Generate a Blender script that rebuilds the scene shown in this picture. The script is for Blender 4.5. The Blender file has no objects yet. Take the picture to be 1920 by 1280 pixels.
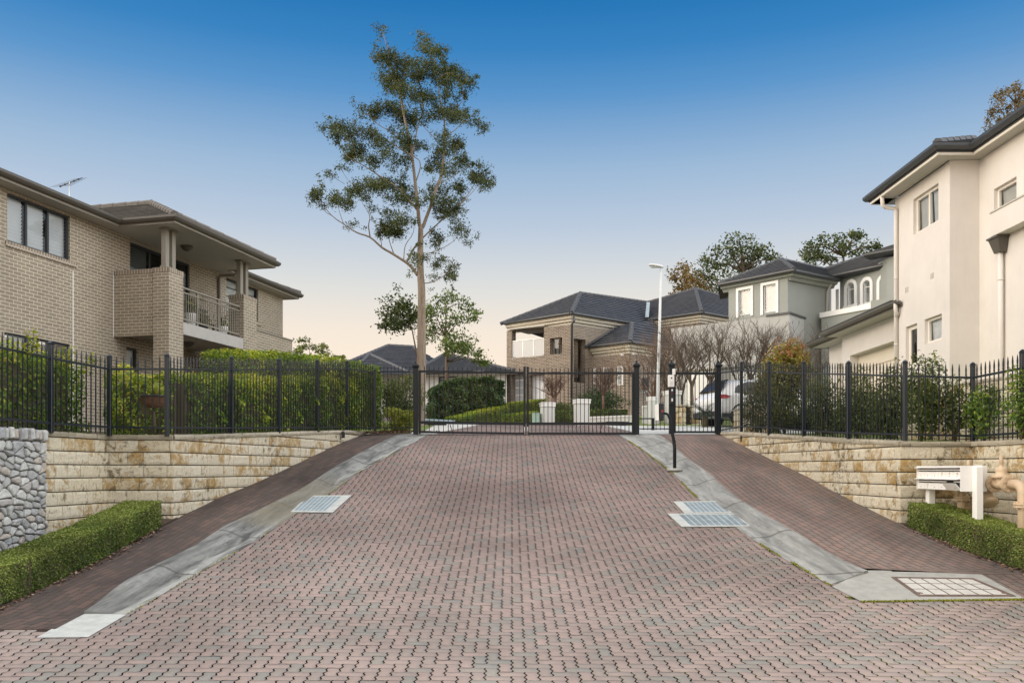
import bpy, math, random
import numpy as np
from mathutils import Vector, Matrix
random.seed(7); RNG = np.random.default_rng(7)
SC = bpy.context.scene
COL = SC.collection
F, HX, HY = 1600.0, 960.0, 880.0        # survey constants: focal length in photo pixels, principal point

def P(px, py, d): return Vector(((px-HX)*d/F, d, (HY-py)*d/F))
def X(px, d): return (px-HX)*d/F
def Zp(py, d): return (HY-py)*d/F

# ---------------------------------------------------------------- terrain profile (height along the drive)
_PD = [-30,0,3,5,7.1,8.7,9.4,11.8,13.5,16.3,19.2,21,22.4,23.3,25,30,36,45,52,60,80,120,250,600]
_PZ = [-1.95,-1.9,-1.86,-1.82,-1.735,-1.60,-1.535,-1.19,-.90,-.40,.23,.63,.86,.99,1.13,1.5,1.98,2.75,3.4,4.0,5.2,6.5,9,12]
_gd = np.arange(-30, 600, .1)
_gz = np.interp(_gd, _PD, _PZ)
_k = np.ones(9)/9
_gz = np.convolve(np.pad(_gz, 4, mode='edge'), _k, mode='valid')
def prof(d): return float(np.interp(d, _gd, _gz))
def G(px, py, off=0.0):
    """point of the sloping ground (raised by off) under a sight line"""
    best = None
    ds = np.arange(4, 60, .02)
    zz = np.interp(ds, _gd, _gz)+off
    yy = HY-zz*F/ds
    i = int(np.argmax(yy <= py)) if (yy <= py).any() else len(ds)-1
    d = float(ds[i]); return X(px, d), d

# ---------------------------------------------------------------- objects
def tag(o, label=None, cat=None, group=None, kind=None):
    if label: o['label'] = label
    if cat: o['category'] = cat
    if group: o['group'] = group
    if kind: o['kind'] = kind
    return o
def thing(name, label, cat, loc=(0,0,0), group=None):
    o = bpy.data.objects.new(name, None); COL.objects.link(o)
    o.empty_display_size = .2
    o.location = loc
    return tag(o, label, cat, group)
def rootloc(o):
    l = Vector((0,0,0))
    while o is not None: l += o.location; o = o.parent
    return l
def copy_tree(o, parent=None):
    c = o.copy(); COL.objects.link(c); c.parent = parent
    for ch in list(o.children): copy_tree(ch, c)
    return c

class MB:
    def __init__(s): s.v=[]; s.f=[]; s.uv=[]; s.r=[]; s.sm=[]
    def face(s, pts, uv=None, r=0., sm=False):
        i=len(s.v); s.v.extend([tuple(p) for p in pts]); s.f.append(tuple(range(i,i+len(pts))))
        s.uv.append(uv); s.r.append(r); s.sm.append(sm)
    def mesh(s, verts, faces, sm=False, r=0., uvs=None):
        i=len(s.v); s.v.extend([tuple(p) for p in verts])
        for k,f in enumerate(faces):
            s.f.append(tuple(j+i for j in f)); s.uv.append(uvs[k] if uvs else None); s.r.append(r); s.sm.append(sm)
    def obox(s, o, a, b, c, r=0.):
        """box from corner o along vectors a,b,c"""
        o,a,b,c=map(Vector,(o,a,b,c))
        if a.cross(b).dot(c)<0: a,b=b,a
        v=[o,o+a,o+a+b,o+b,o+c,o+a+c,o+a+b+c,o+b+c]
        s.mesh(v,[(3,2,1,0),(4,5,6,7),(0,1,5,4),(1,2,6,5),(2,3,7,6),(3,0,4,7)],r=r)
    def box(s, c, size, rz=0., r=0.):
        R=Matrix.Rotation(rz,3,'Z'); x=R@Vector((size[0],0,0)); y=R@Vector((0,size[1],0)); z=Vector((0,0,size[2]))
        s.obox(Vector(c)-x/2-y/2-z/2,x,y,z,r)
    def bbox(s, c, size, bev=.01, rz=0., r=0.):
        """box with chamfered edges"""
        R=Matrix.Rotation(rz,3,'Z'); c=Vector(c); hx,hy,hz=[k/2 for k in size]; b=bev
        rings=[]
        for z,i in ((-hz,b),(-hz+b,0),(hz-b,0),(hz,b)):
            ring=[]
            for sx,sy in ((-1,-1),(1,-1),(1,1),(-1,1)):
                if sx*sy>0: pp=[(sx*(hx-i),sy*(hy-b-i)),(sx*(hx-b-i),sy*(hy-i))]
                else: pp=[(sx*(hx-b-i),sy*(hy-i)),(sx*(hx-i),sy*(hy-b-i))]
                if (sx,sy) in ((-1,-1),(1,1)): pass
                ring+=[(p[0],p[1],z) for p in pp]
            # order by angle
            ring.sort(key=lambda q: math.atan2(q[1],q[0]))
            rings.append(ring)
        v=[];f=[]
        for rg in rings: v+=[c+R@Vector(q) for q in rg]
        n=8
        for k in range(3):
            for j in range(n): f.append((k*n+j,k*n+(j+1)%n,(k+1)*n+(j+1)%n,(k+1)*n+j))
        f.append(tuple(range(n-1,-1,-1))); f.append(tuple(range(3*n,4*n)))
        s.mesh(v,f,r=r)
    def tube(s, pts, rad, n=6, cap=True, sm=True, r=0.):
        pts=[Vector(p) for p in pts]
        if not hasattr(rad,'__len__'): rad=[rad]*len(pts)
        v=[];f=[];prev=None
        for i,p in enumerate(pts):
            t=(pts[min(i+1,len(pts)-1)]-pts[max(i-1,0)])
            if t.length<1e-9: t=Vector((0,0,1))
            t.normalize()
            if prev is None:
                a=Vector((0,0,1)) if abs(t.z)<.9 else Vector((1,0,0))
                x=t.cross(a).normalized()
            else:
                x=(prev-t*prev.dot(t))
                x=x.normalized() if x.length>1e-6 else t.orthogonal().normalized()
            prev=x; y=t.cross(x)
            for j in range(n):
                an=2*math.pi*j/n; v.append(p+(x*math.cos(an)+y*math.sin(an))*rad[i])
        for i in range(len(pts)-1):
            for j in range(n): f.append((i*n+j,i*n+(j+1)%n,(i+1)*n+(j+1)%n,(i+1)*n+j))
        if cap: f.append(tuple(range(n-1,-1,-1))); m=(len(pts)-1)*n; f.append(tuple(range(m,m+n)))
        s.mesh(v,f,sm,r)
    def lathe(s, o, prof, n=16, axis=(0,0,1), sm=True, ph=0.):
        """prof: (radius, height) along axis"""
        o=Vector(o); t=Vector(axis).normalized(); x=t.orthogonal().normalized() if abs(t.z)<.99 else Vector((1,0,0)); y=t.cross(x)
        v=[];f=[]
        for (rr,h) in prof:
            for j in range(n):
                an=2*math.pi*j/n+ph; v.append(o+t*h+(x*math.cos(an)+y*math.sin(an))*max(rr,1e-4))
        for i in range(len(prof)-1):
            for j in range(n): f.append((i*n+j,i*n+(j+1)%n,(i+1)*n+(j+1)%n,(i+1)*n+j))
        f.append(tuple(range(n-1,-1,-1))); m=(len(prof)-1)*n; f.append(tuple(range(m,m+n)))
        s.mesh(v,f,sm)
    def prism(s, poly, z0, z1, top=True, bot=True):
        """poly ccw plan"""
        n=len(poly); v=[(p[0],p[1],z0) for p in poly]+[(p[0],p[1],z1) for p in poly]
        f=[(i,(i+1)%n,n+(i+1)%n,n+i) for i in range(n)]
        if top: f.append(tuple(range(n,2*n)))
        if bot: f.append(tuple(range(n-1,-1,-1)))
        s.mesh(v,f)
    def sweep(s, pts, prof, ends=True, zs=None):
        """sweep a closed profile (outward offset, z) along a plan line; outward is to the right of travel"""
        pts=[Vector((p[0],p[1])) for p in pts]; m=len(pts); n=len(prof); v=[];f=[]
        for i,p in enumerate(pts):
            d1=(pts[i]-pts[i-1]).normalized() if i>0 else None
            d2=(pts[i+1]-pts[i]).normalized() if i<m-1 else None
            if d1 is None: d1=d2
            if d2 is None: d2=d1
            n1=Vector((d1.y,-d1.x)); n2=Vector((d2.y,-d2.x)); nn=n1+n2
            if nn.length<1e-6: nn=n1
            nn.normalize(); k=1/max(.3,nn.dot(n1))
            zz=zs[i] if zs else 0
            for (o,z) in prof: v.append((p.x+nn.x*o*k,p.y+nn.y*o*k,z+zz))
        for i in range(m-1):
            for j in range(n): f.append((i*n+j,(i+1)*n+j,(i+1)*n+(j+1)%n,i*n+(j+1)%n))
        if ends: f.append(tuple(range(n))); f.append(tuple(range((m-1)*n+n-1,(m-1)*n-1,-1)))
        s.mesh(v,f)
    def build(s, name, mat, parent=None, origin=None, smooth=False, recalc=True):
        me=bpy.data.meshes.new(name)
        off=rootloc(parent) if parent is not None else Vector((0,0,0) if origin is None else tuple(origin))
        V=np.array(s.v,dtype=np.float64).reshape(-1,3)
        me.from_pydata((V-np.array(off)).tolist(),[],s.f)
        if recalc and len(s.f)<60000:
            import bmesh
            bm=bmesh.new(); bm.from_mesh(me); bmesh.ops.recalc_face_normals(bm,faces=bm.faces); bm.to_mesh(me); bm.free()
        uvl=me.uv_layers.new(name='UVMap')
        n=len(me.loops); uv=np.zeros((n,2),dtype=np.float32)
        for k,p in enumerate(me.polygons):
            given=s.uv[k]; li=p.loop_start; nn=p.normal
            if given is not None:
                # loops may have been flipped: map by vertex index
                mp={vi:given[j] for j,vi in enumerate(s.f[k])}
                for j in range(li,li+p.loop_total): uv[j]=mp[me.loops[j].vertex_index]
            elif abs(nn.z)<.75:
                L=math.hypot(nn.x,nn.y); tx,ty=-nn.y/L,nn.x/L
                if abs(tx)>abs(ty):
                    if tx<0: tx,ty=-tx,-ty
                elif ty<0: tx,ty=-tx,-ty
                for j in range(li,li+p.loop_total):
                    q=s.v[me.loops[j].vertex_index]; uv[j]=(q[0]*tx+q[1]*ty,q[2])
            else:
                for j in range(li,li+p.loop_total):
                    q=s.v[me.loops[j].vertex_index]; uv[j]=(q[0],q[1])
        uvl.data.foreach_set('uv',uv.ravel())
        if any(s.r):
            at=me.attributes.new('rnd','FLOAT','FACE'); at.data.foreach_set('value',np.array(s.r,dtype=np.float32))
        sm=[True]*len(s.f) if smooth else s.sm
        me.polygons.foreach_set('use_smooth',sm)
        me.materials.append(mat); me.update()
        o=bpy.data.objects.new(name,me); COL.objects.link(o)
        if parent is not None: o.parent=parent
        else: o.location=off
        return o

def npmesh(name, V, faces_flat, nper, mat, parent=None, origin=None, rnd=None, uv=None, smooth=False):
    """fast mesh of equal-size faces. V (n,3); faces_flat index array; nper vertices per face"""
    off=rootloc(parent) if parent is not None else Vector((0,0,0) if origin is None else tuple(origin))
    me=bpy.data.meshes.new(name); nf=len(faces_flat)//nper
    me.vertices.add(len(V)); me.vertices.foreach_set('co',(V-np.array(off)).astype(np.float32).ravel())
    me.loops.add(len(faces_flat)); me.loops.foreach_set('vertex_index',np.asarray(faces_flat,dtype=np.int32))
    me.polygons.add(nf); me.polygons.foreach_set('loop_start',np.arange(0,nf*nper,nper,dtype=np.int32))
    me.update(calc_edges=True)
    if rnd is not None:
        at=me.attributes.new('rnd','FLOAT','FACE'); at.data.foreach_set('value',np.asarray(rnd,dtype=np.float32))
    if uv is not None:
        ul=me.uv_layers.new(name='UVMap'); ul.data.foreach_set('uv',np.asarray(uv,dtype=np.float32).ravel())
    if smooth: me.polygons.foreach_set('use_smooth',[True]*nf)
    me.materials.append(mat); me.update()
    o=bpy.data.objects.new(name,me); COL.objects.link(o)
    if parent is not None: o.parent=parent
    else: o.location=off
    return o

def nrm(a): return a/np.maximum(np.linalg.norm(a,axis=1,keepdims=True),1e-9)
def leaves(name, pts, size, mat, parent=None, origin=None, out=None, bias=.5, aspect=.5, rnd=None, jit=.35):
    n=len(pts); r=RNG
    N=nrm(r.normal(size=(n,3))+(0 if out is None else out*bias*2)+np.array([0,0,.25]))
    T=nrm(np.cross(N,r.normal(size=(n,3)))); B=np.cross(N,T)
    L=(size*(1+jit*r.uniform(-1,1,n)))[:,None]
    fold=N*L*.12
    V=np.empty((n,4,3)); V[:,0]=pts-T*L/2; V[:,1]=pts+B*L*aspect/2+fold; V[:,2]=pts+T*L/2; V[:,3]=pts-B*L*aspect/2+fold
    if rnd is None: rnd=r.uniform(0,1,n)
    return npmesh(name,V.reshape(-1,3),np.arange(n*4),4,mat,parent,origin,rnd)

# ---------------------------------------------------------------- materials
MATS={}
def nm(name):
    m=bpy.data.materials.new(name); m.use_nodes=True; nt=m.node_tree
    b=nt.nodes['Principled BSDF']; MATS[name]=m
    return m,nt,b
def node(nt,t,**kw):
    n=nt.nodes.new(t)
    for k,v in kw.items():
        if k in n.inputs: n.inputs[k].default_value=v
        else: setattr(n,k,v)
    return n
def c4(c): return (c[0],c[1],c[2],1)
def lk(nt,a,b): nt.links.new(a,b)
def noise(nt,scale,detail=4,rough=.6,vec=None,dist=0.):
    n=node(nt,'ShaderNodeTexNoise'); n.inputs['Scale'].default_value=scale; n.inputs['Detail'].default_value=detail
    n.inputs['Roughness'].default_value=rough; n.inputs['Distortion'].default_value=dist
    if vec is not None: lk(nt,vec,n.inputs['Vector'])
    return n.outputs[0]
def ramp(nt,fac,stops,interp='LINEAR'):
    n=node(nt,'ShaderNodeValToRGB'); cr=n.color_ramp; cr.interpolation=interp
    while len(cr.elements)<len(stops): cr.elements.new(.5)
    for e,(p,c) in zip(cr.elements,stops):
        e.position=p; e.color=c4(c) if hasattr(c,'__len__') else (c,c,c,1)
    lk(nt,fac,n.inputs[0]); return n.outputs[0]
def mix(nt,fac,a,b,mode='MIX'):
    n=node(nt,'ShaderNodeMix',data_type='RGBA',blend_type=mode)
    for s,v in ((n.inputs[0],fac),(n.inputs[6],a),(n.inputs[7],b)):
        if hasattr(v,'is_linked') or hasattr(v,'links'): lk(nt,v,s)
        elif hasattr(v,'__len__'): s.default_value=c4(v)
        else: s.default_value=v
    return n.outputs[2]
def math_(nt,op,a,b=None,c=None):
    n=node(nt,'ShaderNodeMath',operation=op)
    for i,v in enumerate((a,b,c)):
        if v is None: continue
        if hasattr(v,'links'): lk(nt,v,n.inputs[i])
        else: n.inputs[i].default_value=v
    return n.outputs[0]
def bump(nt,b,h,strength=.3,dist=.01):
    n=node(nt,'ShaderNodeBump'); n.inputs['Strength'].default_value=strength; n.inputs['Distance'].default_value=dist
    lk(nt,h,n.inputs['Height']); lk(nt,n.outputs[0],b.inputs['Normal'])
def geo(nt): return node(nt,'ShaderNodeNewGeometry').outputs['Position']
def uvn(nt): return node(nt,'ShaderNodeUVMap').outputs[0]
def attr(nt,name='rnd'):
    n=node(nt,'ShaderNodeAttribute'); n.attribute_name=name; return n.outputs['Fac']
def mapv(nt,vec,scale=(1,1,1),rot=(0,0,0),loc=(0,0,0)):
    n=node(nt,'ShaderNodeMapping'); n.inputs['Scale'].default_value=scale; n.inputs['Rotation'].default_value=rot; n.inputs['Location'].default_value=loc
    lk(nt,vec,n.inputs[0]); return n.outputs[0]

def simple(name,c,rough=.6,metal=0.,var=.12,scale=3.,b=0.,bscale=60,spec=.5,streak=0.):
    m,nt,p=nm(name); g=geo(nt)
    nz=noise(nt,scale,5,.65,g)
    lo=[k*(1-var*1.6) for k in c]; hi=[min(1,k*(1+var)) for k in c]
    col=ramp(nt,nz,[(.25,lo),(.75,hi)])
    if streak:
        nz2=noise(nt,1.,4,.6,mapv(nt,g,(5,5,.5)))
        col=mix(nt,math_(nt,'MULTIPLY',ramp(nt,nz2,[(.5,0.),(.8,1.)]),streak),col,[k*.55 for k in c])
    lk(nt,col,p.inputs['Base Color']); p.inputs['Roughness'].default_value=rough; p.inputs['Metallic'].default_value=metal
    p.inputs['Specular IOR Level'].default_value=spec
    if b: bump(nt,p,noise(nt,bscale,3,.6,g),b,.004)
    return m
def brickmat(name,c1,c2,mortar,bw=.24,bh=.086,ms=.006,rough=.85,grime=(.9,1.05),bias=0.):
    m,nt,p=nm(name); uv=uvn(nt); g=geo(nt)
    t=node(nt,'ShaderNodeTexBrick'); lk(nt,uv,t.inputs['Vector'])
    for k,v in (('Color1',c4(c1)),('Color2',c4(c2)),('Mortar',c4(mortar)),('Scale',1.),('Mortar Size',ms),('Mortar Smooth',.15),('Bias',bias),('Brick Width',bw),('Row Height',bh)): t.inputs[k].default_value=v
    n1=noise(nt,1.3,5,.6,g); n2=noise(nt,45,3,.6,g)
    col=mix(nt,1.,t.outputs['Color'],ramp(nt,n1,[(.3,grime[0]),(.7,grime[1])]),'MULTIPLY')
    col=mix(nt,.5,col,ramp(nt,n2,[(.3,.75),(.7,1.2)]),'MULTIPLY')
    lk(nt,col,p.inputs['Base Color']); p.inputs['Roughness'].default_value=rough
    h=math_(nt,'ADD',math_(nt,'MULTIPLY',t.outputs['Fac'],-1.),math_(nt,'MULTIPLY',n2,.25))
    bump(nt,p,h,.6,.008); return m
def leafmat(name,stops,trans=.3,rough=.45,spec=.35):
    m,nt,p=nm(name); a=attr(nt)
    col=ramp(nt,a,stops)
    g=noise(nt,.9,3,.6,geo(nt))
    col=mix(nt,1.,col,ramp(nt,g,[(.3,.7),(.7,1.25)]),'MULTIPLY')
    lk(nt,col,p.inputs['Base Color']); p.inputs['Roughness'].default_value=rough; p.inputs['Specular IOR Level'].default_value=spec
    tr=node(nt,'ShaderNodeBsdfTranslucent'); lk(nt,mix(nt,1.,col,(1.25,1.3,.7),'MULTIPLY'),tr.inputs[0])
    ms=node(nt,'ShaderNodeMixShader'); ms.inputs[0].default_value=trans
    lk(nt,p.outputs[0],ms.inputs[1]); lk(nt,tr.outputs[0],ms.inputs[2])
    lk(nt,ms.outputs[0],nt.nodes['Material Output'].inputs[0]); return m
def tilemat(name,c1,c2,joint,rough=.75):
    m,nt,p=nm(name); uv=uvn(nt); g=geo(nt)
    t=node(nt,'ShaderNodeTexBrick'); lk(nt,uv,t.inputs['Vector'])
    for k,v in (('Color1',c4(c1)),('Color2',c4(c2)),('Mortar',c4(joint)),('Scale',1.),('Mortar Size',.006),('Mortar Smooth',.2),('Bias',0.),('Brick Width',.3),('Row Height',.32)): t.inputs[k].default_value=v
    col=mix(nt,1.,t.outputs['Color'],ramp(nt,noise(nt,2.,5,.65,g),[(.3,.75),(.7,1.2)]),'MULTIPLY')
    lk(nt,col,p.inputs['Base Color']); p.inputs['Roughness'].default_value=rough
    bump(nt,p,noise(nt,30,3,.6,g),.25,.01); return m
def glassmat(name,c=(.03,.035,.04),rough=.05):
    m,nt,p=nm(name)
    g=geo(nt); col=ramp(nt,noise(nt,1.2,3,.5,g),[(.3,[k*.7 for k in c]),(.7,[k*1.5 for k in c])])
    lk(nt,col,p.inputs['Base Color']); p.inputs['Roughness'].default_value=rough; p.inputs['Specular IOR Level'].default_value=.9
    p.inputs['Coat Weight'].default_value=.6; p.inputs['Coat Roughness'].default_value=.03
    return m
# ---------------------------------------------------------------- material library
def clearglass(name,tint=(.8,.85,.85),refl=.1,fk=.75):
    m,nt,p=nm(name); nt.nodes.remove(p)
    t=node(nt,'ShaderNodeBsdfTransparent'); t.inputs[0].default_value=c4(tint)
    gl=node(nt,'ShaderNodeBsdfGlossy'); gl.inputs['Roughness'].default_value=.02
    fr=node(nt,'ShaderNodeFresnel'); fr.inputs[0].default_value=1.5
    bp=node(nt,'ShaderNodeBump'); bp.inputs['Strength'].default_value=.04; lk(nt,noise(nt,1.5,2,.5,geo(nt)),bp.inputs['Height']); lk(nt,bp.outputs[0],gl.inputs['Normal'])
    fac=math_(nt,'MINIMUM',math_(nt,'ADD',math_(nt,'MULTIPLY',fr.outputs[0],fk),refl),.9)
    ms=node(nt,'ShaderNodeMixShader'); lk(nt,fac,ms.inputs[0]); lk(nt,t.outputs[0],ms.inputs[1]); lk(nt,gl.outputs[0],ms.inputs[2])
    lk(nt,ms.outputs[0],nt.nodes['Material Output'].inputs[0]); return m

def pavermat(name):
    m,nt,p=nm(name); a=attr(nt); g=geo(nt)
    big=noise(nt,.55,4,.6,mapv(nt,g,(1,.6,1),(0,0,.5)))
    # per paver lot colour: mauve pink blocks with some grey-green ones
    sel=math_(nt,'ADD',a,math_(nt,'MULTIPLY',math_(nt,'SUBTRACT',big,.5),.55))
    col=ramp(nt,sel,[(.0,(.345,.275,.245)),(.30,(.325,.262,.234)),(.55,(.305,.252,.226)),(.76,(.287,.25,.222)),(.88,(.275,.258,.23)),(1.,(.25,.243,.22))])
    # upper part of the drive is redder and darker with tyre dirt
    sy=node(nt,'ShaderNodeSeparateXYZ'); lk(nt,g,sy.inputs[0])
    up=node(nt,'ShaderNodeMapRange'); up.inputs[1].default_value=8.; up.inputs[2].default_value=16.; lk(nt,sy.outputs[1],up.inputs[0])
    col=mix(nt,up.outputs[0],col,mix(nt,1.,col,(.80,.74,.74),'MULTIPLY'))
    st=noise(nt,.35,5,.65,g)
    col=mix(nt,1.,col,ramp(nt,st,[(.30,.66),(.64,1.08)]),'MULTIPLY')
    fine=noise(nt,130,3,.7,g)
    col=mix(nt,.6,col,ramp(nt,fine,[(.3,.7),(.7,1.25)]),'MULTIPLY')
    lk(nt,col,p.inputs['Base Color']); p.inputs['Roughness'].default_value=.82; p.inputs['Specular IOR Level'].default_value=.3
    bump(nt,p,fine,.35,.003); return m
def jointmat(name):
    m,nt,p=nm(name); g=geo(nt)
    sx=node(nt,'ShaderNodeSeparateXYZ'); lk(nt,g,sx.inputs[0])
    mr=node(nt,'ShaderNodeMapRange'); mr.inputs[1].default_value=-2.; mr.inputs[2].default_value=4.; mr.inputs[3].default_value=-.10; mr.inputs[4].default_value=.12; lk(nt,sx.outputs[0],mr.inputs[0])
    n1=math_(nt,'ADD',noise(nt,1.4,5,.75,g),mr.outputs[0])
    col=ramp(nt,n1,[(.47,(.010,.009,.008)),(.60,(.022,.026,.010)),(.70,(.13,.155,.022))])
    lk(nt,col,p.inputs['Base Color']); p.inputs['Roughness'].default_value=.95; return m
def pathmat(name,c1,c2,mort,dark,moss=.5):
    m,nt,p=nm(name); uv=uvn(nt); g=geo(nt)
    t=node(nt,'ShaderNodeTexBrick'); lk(nt,uv,t.inputs['Vector'])
    for k,v in (('Color1',c4(c1)),('Color2',c4(c2)),('Mortar',c4(mort)),('Scale',1.),('Mortar Size',.008),('Mortar Smooth',.1),('Bias',0.),('Brick Width',.23),('Row Height',.1125)): t.inputs[k].default_value=v
    d=noise(nt,.7,6,.7,mapv(nt,g,(1.3,.35,.35)))
    col=mix(nt,1.,t.outputs['Color'],ramp(nt,d,[(.35,dark),(.62,1.1)]),'MULTIPLY')
    mo=noise(nt,4.,5,.75,g); ms=ramp(nt,mo,[(.66,0.),(.74,1.)])
    col=mix(nt,math_(nt,'MULTIPLY',math_(nt,'MULTIPLY',ms,t.outputs['Fac']),moss),col,(.16,.19,.03))
    col=mix(nt,.5,col,ramp(nt,noise(nt,90,3,.6,g),[(.3,.7),(.7,1.25)]),'MULTIPLY')
    lk(nt,col,p.inputs['Base Color']); p.inputs['Roughness'].default_value=.85
    bump(nt,p,math_(nt,'MULTIPLY',t.outputs['Fac'],-1.),.5,.006); return m
def concretemat(name,c,streaky=True,stain_shade=(.11,.105,.09),amt=.8,brown=False):
    m,nt,p=nm(name); uv=uvn(nt); g=geo(nt)
    base=ramp(nt,noise(nt,7,6,.7,g),[(.3,[k*.8 for k in c]),(.7,[k*1.12 for k in c])])
    if streaky:
        s1=noise(nt,2.2,5,.65,mapv(nt,uv,(.45,3.2,1)),.8)
        base=mix(nt,math_(nt,'MULTIPLY',ramp(nt,s1,[(.42,0.),(.66,1.)]),amt),base,stain_shade)
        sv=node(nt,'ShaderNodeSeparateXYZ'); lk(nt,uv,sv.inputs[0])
        band=ramp(nt,math_(nt,'ADD',sv.outputs[1],math_(nt,'MULTIPLY',noise(nt,1.2,4,.6,uv),.35)),[(.26,0.),(.46,1.),(.75,.75),(1.,.15)])  # hollow curve's shade painted as a dark band, with tyre scuffs
        base=mix(nt,math_(nt,'MULTIPLY',math_(nt,'MULTIPLY',band,ramp(nt,noise(nt,5,5,.7,mapv(nt,uv,(.35,2.6,1))),[(.3,.35),(.7,1.)])),amt*.75),base,stain_shade)
        s2=noise(nt,9,3,.6,mapv(nt,uv,(.25,2.4,1),(0,0,.3)),1.5)
        base=mix(nt,math_(nt,'MULTIPLY',ramp(nt,s2,[(.62,0.),(.7,1.)]),.35),base,[k*1.15 for k in c])
        w=node(nt,'ShaderNodeTexWave'); w.inputs['Scale'].default_value=.16; w.inputs['Distortion'].default_value=0.; lk(nt,uv,w.inputs[0])
        base=mix(nt,math_(nt,'MULTIPLY',ramp(nt,w.outputs[0],[(.9985,0.),(.9995,1.)]),.7),base,(.06,.055,.045))
    if brown:
        sy=node(nt,'ShaderNodeSeparateXYZ'); lk(nt,g,sy.inputs[0])
        a1=ramp(nt,math_(nt,'MULTIPLY',math_(nt,'SUBTRACT',sy.outputs[1],13.2),.2),[(0,0.),(.12,1.),(.62,1.),(.85,0.)])
        base=mix(nt,math_(nt,'MULTIPLY',math_(nt,'MULTIPLY',a1,.75),ramp(nt,noise(nt,3,5,.7,g),[(.3,.4),(.65,1.)])),base,(.19,.165,.105))
    lk(nt,base,p.inputs['Base Color']); p.inputs['Roughness'].default_value=.8
    bump(nt,p,noise(nt,70,4,.6,g),.25,.004); return m
def stonemat(name):
    m,nt,p=nm(name); a=attr(nt); g=geo(nt)
    base=ramp(nt,a,[(0.,(.64,.575,.43)),(.4,(.69,.635,.50)),(.8,(.65,.59,.45)),(.93,(.62,.55,.40)),(1.,(.56,.47,.31))])
    hue=math_(nt,'ADD',noise(nt,5.5,6,.72,g,.7),math_(nt,'MULTIPLY',math_(nt,'SUBTRACT',a,.55),.22))
    base=mix(nt,ramp(nt,hue,[(.50,0.),(.57,.55),(.70,.92)]),base,(.40,.25,.075))
    dk=math_(nt,'ADD',noise(nt,9.,7,.8,mapv(nt,g,(1,1,.8)),.4),math_(nt,'MULTIPLY',math_(nt,'SUBTRACT',noise(nt,.9,3,.6,g),.5),.5))
    base=mix(nt,ramp(nt,dk,[(.555,0.),(.65,.85)]),base,(.13,.10,.05))
    base=mix(nt,.55,base,ramp(nt,noise(nt,38,4,.7,g),[(.3,.7),(.7,1.25)]),'MULTIPLY')
    lk(nt,base,p.inputs['Base Color']); p.inputs['Roughness'].default_value=.9; p.inputs['Specular IOR Level'].default_value=.2
    bump(nt,p,noise(nt,30,6,.75,g),1.,.022); return m
def attrmat(name,stops,scale=8,rough=.85,bs=.6,bd=.012):
    m,nt,p=nm(name); g=geo(nt)
    col=ramp(nt,attr(nt),stops)
    col=mix(nt,.8,col,ramp(nt,noise(nt,scale,6,.7,g),[(.3,.62),(.7,1.25)]),'MULTIPLY')
    lk(nt,col,p.inputs['Base Color']); p.inputs['Roughness'].default_value=rough; p.inputs['Specular IOR Level'].default_value=.25
    bump(nt,p,noise(nt,scale*3,4,.65,g),bs,bd); return m
def grassmat(name,c1,c2):
    m,nt,p=nm(name); g=geo(nt)
    col=ramp(nt,noise(nt,5,6,.75,g),[(.3,c1),(.7,c2)])
    col=mix(nt,.7,col,ramp(nt,noise(nt,120,3,.7,g),[(.3,.5),(.7,1.4)]),'MULTIPLY')
    lk(nt,col,p.inputs['Base Color']); p.inputs['Roughness'].default_value=.9
    bump(nt,p,noise(nt,90,3,.7,g),.6,.02); return m
def barkmat(name,c1,c2,c3):
    m,nt,p=nm(name); g=geo(nt)
    n1=noise(nt,2.5,5,.65,mapv(nt,g,(2.2,2.2,.45)),.6)
    col=ramp(nt,n1,[(.3,c1),(.5,c2),(.72,c3)])
    lk(nt,col,p.inputs['Base Color']); p.inputs['Roughness'].default_value=.9
    bump(nt,p,n1,.5,.02); return m

m_paver=pavermat('paver'); m_joint=jointmat('paver_joint')
m_pathl=pathmat('path_dark',(.15,.096,.080),(.088,.068,.060),(.05,.05,.03),.42,.55)
m_pathr=pathmat('path_red',(.255,.172,.140),(.19,.155,.132),(.055,.045,.035),.55,.6)
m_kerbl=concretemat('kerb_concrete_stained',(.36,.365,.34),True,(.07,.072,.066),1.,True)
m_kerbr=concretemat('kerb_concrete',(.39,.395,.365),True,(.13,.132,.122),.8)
m_conc=concretemat('concrete',(.55,.54,.49),False)
m_concw=concretemat('concrete_pale',(.50,.52,.49),False)
m_apron=concretemat('concrete_rough',(.37,.37,.335),False)
m_stone=stonemat('sandstone_block')
m_stonej=simple('block_joint',(.07,.06,.045),.95)
m_cap=concretemat('cap_stone',(.50,.45,.35),True,(.16,.14,.09),.7)
m_rubble=attrmat('rubble_stone',[(0,(.42,.43,.42)),(.25,(.56,.565,.54)),(.45,(.36,.37,.37)),(.65,(.50,.50,.48)),(.8,(.47,.425,.37)),(1,(.40,.42,.44))],9,bs=.9,bd=.02)
m_rubj=simple('rubble_gap',(.09,.085,.075),.95)
m_fence=simple('fence_paint',(.009,.0145,.022),.35,0,.1,4,spec=.45)
for q_ in (('Coat Weight',.25),('Coat IOR',1.6),('Coat Roughness',.2)): m_fence.node_tree.nodes['Principled BSDF'].inputs[q_[0]].default_value=q_[1]
m_gate=simple('gate_paint',(.0115,.0145,.018),.45,0,.15,4,spec=.35)
m_galv=simple('galvanised_steel',(.30,.37,.39),.55,.1,.18,6); m_galvl=simple('zinc_bars',(.56,.60,.60),.5,.1,.1,6)
m_galvd=simple('grate_pit',(.20,.25,.265),.7,.0,.3,6)
m_soil=grassmat('garden_soil',(.05,.035,.022),(.10,.07,.045))
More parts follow.
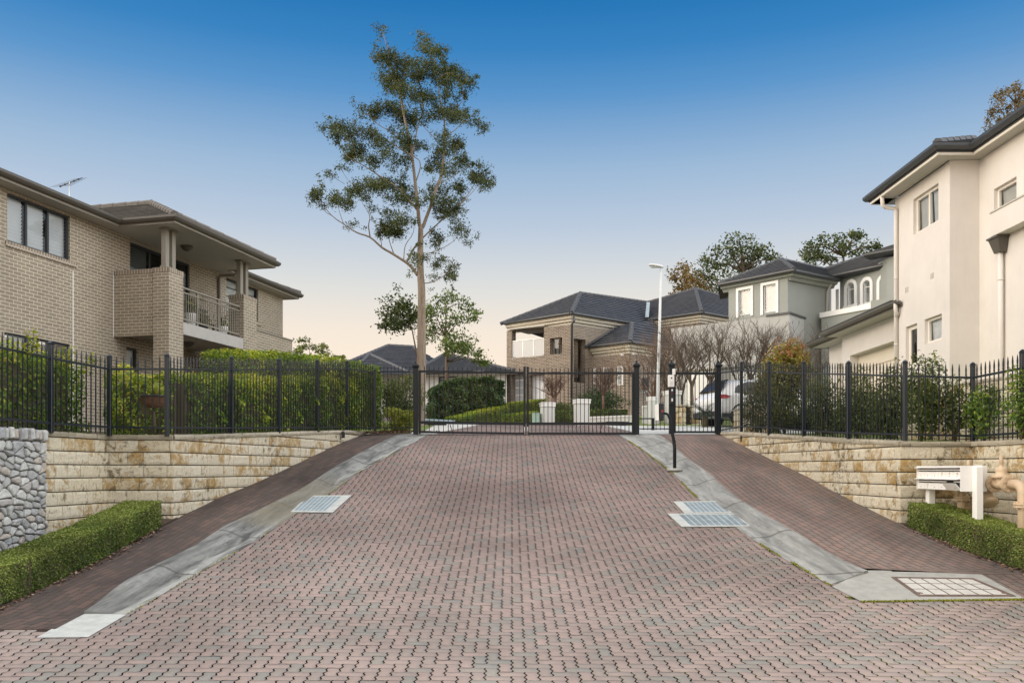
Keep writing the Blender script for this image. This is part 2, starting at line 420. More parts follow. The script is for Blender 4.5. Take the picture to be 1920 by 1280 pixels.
m_mulch=attrmat('leaf_litter',[(0,(.16,.09,.05)),(.5,(.28,.18,.12)),(.8,(.36,.27,.2)),(1,(.12,.07,.05))],20)
m_lawn=grassmat('lawn_grass',(.10,.14,.03),(.19,.22,.05))
m_brickL=brickmat('tan_brick',(.305,.252,.182),(.25,.206,.15),(.72,.665,.55),.24,.086,.0054,grime=(.92,1.06))
m_brickLs=brickmat('tan_brick_soldier',(.27,.215,.155),(.21,.17,.125),(.66,.60,.50),.086,.4,.0066)
m_brickM=brickmat('brown_brick',(.235,.18,.135),(.115,.088,.07),(.54,.48,.385),.24,.086,.009,bias=-.1)
m_fascia=simple('bronze_paint',(.25,.225,.18),.45,0,.06,2)
m_gutL=simple('bronze_gutter',(.092,.082,.067),.38,0,.06,2)
m_soffit=simple('soffit_board',(.50,.48,.43),.75,0,.04,1)
m_slab=simple('rendered_slab',(.42,.40,.37),.85,0,.06,4,.2)
m_tileL=tilemat('grey_brown_tile',(.15,.143,.13),(.115,.11,.10),(.04,.035,.03))
m_tileD=tilemat('charcoal_tile',(.068,.073,.082),(.042,.046,.054),(.014,.014,.016),.6)
m_capD=simple('charcoal_ridge',(.08,.083,.088),.65,0,.2,8)
m_capL=simple('brown_ridge',(.145,.132,.115),.75,0,.2,8)
m_dark=simple('charcoal_frame',(.025,.03,.036),.4,0,.08,3)
m_black=simple('black_metal',(.015,.016,.018),.4,0,.1,5)
m_white=simple('white_paint',(.80,.80,.78),.5,0,.03,2)
m_whitem=simple('white_powdercoat',(.86,.85,.81),.4,0,.03,3,streak=.04)
m_blind=simple('white_blind',(.76,.78,.80),.7,0,.05,2)
m_drape=simple('grey_drape',(.50,.50,.48),.85,0,.1,2)
m_void=simple('room_interior',(.055,.05,.045),.95)
m_glass=clearglass('window_glass',(.92,.94,.94),.05,.7)
m_glassd=clearglass('dark_window_glass',(.35,.37,.38),.06)
m_balg=simple('frosted_glass',(.52,.52,.51),.35,0,.03,1)
m_cream=simple('cream_render',(.69,.648,.60),.9,0,.05,1.2,.15,120,streak=.10)
m_creamw=simple('cream_trim',(.78,.73,.65),.6,0,.03,2)
m_gdoor=simple('sectional_door',(.74,.66,.54),.55,0,.03,2)
m_grey=simple('grey_render',(.30,.315,.29),.9,0,.035,1.2,.12,100)
m_greyl=simple('pale_grey_render',(.43,.435,.42),.9,0,.04,1.2,.12,100)
m_gutD=simple('charcoal_gutter',(.05,.054,.058),.4,0,.08,3)
m_cornice=simple('cream_cornice',(.62,.57,.47),.7,0,.04,2)
m_clad=simple('white_cladding',(.66,.66,.62),.75,0,.04,2)
m_lamp=simple('white_pole',(.62,.64,.63),.45,0,.05,2)
m_pipe=simple('beige_pipe_paint',(.56,.43,.285),.5,0,.08,4,.08,50,streak=.12)
m_coir=simple('coir_fibre',(.16,.085,.045),.95,0,.3,30,.8,90)
m_terr=simple('terracotta',(.30,.13,.07),.85,0,.15,6)
m_car=simple('white_car_paint',(.80,.81,.81),.22,0,.02,1,spec=.6); m_car.node_tree.nodes['Principled BSDF'].inputs['Coat Weight'].default_value=.8
m_red=simple('red_lens',(.42,.015,.02),.2,0,.1,8,spec=.7)
m_tyre=simple('tyre_rubber',(.02,.02,.021),.8)
m_alloy=simple('alloy_rim',(.45,.46,.47),.3,.7)
m_carg=simple('car_glass',(.035,.03,.027),.12,0,.1,2,spec=.35)
m_plast=simple('black_plastic',(.022,.023,.025),.55)
m_greenb=simple('green_cabinet',(.40,.56,.46),.55,0,.06,3)
m_steel=simple('brushed_steel',(.58,.58,.56),.35,.6,.06,4)
m_sand=simple('ochre_sticker',(.62,.45,.17),.6)
m_bark=barkmat('gum_bark',(.15,.105,.074),(.27,.21,.155),(.165,.142,.118))
m_twig=barkmat('bare_wood',(.07,.05,.036),(.12,.088,.063),(.17,.13,.095))
m_twig2=barkmat('bare_red_wood',(.10,.06,.042),(.165,.10,.07),(.20,.13,.095))
m_stem=barkmat('shrub_stem',(.07,.055,.03),(.10,.085,.045),(.13,.10,.06))
m_lgum=leafmat('gum_leaf',[(0,(.028,.048,.018)),(.5,(.062,.088,.028)),(.85,(.115,.125,.034)),(1,(.17,.14,.04))],.27)
m_lhedge=leafmat('lilly_pilly_leaf',[(0,(.045,.09,.02)),(.4,(.11,.19,.033)),(.68,(.22,.31,.042)),(.88,(.42,.46,.055)),(1,(.52,.46,.06))],.36)
m_lbox=leafmat('box_leaf',[(0,(.032,.06,.012)),(.3,(.075,.125,.022)),(.65,(.16,.215,.042)),(1,(.36,.41,.115))],.3)
m_lgarden=leafmat('garden_leaf',[(0,(.04,.068,.018)),(.5,(.10,.135,.03)),(1,(.28,.28,.058))],.28)
m_ldark=leafmat('dark_leaf',[(0,(.028,.055,.02)),(.5,(.055,.10,.028)),(1,(.13,.18,.04))],.22)
m_lyel=leafmat('yellow_leaf',[(0,(.14,.17,.02)),(.5,(.30,.32,.03)),(1,(.46,.42,.05))],.3)
m_lphot=leafmat('photinia_leaf',[(0,(.05,.075,.02)),(.45,(.14,.155,.03)),(.75,(.28,.24,.045)),(.93,(.38,.24,.06)),(1,(.40,.15,.07))],.28)
m_lbrown=leafmat('bronze_leaf',[(0,(.07,.065,.022)),(.5,(.16,.11,.035)),(1,(.27,.16,.045))],.25)
m_ltree=leafmat('tree_leaf',[(0,(.03,.05,.018)),(.5,(.065,.095,.028)),(1,(.14,.15,.045))],.22)
m_ltree2=leafmat('green_tree_leaf',[(0,(.045,.085,.02)),(.5,(.09,.14,.03)),(1,(.20,.23,.055))],.25)
m_lbrom=leafmat('strap_leaf',[(0,(.12,.20,.03)),(.6,(.30,.34,.06)),(1,(.45,.40,.12))],.25)
# ---------------------------------------------------------------- plan lines of the drive (x, y) on the ground
L_IN=[G(*p) for p in ((237,1152),(340,1094),(425,1045),(480,1014),(530,980),(577,950),(620,925),(670,887),(735,852),(782,827))]
R_IN=[G(*p) for p in ((1556,1098),(1495,1061),(1434,1027),(1376,986),(1312,938),(1270,895),(1226,860),(1204,844),(1180,828))]
KH=.12
L_OUT=[G(px,py,KH) for px,py in ((206,1105),(275,1067),(369,1020),(420,986),(480,958),(557,920),(625,877),(670,852),(745,816))]
R_OUT=[G(1629,1073,.02),G(1600,1057,.06)]+[G(px,py,KH) for px,py in ((1535,1022),(1458,979),(1387,937),(1331,888),(1289,860))]
def line_at(L,d):
    ys=[p[1] for p in L]; xs=[p[0] for p in L]
    if ys[0]>ys[-1]: ys=ys[::-1]; xs=xs[::-1]
    if d<=ys[0]: return xs[0]
    if d>=ys[-1]:
        return xs[-1]+(xs[-1]-xs[max(-3,-len(xs))])/(ys[-1]-ys[max(-3,-len(xs))])*(d-ys[-1])*.6
    return float(np.interp(d,ys,xs))
L_WALL=[(-6.2,7.5),(-5.85,9.0),(-5.52,11.),(-5.49,13.4),(-5.33,15.8),(-4.93,17.5),(-4.58,19.35),(-4.22,21.1),(-3.92,23.3)]
R_WALL=[(6.9,9.2),(6.56,10.9),(6.19,13.6),(6.12,15.3),(6.07,17.1),(5.95,18.1),(5.84,19.),(5.7,20.),(5.58,21.),(5.57,23.3)]
GATE_D=22.8

def strip(name,mat,dmin,dmax,xl,xr,zf,step=.25,nx=6,kind='structure',uvrot=False):
    mb=MB(); n=max(2,int((dmax-dmin)/step)+1); rows=[]
    for i in range(n):
        d=dmin+(dmax-dmin)*i/(n-1); a=xl(d); b=xr(d)
        rows.append([(a+(b-a)*j/nx,d,zf(j/nx,d)) for j in range(nx+1)])
    for i in range(n-1):
        for j in range(nx):
            q=(rows[i][j],rows[i][j+1],rows[i+1][j+1],rows[i+1][j])
            mb.face(q,[(p[1],p[0]-xl(p[1])) for p in q],sm=True)
    for r_ in (rows[0],rows[-1]):
        for p,q in zip(r_,r_[1:]): mb.face([p,q,(q[0],q[1],q[2]-.12),(p[0],p[1],p[2]-.12)])
    o=mb.build(name,mat); return tag(o,kind=kind)

def sheet(name,mat,xs,ys,zf,kind='structure'):
    xs=np.array(xs);ys=np.array(ys); V=np.array([(x,y,zf(x,y)) for y in ys for x in xs]); nx=len(xs)
    q=[]
    for i in range(len(ys)-1):
        for j in range(nx-1): q+= [i*nx+j,i*nx+j+1,(i+1)*nx+j+1,(i+1)*nx+j]
    return tag(npmesh(name,V,q,4,mat,smooth=True),kind=kind)
def polysheet(name,mat,poly,zf,kind='structure'):
    """plan polygon following a height function (triangulated by strips in y)"""
    mb=MB(); mb.face([(p[0],p[1],zf(p[0],p[1])) for p in poly]); return tag(mb.build(name,mat),kind=kind)

# wide terrain below everything and on to the horizon
ys=list(np.arange(-30,60,2.))+list(np.arange(60,600,20.))
sheet('ground',m_soil,[-400,-150,-60,-30,-15,-8,-4,0,4,8,15,30,60,150,400],ys,lambda x,y:prof(y)-.14 if y<23.2 else prof(y)-.03)

# bedding / joint sheet for the street and drive pavers
def bed(x,y): return prof(y)-.018
jb=MB()
rows=[]
for d in np.arange(3.,23.0,.25):
    a=-16 if d<8.9 else line_at(L_IN,d)-.35
    b=16 if d<11. else line_at(R_IN,d)+.35
    rows.append((a,b,d))
for (a,b,d),(a2,b2,d2) in zip(rows,rows[1:]):
    jb.face([(a,d,bed(0,d)),(b,d,bed(0,d)),(b2,d2,bed(0,d2)),(a2,d2,bed(0,d2))])
tag(jb.build('paver_bed_ground',m_joint),kind='structure')

# the street and drive: zigzag herringbone pavers, every paver a bevelled solid in one surface
W=.1135; A=.085*W; GAP=.0022
def paver_street():
    # canonical outlines
    def outline(w,h):
        pts=[]
        def horiz(x0,x1,y,up):
            n=int(round(abs(x1-x0)))*4; out=[]
            for k in range(n):
                x=x0+(x1-x0)*k/n; ph=round((x%1)*4)%4
                out.append((x, y+({0:0,1:A/W,2:0,3:-A/W}[ph])*.45))
            return out
        def vert(y0,y1,x):
            n=int(round(abs(y1-y0)))*4; out=[]
            for k in range(n):
                y=y0+(y1-y0)*k/n; ph=round((y%1)*4)%4
                out.append((x+({0:0,1:A/W*1.3,2:0,3:-A/W*1.3}[ph]), y))
            return out
        pts=horiz(0,w,0,0)+vert(0,h,w)+horiz(w,0,h,0)+vert(h,0,0)
        return np.array(pts)*W
    o1,o2=outline(2,1),outline(1,2); n=len(o1)
    def inset(o,g):
        # polygon inset using averaged edge normals
        e=np.roll(o,-1,0)-o; nn=np.stack([e[:,1],-e[:,0]],1); nn/=np.linalg.norm(nn,axis=1,keepdims=True)
        m=nn+np.roll(nn,1,0); m/=np.linalg.norm(m,axis=1,keepdims=True)
        return o-m*g
    def sq(o):
        c=(o.max(0)+o.min(0))/2; w=(o.max(0)-o.min(0))/2; return np.stack([c[0]+(o[:,0]-c[0])*(1-.0060/w[0]),o[:,1]],1)
    TOP,TOP2=sq(inset(o1,GAP+.0014)),sq(inset(o2,GAP+.0014)); RIM,RIM2=sq(inset(o1,GAP)),sq(inset(o2,GAP))
    cx=[]
    i0,i1=int(-9/W),int(9/W); j0,j1=int(4.6/W),int(23.05/W)
    for j in range(j0,j1):
        for i in range(i0,i1):
            k=(i-j)%4
            if k not in (0,3): continue
            x,y=i*W,j*W; mx,my=(x+W,y+W/2) if k==0 else (x+W/2,y+W)
            if abs(mx)>my*.72+1.6: continue
            if my>8.60 and mx<line_at(L_IN,my)-.10: continue
            if my>9.78 and mx>line_at(R_IN,my)+.10: continue
            cx.append((x,y,k))
    N=len(cx); C=np.array(cx)
    isH=C[:,2]==0
    base=C[:,:2][:,None,:]
    top=np.where(isH[:,None,None],TOP[None],TOP2[None])+base
    rim=np.where(isH[:,None,None],RIM[None],RIM2[None])+base
    zc=np.interp(C[:,1]+W/2,_gd,_gz); rz=RNG.normal(0,.0011,N); tx=RNG.normal(0,.004,N); 
    def zz(p,dz): 
        return np.interp(p[:,:,1],_gd,_gz)+rz[:,None]+tx[:,None]*(p[:,:,0]-base[:,:,0])+dz
    V=np.concatenate([np.concatenate([top,zz(top,0)[:,:,None]],2),np.concatenate([rim,zz(rim,-.002)[:,:,None]],2),np.concatenate([rim,zz(rim,-.022)[:,:,None]],2)],1)
    V=V.reshape(-1,3); me=bpy.data.meshes.new('street_pavement')
    st=np.arange(N)*3*n
    loops=[];starts=[];cur=0
    topf=(st[:,None]+np.arange(n)[None]).ravel()
    a=np.arange(n); b=(a+1)%n
    q1=np.stack([a,a+n,b+n,b],1); q2=q1+n
    q=np.concatenate([q1,q2]).ravel(); side=(st[:,None]+q[None]).ravel()
    loops=np.concatenate([topf,side]).astype(np.int32)
    starts=np.concatenate([np.arange(N)*n, N*n+np.arange(N*2*n)*4]).astype(np.int32)
    me.vertices.add(len(V)); me.vertices.foreach_set('co',V.astype(np.float32).ravel())
    me.loops.add(len(loops)); me.loops.foreach_set('vertex_index',loops)
    me.polygons.add(len(starts)); me.polygons.foreach_set('loop_start',starts)
    me.update(calc_edges=True)
    r=RNG.uniform(0,1,N)
    at=me.attributes.new('rnd','FLOAT','FACE'); at.data.foreach_set('value',np.concatenate([r,np.repeat(r,2*n)]).astype(np.float32))
    me.materials.append(m_paver); me.materials.append(m_joint); me.polygons.foreach_set('material_index',np.concatenate([np.zeros(N),np.tile(np.repeat([0,1],n),N)]).astype(np.int32)); me.validate()
    o=bpy.data.objects.new('street_pavement',me); COL.objects.link(o); tag(o,kind='structure')
paver_street()

# rolled kerbs
def kerb(name,IN,OUT,mat,d0,d1,side,ru,skew=0.):
    prof_t=[(0,.006),(.10,.010),(.30,.012),(.45,.026),(.60,.066),(.72,.10),(.9,KH+.004),(1.0,KH+.006),(1.015,KH-.03)]
    mb=MB(); n=int((d1-d0)/.2)+1; R=[]; al=0; pr=None
    for i in range(n):
        d=d0+(d1-d0)*i/(n-1); a=line_at(IN,d); b=line_at(OUT,d)
        if abs(b-a)<.45: b=a+side*.45
        fl=min(1,max(0,(d-d0)/ru)); fl=fl*fl*(3-2*fl); tp=min(1,max(0,(d1-d)/1.2))
        dd=d+skew*max(0,1-(d-d0)/2.); b=line_at(OUT,dd)
        if abs(b-a)<.45: b=a+side*.45
        R.append([(a+(b-a)*t,d+(dd-d)*t,prof(d+(dd-d)*t)+(z if z<.015 else .012+(z-.012)*(.25+.75*fl)*(.15+.85*tp))) for t,z in prof_t])
    for i in range(n-1):
        for j in range(len(prof_t)-1):
            q=(R[i][j],R[i][j+1],R[i+1][j+1],R[i+1][j])
            mb.face(q,[(p[1],abs(p[0]-line_at(IN,p[1]))) for p in q],sm=True)
    for r_ in (R[0],R[-1]):
        for p,q in zip(r_,r_[1:]): mb.face([p,q,(q[0],q[1],q[2]-.15),(p[0],p[1],p[2]-.15)],[(p[1],.3)]*4)
    return tag(mb.build(name,mat),kind='structure')
DL=L_IN[0][1]; DR=R_IN[0][1]
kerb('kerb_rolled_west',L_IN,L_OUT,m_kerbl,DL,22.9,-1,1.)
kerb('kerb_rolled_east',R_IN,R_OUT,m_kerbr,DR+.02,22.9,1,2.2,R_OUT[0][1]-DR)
# side paths
def wl(d): return line_at(L_WALL,d)
def wr(d): return line_at(R_WALL,d)
def zpath(t_in,d0,ru):
    def f(t,d):
        k=t if t_in else 1-t
        s=min(1,max(0,(d-d0)/ru)); s=s*s*(3-2*s); s=.22*min(1,max(0,(d-d0)/.3))+.78*s; s=max(s,.06); e=min(1,max(0,(23.-d)/1.2))
        return prof(d)+.010+KH*k*s*e*.97-.004
    return f
strip('path_paved_west',m_pathl,8.58,23.0,lambda d:wl(d)-.12,lambda d:max(line_at(L_OUT,d),wl(d)+.1)+.02 if d>=L_OUT[0][1] else max(line_at(L_OUT,d),-4.98+(d-8.58)*.1),zpath(True,DL,1.))
def east_in(d):
    if d<10.86: return line_at(COV,d)
    return min(line_at(R_OUT,d),wr(d)-.1)-.02
COV=[G(1921,1121,.01),G(1838,1078,.01)]
strip('path_paved_east',m_pathr,9.74,10.85,lambda d:line_at(COV,d)-.03,lambda d:wr(d)+.15,lambda t,d:prof(d)+.006,.1)
strip('path_paved_east',m_pathr,10.80,23.0,east_in,lambda d:wr(d)+.15,zpath(False,10.85,2.2))

# loose concrete pieces at the street end of the kerbs
def zg(off): return lambda x,y: prof(y)+off
def gp(*pts,off=.006): return [G(px,py,off) for px,py in pts]
polysheet('concrete_apron_west',m_concw,gp((69,1195),(165,1194),(237,1152),(156,1144)),zg(.008))
polysheet('concrete_apron_east',m_apron,gp((1560,1100),(1613,1126),(1700,1124),(1712,1100),(1670,1069),(1622,1069)),zg(.008))

# ---------------------------------------------------------------- drainage grates and cover
def grate(label,corn,nb,bars_dir,frame_in=.07):
    """corn: four ground pixels (far-left, far-right, near-right, near-left)"""
    c=[Vector((*G(px,py,.012),0)) for px,py in corn]
    for q in c: q.z=prof(q.y)+.012
    o=sum(c,Vector())/4
    t=thing('drain_grate',label,'drain grate',o,'drain grates in the drive')
    fl,fr,nr,nl=c
    def at(u,v): return fl*(1-u)*(1-v)+fr*u*(1-v)+nr*u*v+nl*(1-u)*v
    a,b,e=frame_in
    mb=MB(); Zu=Vector((0,0,.012))
    for (u0,u1,v0,v1) in ((0,a,0,1),(b,1,0,1),(a,b,0,e),(a,b,1-e,1)):
        q=[at(u0,v0),at(u1,v0),at(u1,v1),at(u0,v1)]
        mb.mesh([p for p in q]+[p+Zu for p in q],[(4,5,6,7),(0,1,5,4),(1,2,6,5),(2,3,7,6),(3,0,4,7)])
    mb.build('concrete_surround',m_concw,t)
    mb=MB(); q=[at(a,e),at(b,e),at(b,1-e),at(a,1-e)]; mb.face([p+Vector((0,0,-.004)) for p in q]); mb.build('pit_cavity',m_galvd,t)
    mb=MB()
    for k in range(nb+1):
        u=a+(b-a)*k/nb; w=.014
        p=at(u,e); p2=at(u,1-e); d=Vector((w,0,0))
        mb.obox(p-d/2,d,p2-p,Vector((0,0,.011)))
    mb.build('bearing_bars',m_galvl,t); mb=MB()
    m=nb*5
    for k in range(m):
        u=a+(b-a)*(k+.5)/m; p=at(u,e); p2=at(u,1-e); d=Vector((.014,0,0))
        mb.obox(p-d/2,d,p2-p,Vector((0,0,.006)))
    for v in (.33,.66):
        mb.obox(at(a,v)-Vector((0,.006,0)),at(b,v)-at(a,v),Vector((0,.012,0)),Vector((0,0,.008)))
    mb.build('steel_grating',m_galv,t)
    return t
grate('galvanised drain grate set against the dark stained kerb beside the long stone wall',((578,930),(659,929),(624,961),(545,960)),8,0,(.03,.80,.06))
grate('upper and smaller of the two galvanised drain grates below the gooseneck intercom post',((1263,941),(1347,940),(1374,962),(1284,963)),8,0,(.18,.97,.06))
grate('lower and wider of the two galvanised drain grates below the gooseneck intercom post',((1252,963.5),(1378,963.5),(1407,987),(1278,988)),9,0,(.14,.99,.06))

def cover():
    px=((1660,1071),(1836,1073.5),(1921,1121),(1612,1126)); 
    c=[Vector((*G(a,b,.012),0)) for a,b in px]
    for q in c: q.z=prof(q.y)+.010
    o=sum(c,Vector())/4
    t=thing('inspection_cover','concrete filled inspection cover in rusty steel frame at the street edge','manhole cover',o)
    i=[Vector((*G(a,b,.012),0)) for a,b in ((1671,1083),(1825,1085),(1905,1119),(1722,1119))]
    for q in i: q.z=prof(q.y)+.012
    mb=MB(); up=Vector((0,0,.004))
    for k in range(4):
        mb.face([c[k],c[(k+1)%4],i[(k+1)%4]+up,i[k]+up])
    mb.build('concrete_surround',m_apron,t)
    fl,fr,nr,nl=i
    def at(u,v): return fl*(1-u)*(1-v)+fr*u*(1-v)+nr*u*v+nl*(1-u)*v
    mb=MB(); rust=simple('rusty_steel',(.17,.12,.095),.8,.2,.3,12)
    for (u0,u1,v0,v1) in ((0,.045,0,1),(.955,1,0,1),(.045,.955,0,.05),(.045,.955,.93,1)):
        q=[at(u0,v0),at(u1,v0),at(u1,v1),at(u0,v1)]; mb.mesh(q+[p+Vector((0,0,.012)) for p in q],[(4,5,6,7),(0,1,5,4),(1,2,6,5),(2,3,7,6),(3,0,4,7)])
    for k in range(1,6):
        u=.045+.91*k/6; p=at(u,.05); p2=at(u,.93); mb.obox(p+Vector((-.006,0,0)),Vector((.012,0,0)),p2-p,Vector((0,0,.010)))
    for v in (.34,.64):
        p=at(.045,v); p2=at(.955,v); mb.obox(p,p2-p,Vector((0,.012,0)),Vector((0,0,.010)))
    for u in (.045,.93):
        for v in (.06,.86): p=at(u,v); mb.obox(p,Vector((.05,0,0)),Vector((0,.06,0)),Vector((0,0,.014)))
    mb.build('steel_frame',rust,t)
    mb=MB(); q=[at(.04,.04),at(.96,.04),at(.96,.94),at(.04,.94)]; mb.face([p+Vector((0,0,.006)) for p in q]); mb.build('concrete_infill',m_conc,t)
cover()

# ---------------------------------------------------------------- ground beyond the gates
def zf(off): return lambda x,y: prof(y)+off
strip('driveway_inner',m_pathr,22.95,52,lambda d:-2.3+(d-23)*.09,lambda d:3.45+(d-23)*.02,lambda t,d:prof(d)+.004,1.,4)
strip('path_inner_west',m_conc,23.0,34,lambda d:-2.75-(d-23)*.06,lambda d:-2.2+(d-23)*.085+.15,lambda t,d:prof(d)+.012,1.,3)
strip('path_inner_east',m_concw,23.0,31,lambda d:3.4+(d-23)*.0,lambda d:8.5+(d-23)*.1,lambda t,d:prof(d)+.012,1.,3)
strip('lawn_verge',m_lawn,24.4,38,lambda d:-5.5,lambda d:-2.5-(d-24)*.05,lambda t,d:prof(d)+.02,1.,3)
strip('lawn_east',m_lawn,30.9,48,lambda d:4.2,lambda d:14.,lambda t,d:prof(d)+.02,1.,3)
# terraces behind the retaining walls
def cap_left(d): return float(np.interp(d,[5,13.9,15,16.1,17.8,19.7,21.6,23.0],[.565,.57,.62,.685,.785,.90,1.0,1.03]))
def cap_right(d): return float(np.interp(d,[5,13.6,14.6,15.7,17.66,19.2,21.2,23.2],[.45,.45,.52,.565,.695,.80,.945,1.02]))
tl=[(-40,4),(-8.1,4),(-7.5,8),(-7.12,11.6),(-6.77,14.05),(-5.6,14.1)]+[(x-.22,y) for x,y in L_WALL[4:]]+[(-40,23.3)]
mb=MB()
for (x,y),(x2,y2) in zip(tl[1:-1],tl[2:-1]):
    mb.face([(-40,y,cap_left(y)-.04),(x,y,cap_left(y)-.04),(x2,y2,cap_left(y2)-.04),(-40,y2+.001,cap_left(y2)-.04)])
tag(mb.build('terrace_ground_west',m_soil),kind='structure')
tr=[(8.3,4),(7.75,8),(7.52,12.4),(7.45,13.8),(6.25,13.85)]+[(x+.22,y) for x,y in R_WALL[3:]]
mb=MB()
for (x,y),(x2,y2) in zip(tr,tr[1:]):
    mb.face([(x,y,cap_right(y)-.04),(40,y,cap_right(y)-.04),(40,y2+.001,cap_right(y2)-.04),(x2,y2,cap_right(y2)-.04)])
tag(mb.build('terrace_ground_east',m_lawn),kind='structure')
# garden beds in front of the recessed walls
mb=MB()
for d0,d1 in zip(np.arange(6.5,13.9,.5),np.arange(7.,14.4,.5)):
    a0,a1=wl(d0)-.02,wl(d1)-.02
    mb.face([(-8.2,d0,prof(d0)+.05),(a0,d0,prof(d0)+.03),(a1,d1,prof(d1)+.03),(-8.2,d1,prof(d1)+.05)])
    a0,a1=wr(d0)+.02,wr(d1)+.02
    mb.face([(a0,d0,prof(d0)+.03),(8.8,d0,prof(d0)+.05),(8.8,d1,prof(d1)+.05),(a1,d1,prof(d1)+.03)])
tag(mb.build('garden_bed_ground',m_soil),kind='structure')
# ---------------------------------------------------------------- retaining walls of split-face blocks
def poly_at(pl):
    P_=[Vector(p) for p in pl]; acc=[0]
    for a,b in zip(P_,P_[1:]): acc.append(acc[-1]+(b-a).length)
    def f(s):
        s=min(max(s,0),acc[-1])
        for i in range(len(P_)-1):
            if s<=acc[i+1] or i==len(P_)-2:
                t=(s-acc[i])/(acc[i+1]-acc[i]); p=P_[i].lerp(P_[i+1],t); d=(P_[i+1]-P_[i]).normalized(); return p,Vector((d.y,-d.x))
    return f,acc
def hash2(x,y): 
    v=math.sin(x*127.1+y*311.7)*43758.5453; return v-math.floor(v)
def vnoise(x,y):
    xi,yi=math.floor(x),math.floor(y); fx,fy=x-xi,y-yi; fx=fx*fx*(3-2*fx); fy=fy*fy*(3-2*fy)
    return (hash2(xi,yi)*(1-fx)+hash2(xi+1,yi)*fx)*(1-fy)+(hash2(xi,yi+1)*(1-fx)+hash2(xi+1,yi+1)*fx)*fy
def blocks(mb,back,pl,ztop,zbot,zref,ch=.205,seed=1,lens=(.28,.36,.46,.56,.30)):
    f,acc=poly_at(pl); L=acc[-1]; rnd=random.Random(seed)
    zmax=max(ztop(f(s)[0]) for s in np.linspace(0,L,40)); zmin=min(zbot(f(s)[0]) for s in np.linspace(0,L,40))
    k0=int(math.floor((zmin-zref)/ch)); k1=int(math.ceil((zmax-zref)/ch))
    for k in range(k0,k1+1):
        z0=zref+k*ch; s=-rnd.uniform(0,.4)
        while s<L:
            l=rnd.choice(lens)*rnd.uniform(.9,1.1); a=max(s,0); b=min(s+l,L)
            # split at bends so no block is bent sharply
            for bp in acc[1:-1]:
                if a+.04<bp<b-.04 : b=bp
            s=b if b<L else s+l
            if b-a<.03: 
                s=max(s,b+.001); continue
            pa,_=f(a+.01); pb,_=f(b-.01)
            if z0>=max(ztop(pa),ztop(pb))-.012: continue
            if z0+ch<min(zbot(pa),zbot(pb))-.05: continue
            nx=max(4,int((b-a)/.045)); nz=5; g=.0042; col=rnd.random(); V=[];Q=[]; bul=rnd.uniform(.004,.008)
            for j in range(nz+1):
                for i in range(nx+1):
                    u=i/nx; v=j/nz; ss=a+g+(b-a-2*g)*u; p,n=f(ss)
                    top=min(z0+ch-.012,ztop(p)-.006); zz=z0+.005+(top-z0-.005)*v
                    if top<z0+.004: zz=top
                    edge=(i in(0,nx))or(j in(0,nz))
                    eh=i in(0,nx); o=(.006 if eh and j not in (0,nz) else .001) if edge else bul*(.6+.9*vnoise(ss*9+k*5,zz*11))+.007*vnoise(ss*27,zz*25)
                    V.append((p.x+n.x*o,p.y+n.y*o,zz))
            for j in range(nz):
                for i in range(nx): Q.append((j*(nx+1)+i,j*(nx+1)+i+1,(j+1)*(nx+1)+i+1,(j+1)*(nx+1)+i))
            # returns into the joint
            m=len(V); per=[i for i in range(nx+1)]+[j*(nx+1)+nx for j in range(1,nz+1)]+[nz*(nx+1)+i for i in range(nx-1,-1,-1)]+[j*(nx+1) for j in range(nz-1,0,-1)]
            p,n=f((a+b)/2)
            for i in per: q=V[i]; V.append((q[0]-n.x*.03,q[1]-n.y*.03,q[2]))
            for i in range(len(per)): i2=(i+1)%len(per); Q.append((per[i2],per[i],m+i,m+i2))
            mb.mesh(V,Q,False,col*.98+.01)
    # mortar / hollow backing just behind the faces
    N=max(2,int(L/.3))
    for i in range(N):
        p,n=f(L*i/N); q,n2=f(L*(i+1)/N)
        back.face([(p.x-n.x*.018,p.y-n.y*.018,zbot(p)-.3),(q.x-n2.x*.018,q.y-n2.y*.018,zbot(q)-.3),(q.x-n2.x*.018,q.y-n2.y*.018,ztop(q)-.01),(p.x-n.x*.018,p.y-n.y*.018,ztop(p)-.01)])
        back.face([(p.x-n.x*.25,p.y-n.y*.25,zbot(p)-.3),(q.x-n2.x*.25,q.y-n2.y*.25,zbot(q)-.3),(q.x-n2.x*.25,q.y-n2.y*.25,ztop(q)-.01),(p.x-n.x*.25,p.y-n.y*.25,ztop(p)-.01)])
def capstones(mb,pl,ztop,th=.078,over=.03,back=.28,ln=.6,seed=3):
    f,acc=poly_at(pl); L=acc[-1]; rnd=random.Random(seed); s=0.
    while s<L-.02:
        l=min(ln*rnd.uniform(.8,1.25),L-s)
        for bp in acc[1:-1]:
            if s+.05<bp<s+l-.05: l=bp-s
        n=max(1,int(l/.15)); sec=[]
        for i in range(n+1):
            ss=s+.003+(l-.006)*i/n; p,nn=f(min(max(ss,s+.002),s+l-.002)); zt=ztop(p)+rnd.uniform(-.003,.003)
            o=over+rnd.uniform(-.006,.006)
            sec.append([(p.x+nn.x*q,p.y+nn.y*q,zt+z) for q,z in ((o,-th),(o+.006,-th*.5),(o-.008,-.004),(-back,0),(-back,-th))])
        V=[q for c in sec for q in c]; Q=[]
        for i in range(n):
            for j in range(5): Q.append((i*5+j,(i+1)*5+j,(i+1)*5+(j+1)%5,i*5+(j+1)%5))
        Q.append((0,1,2,3,4)); Q.append((n*5+4,n*5+3,n*5+2,n*5+1,n*5)); mb.mesh(V,Q); s+=l

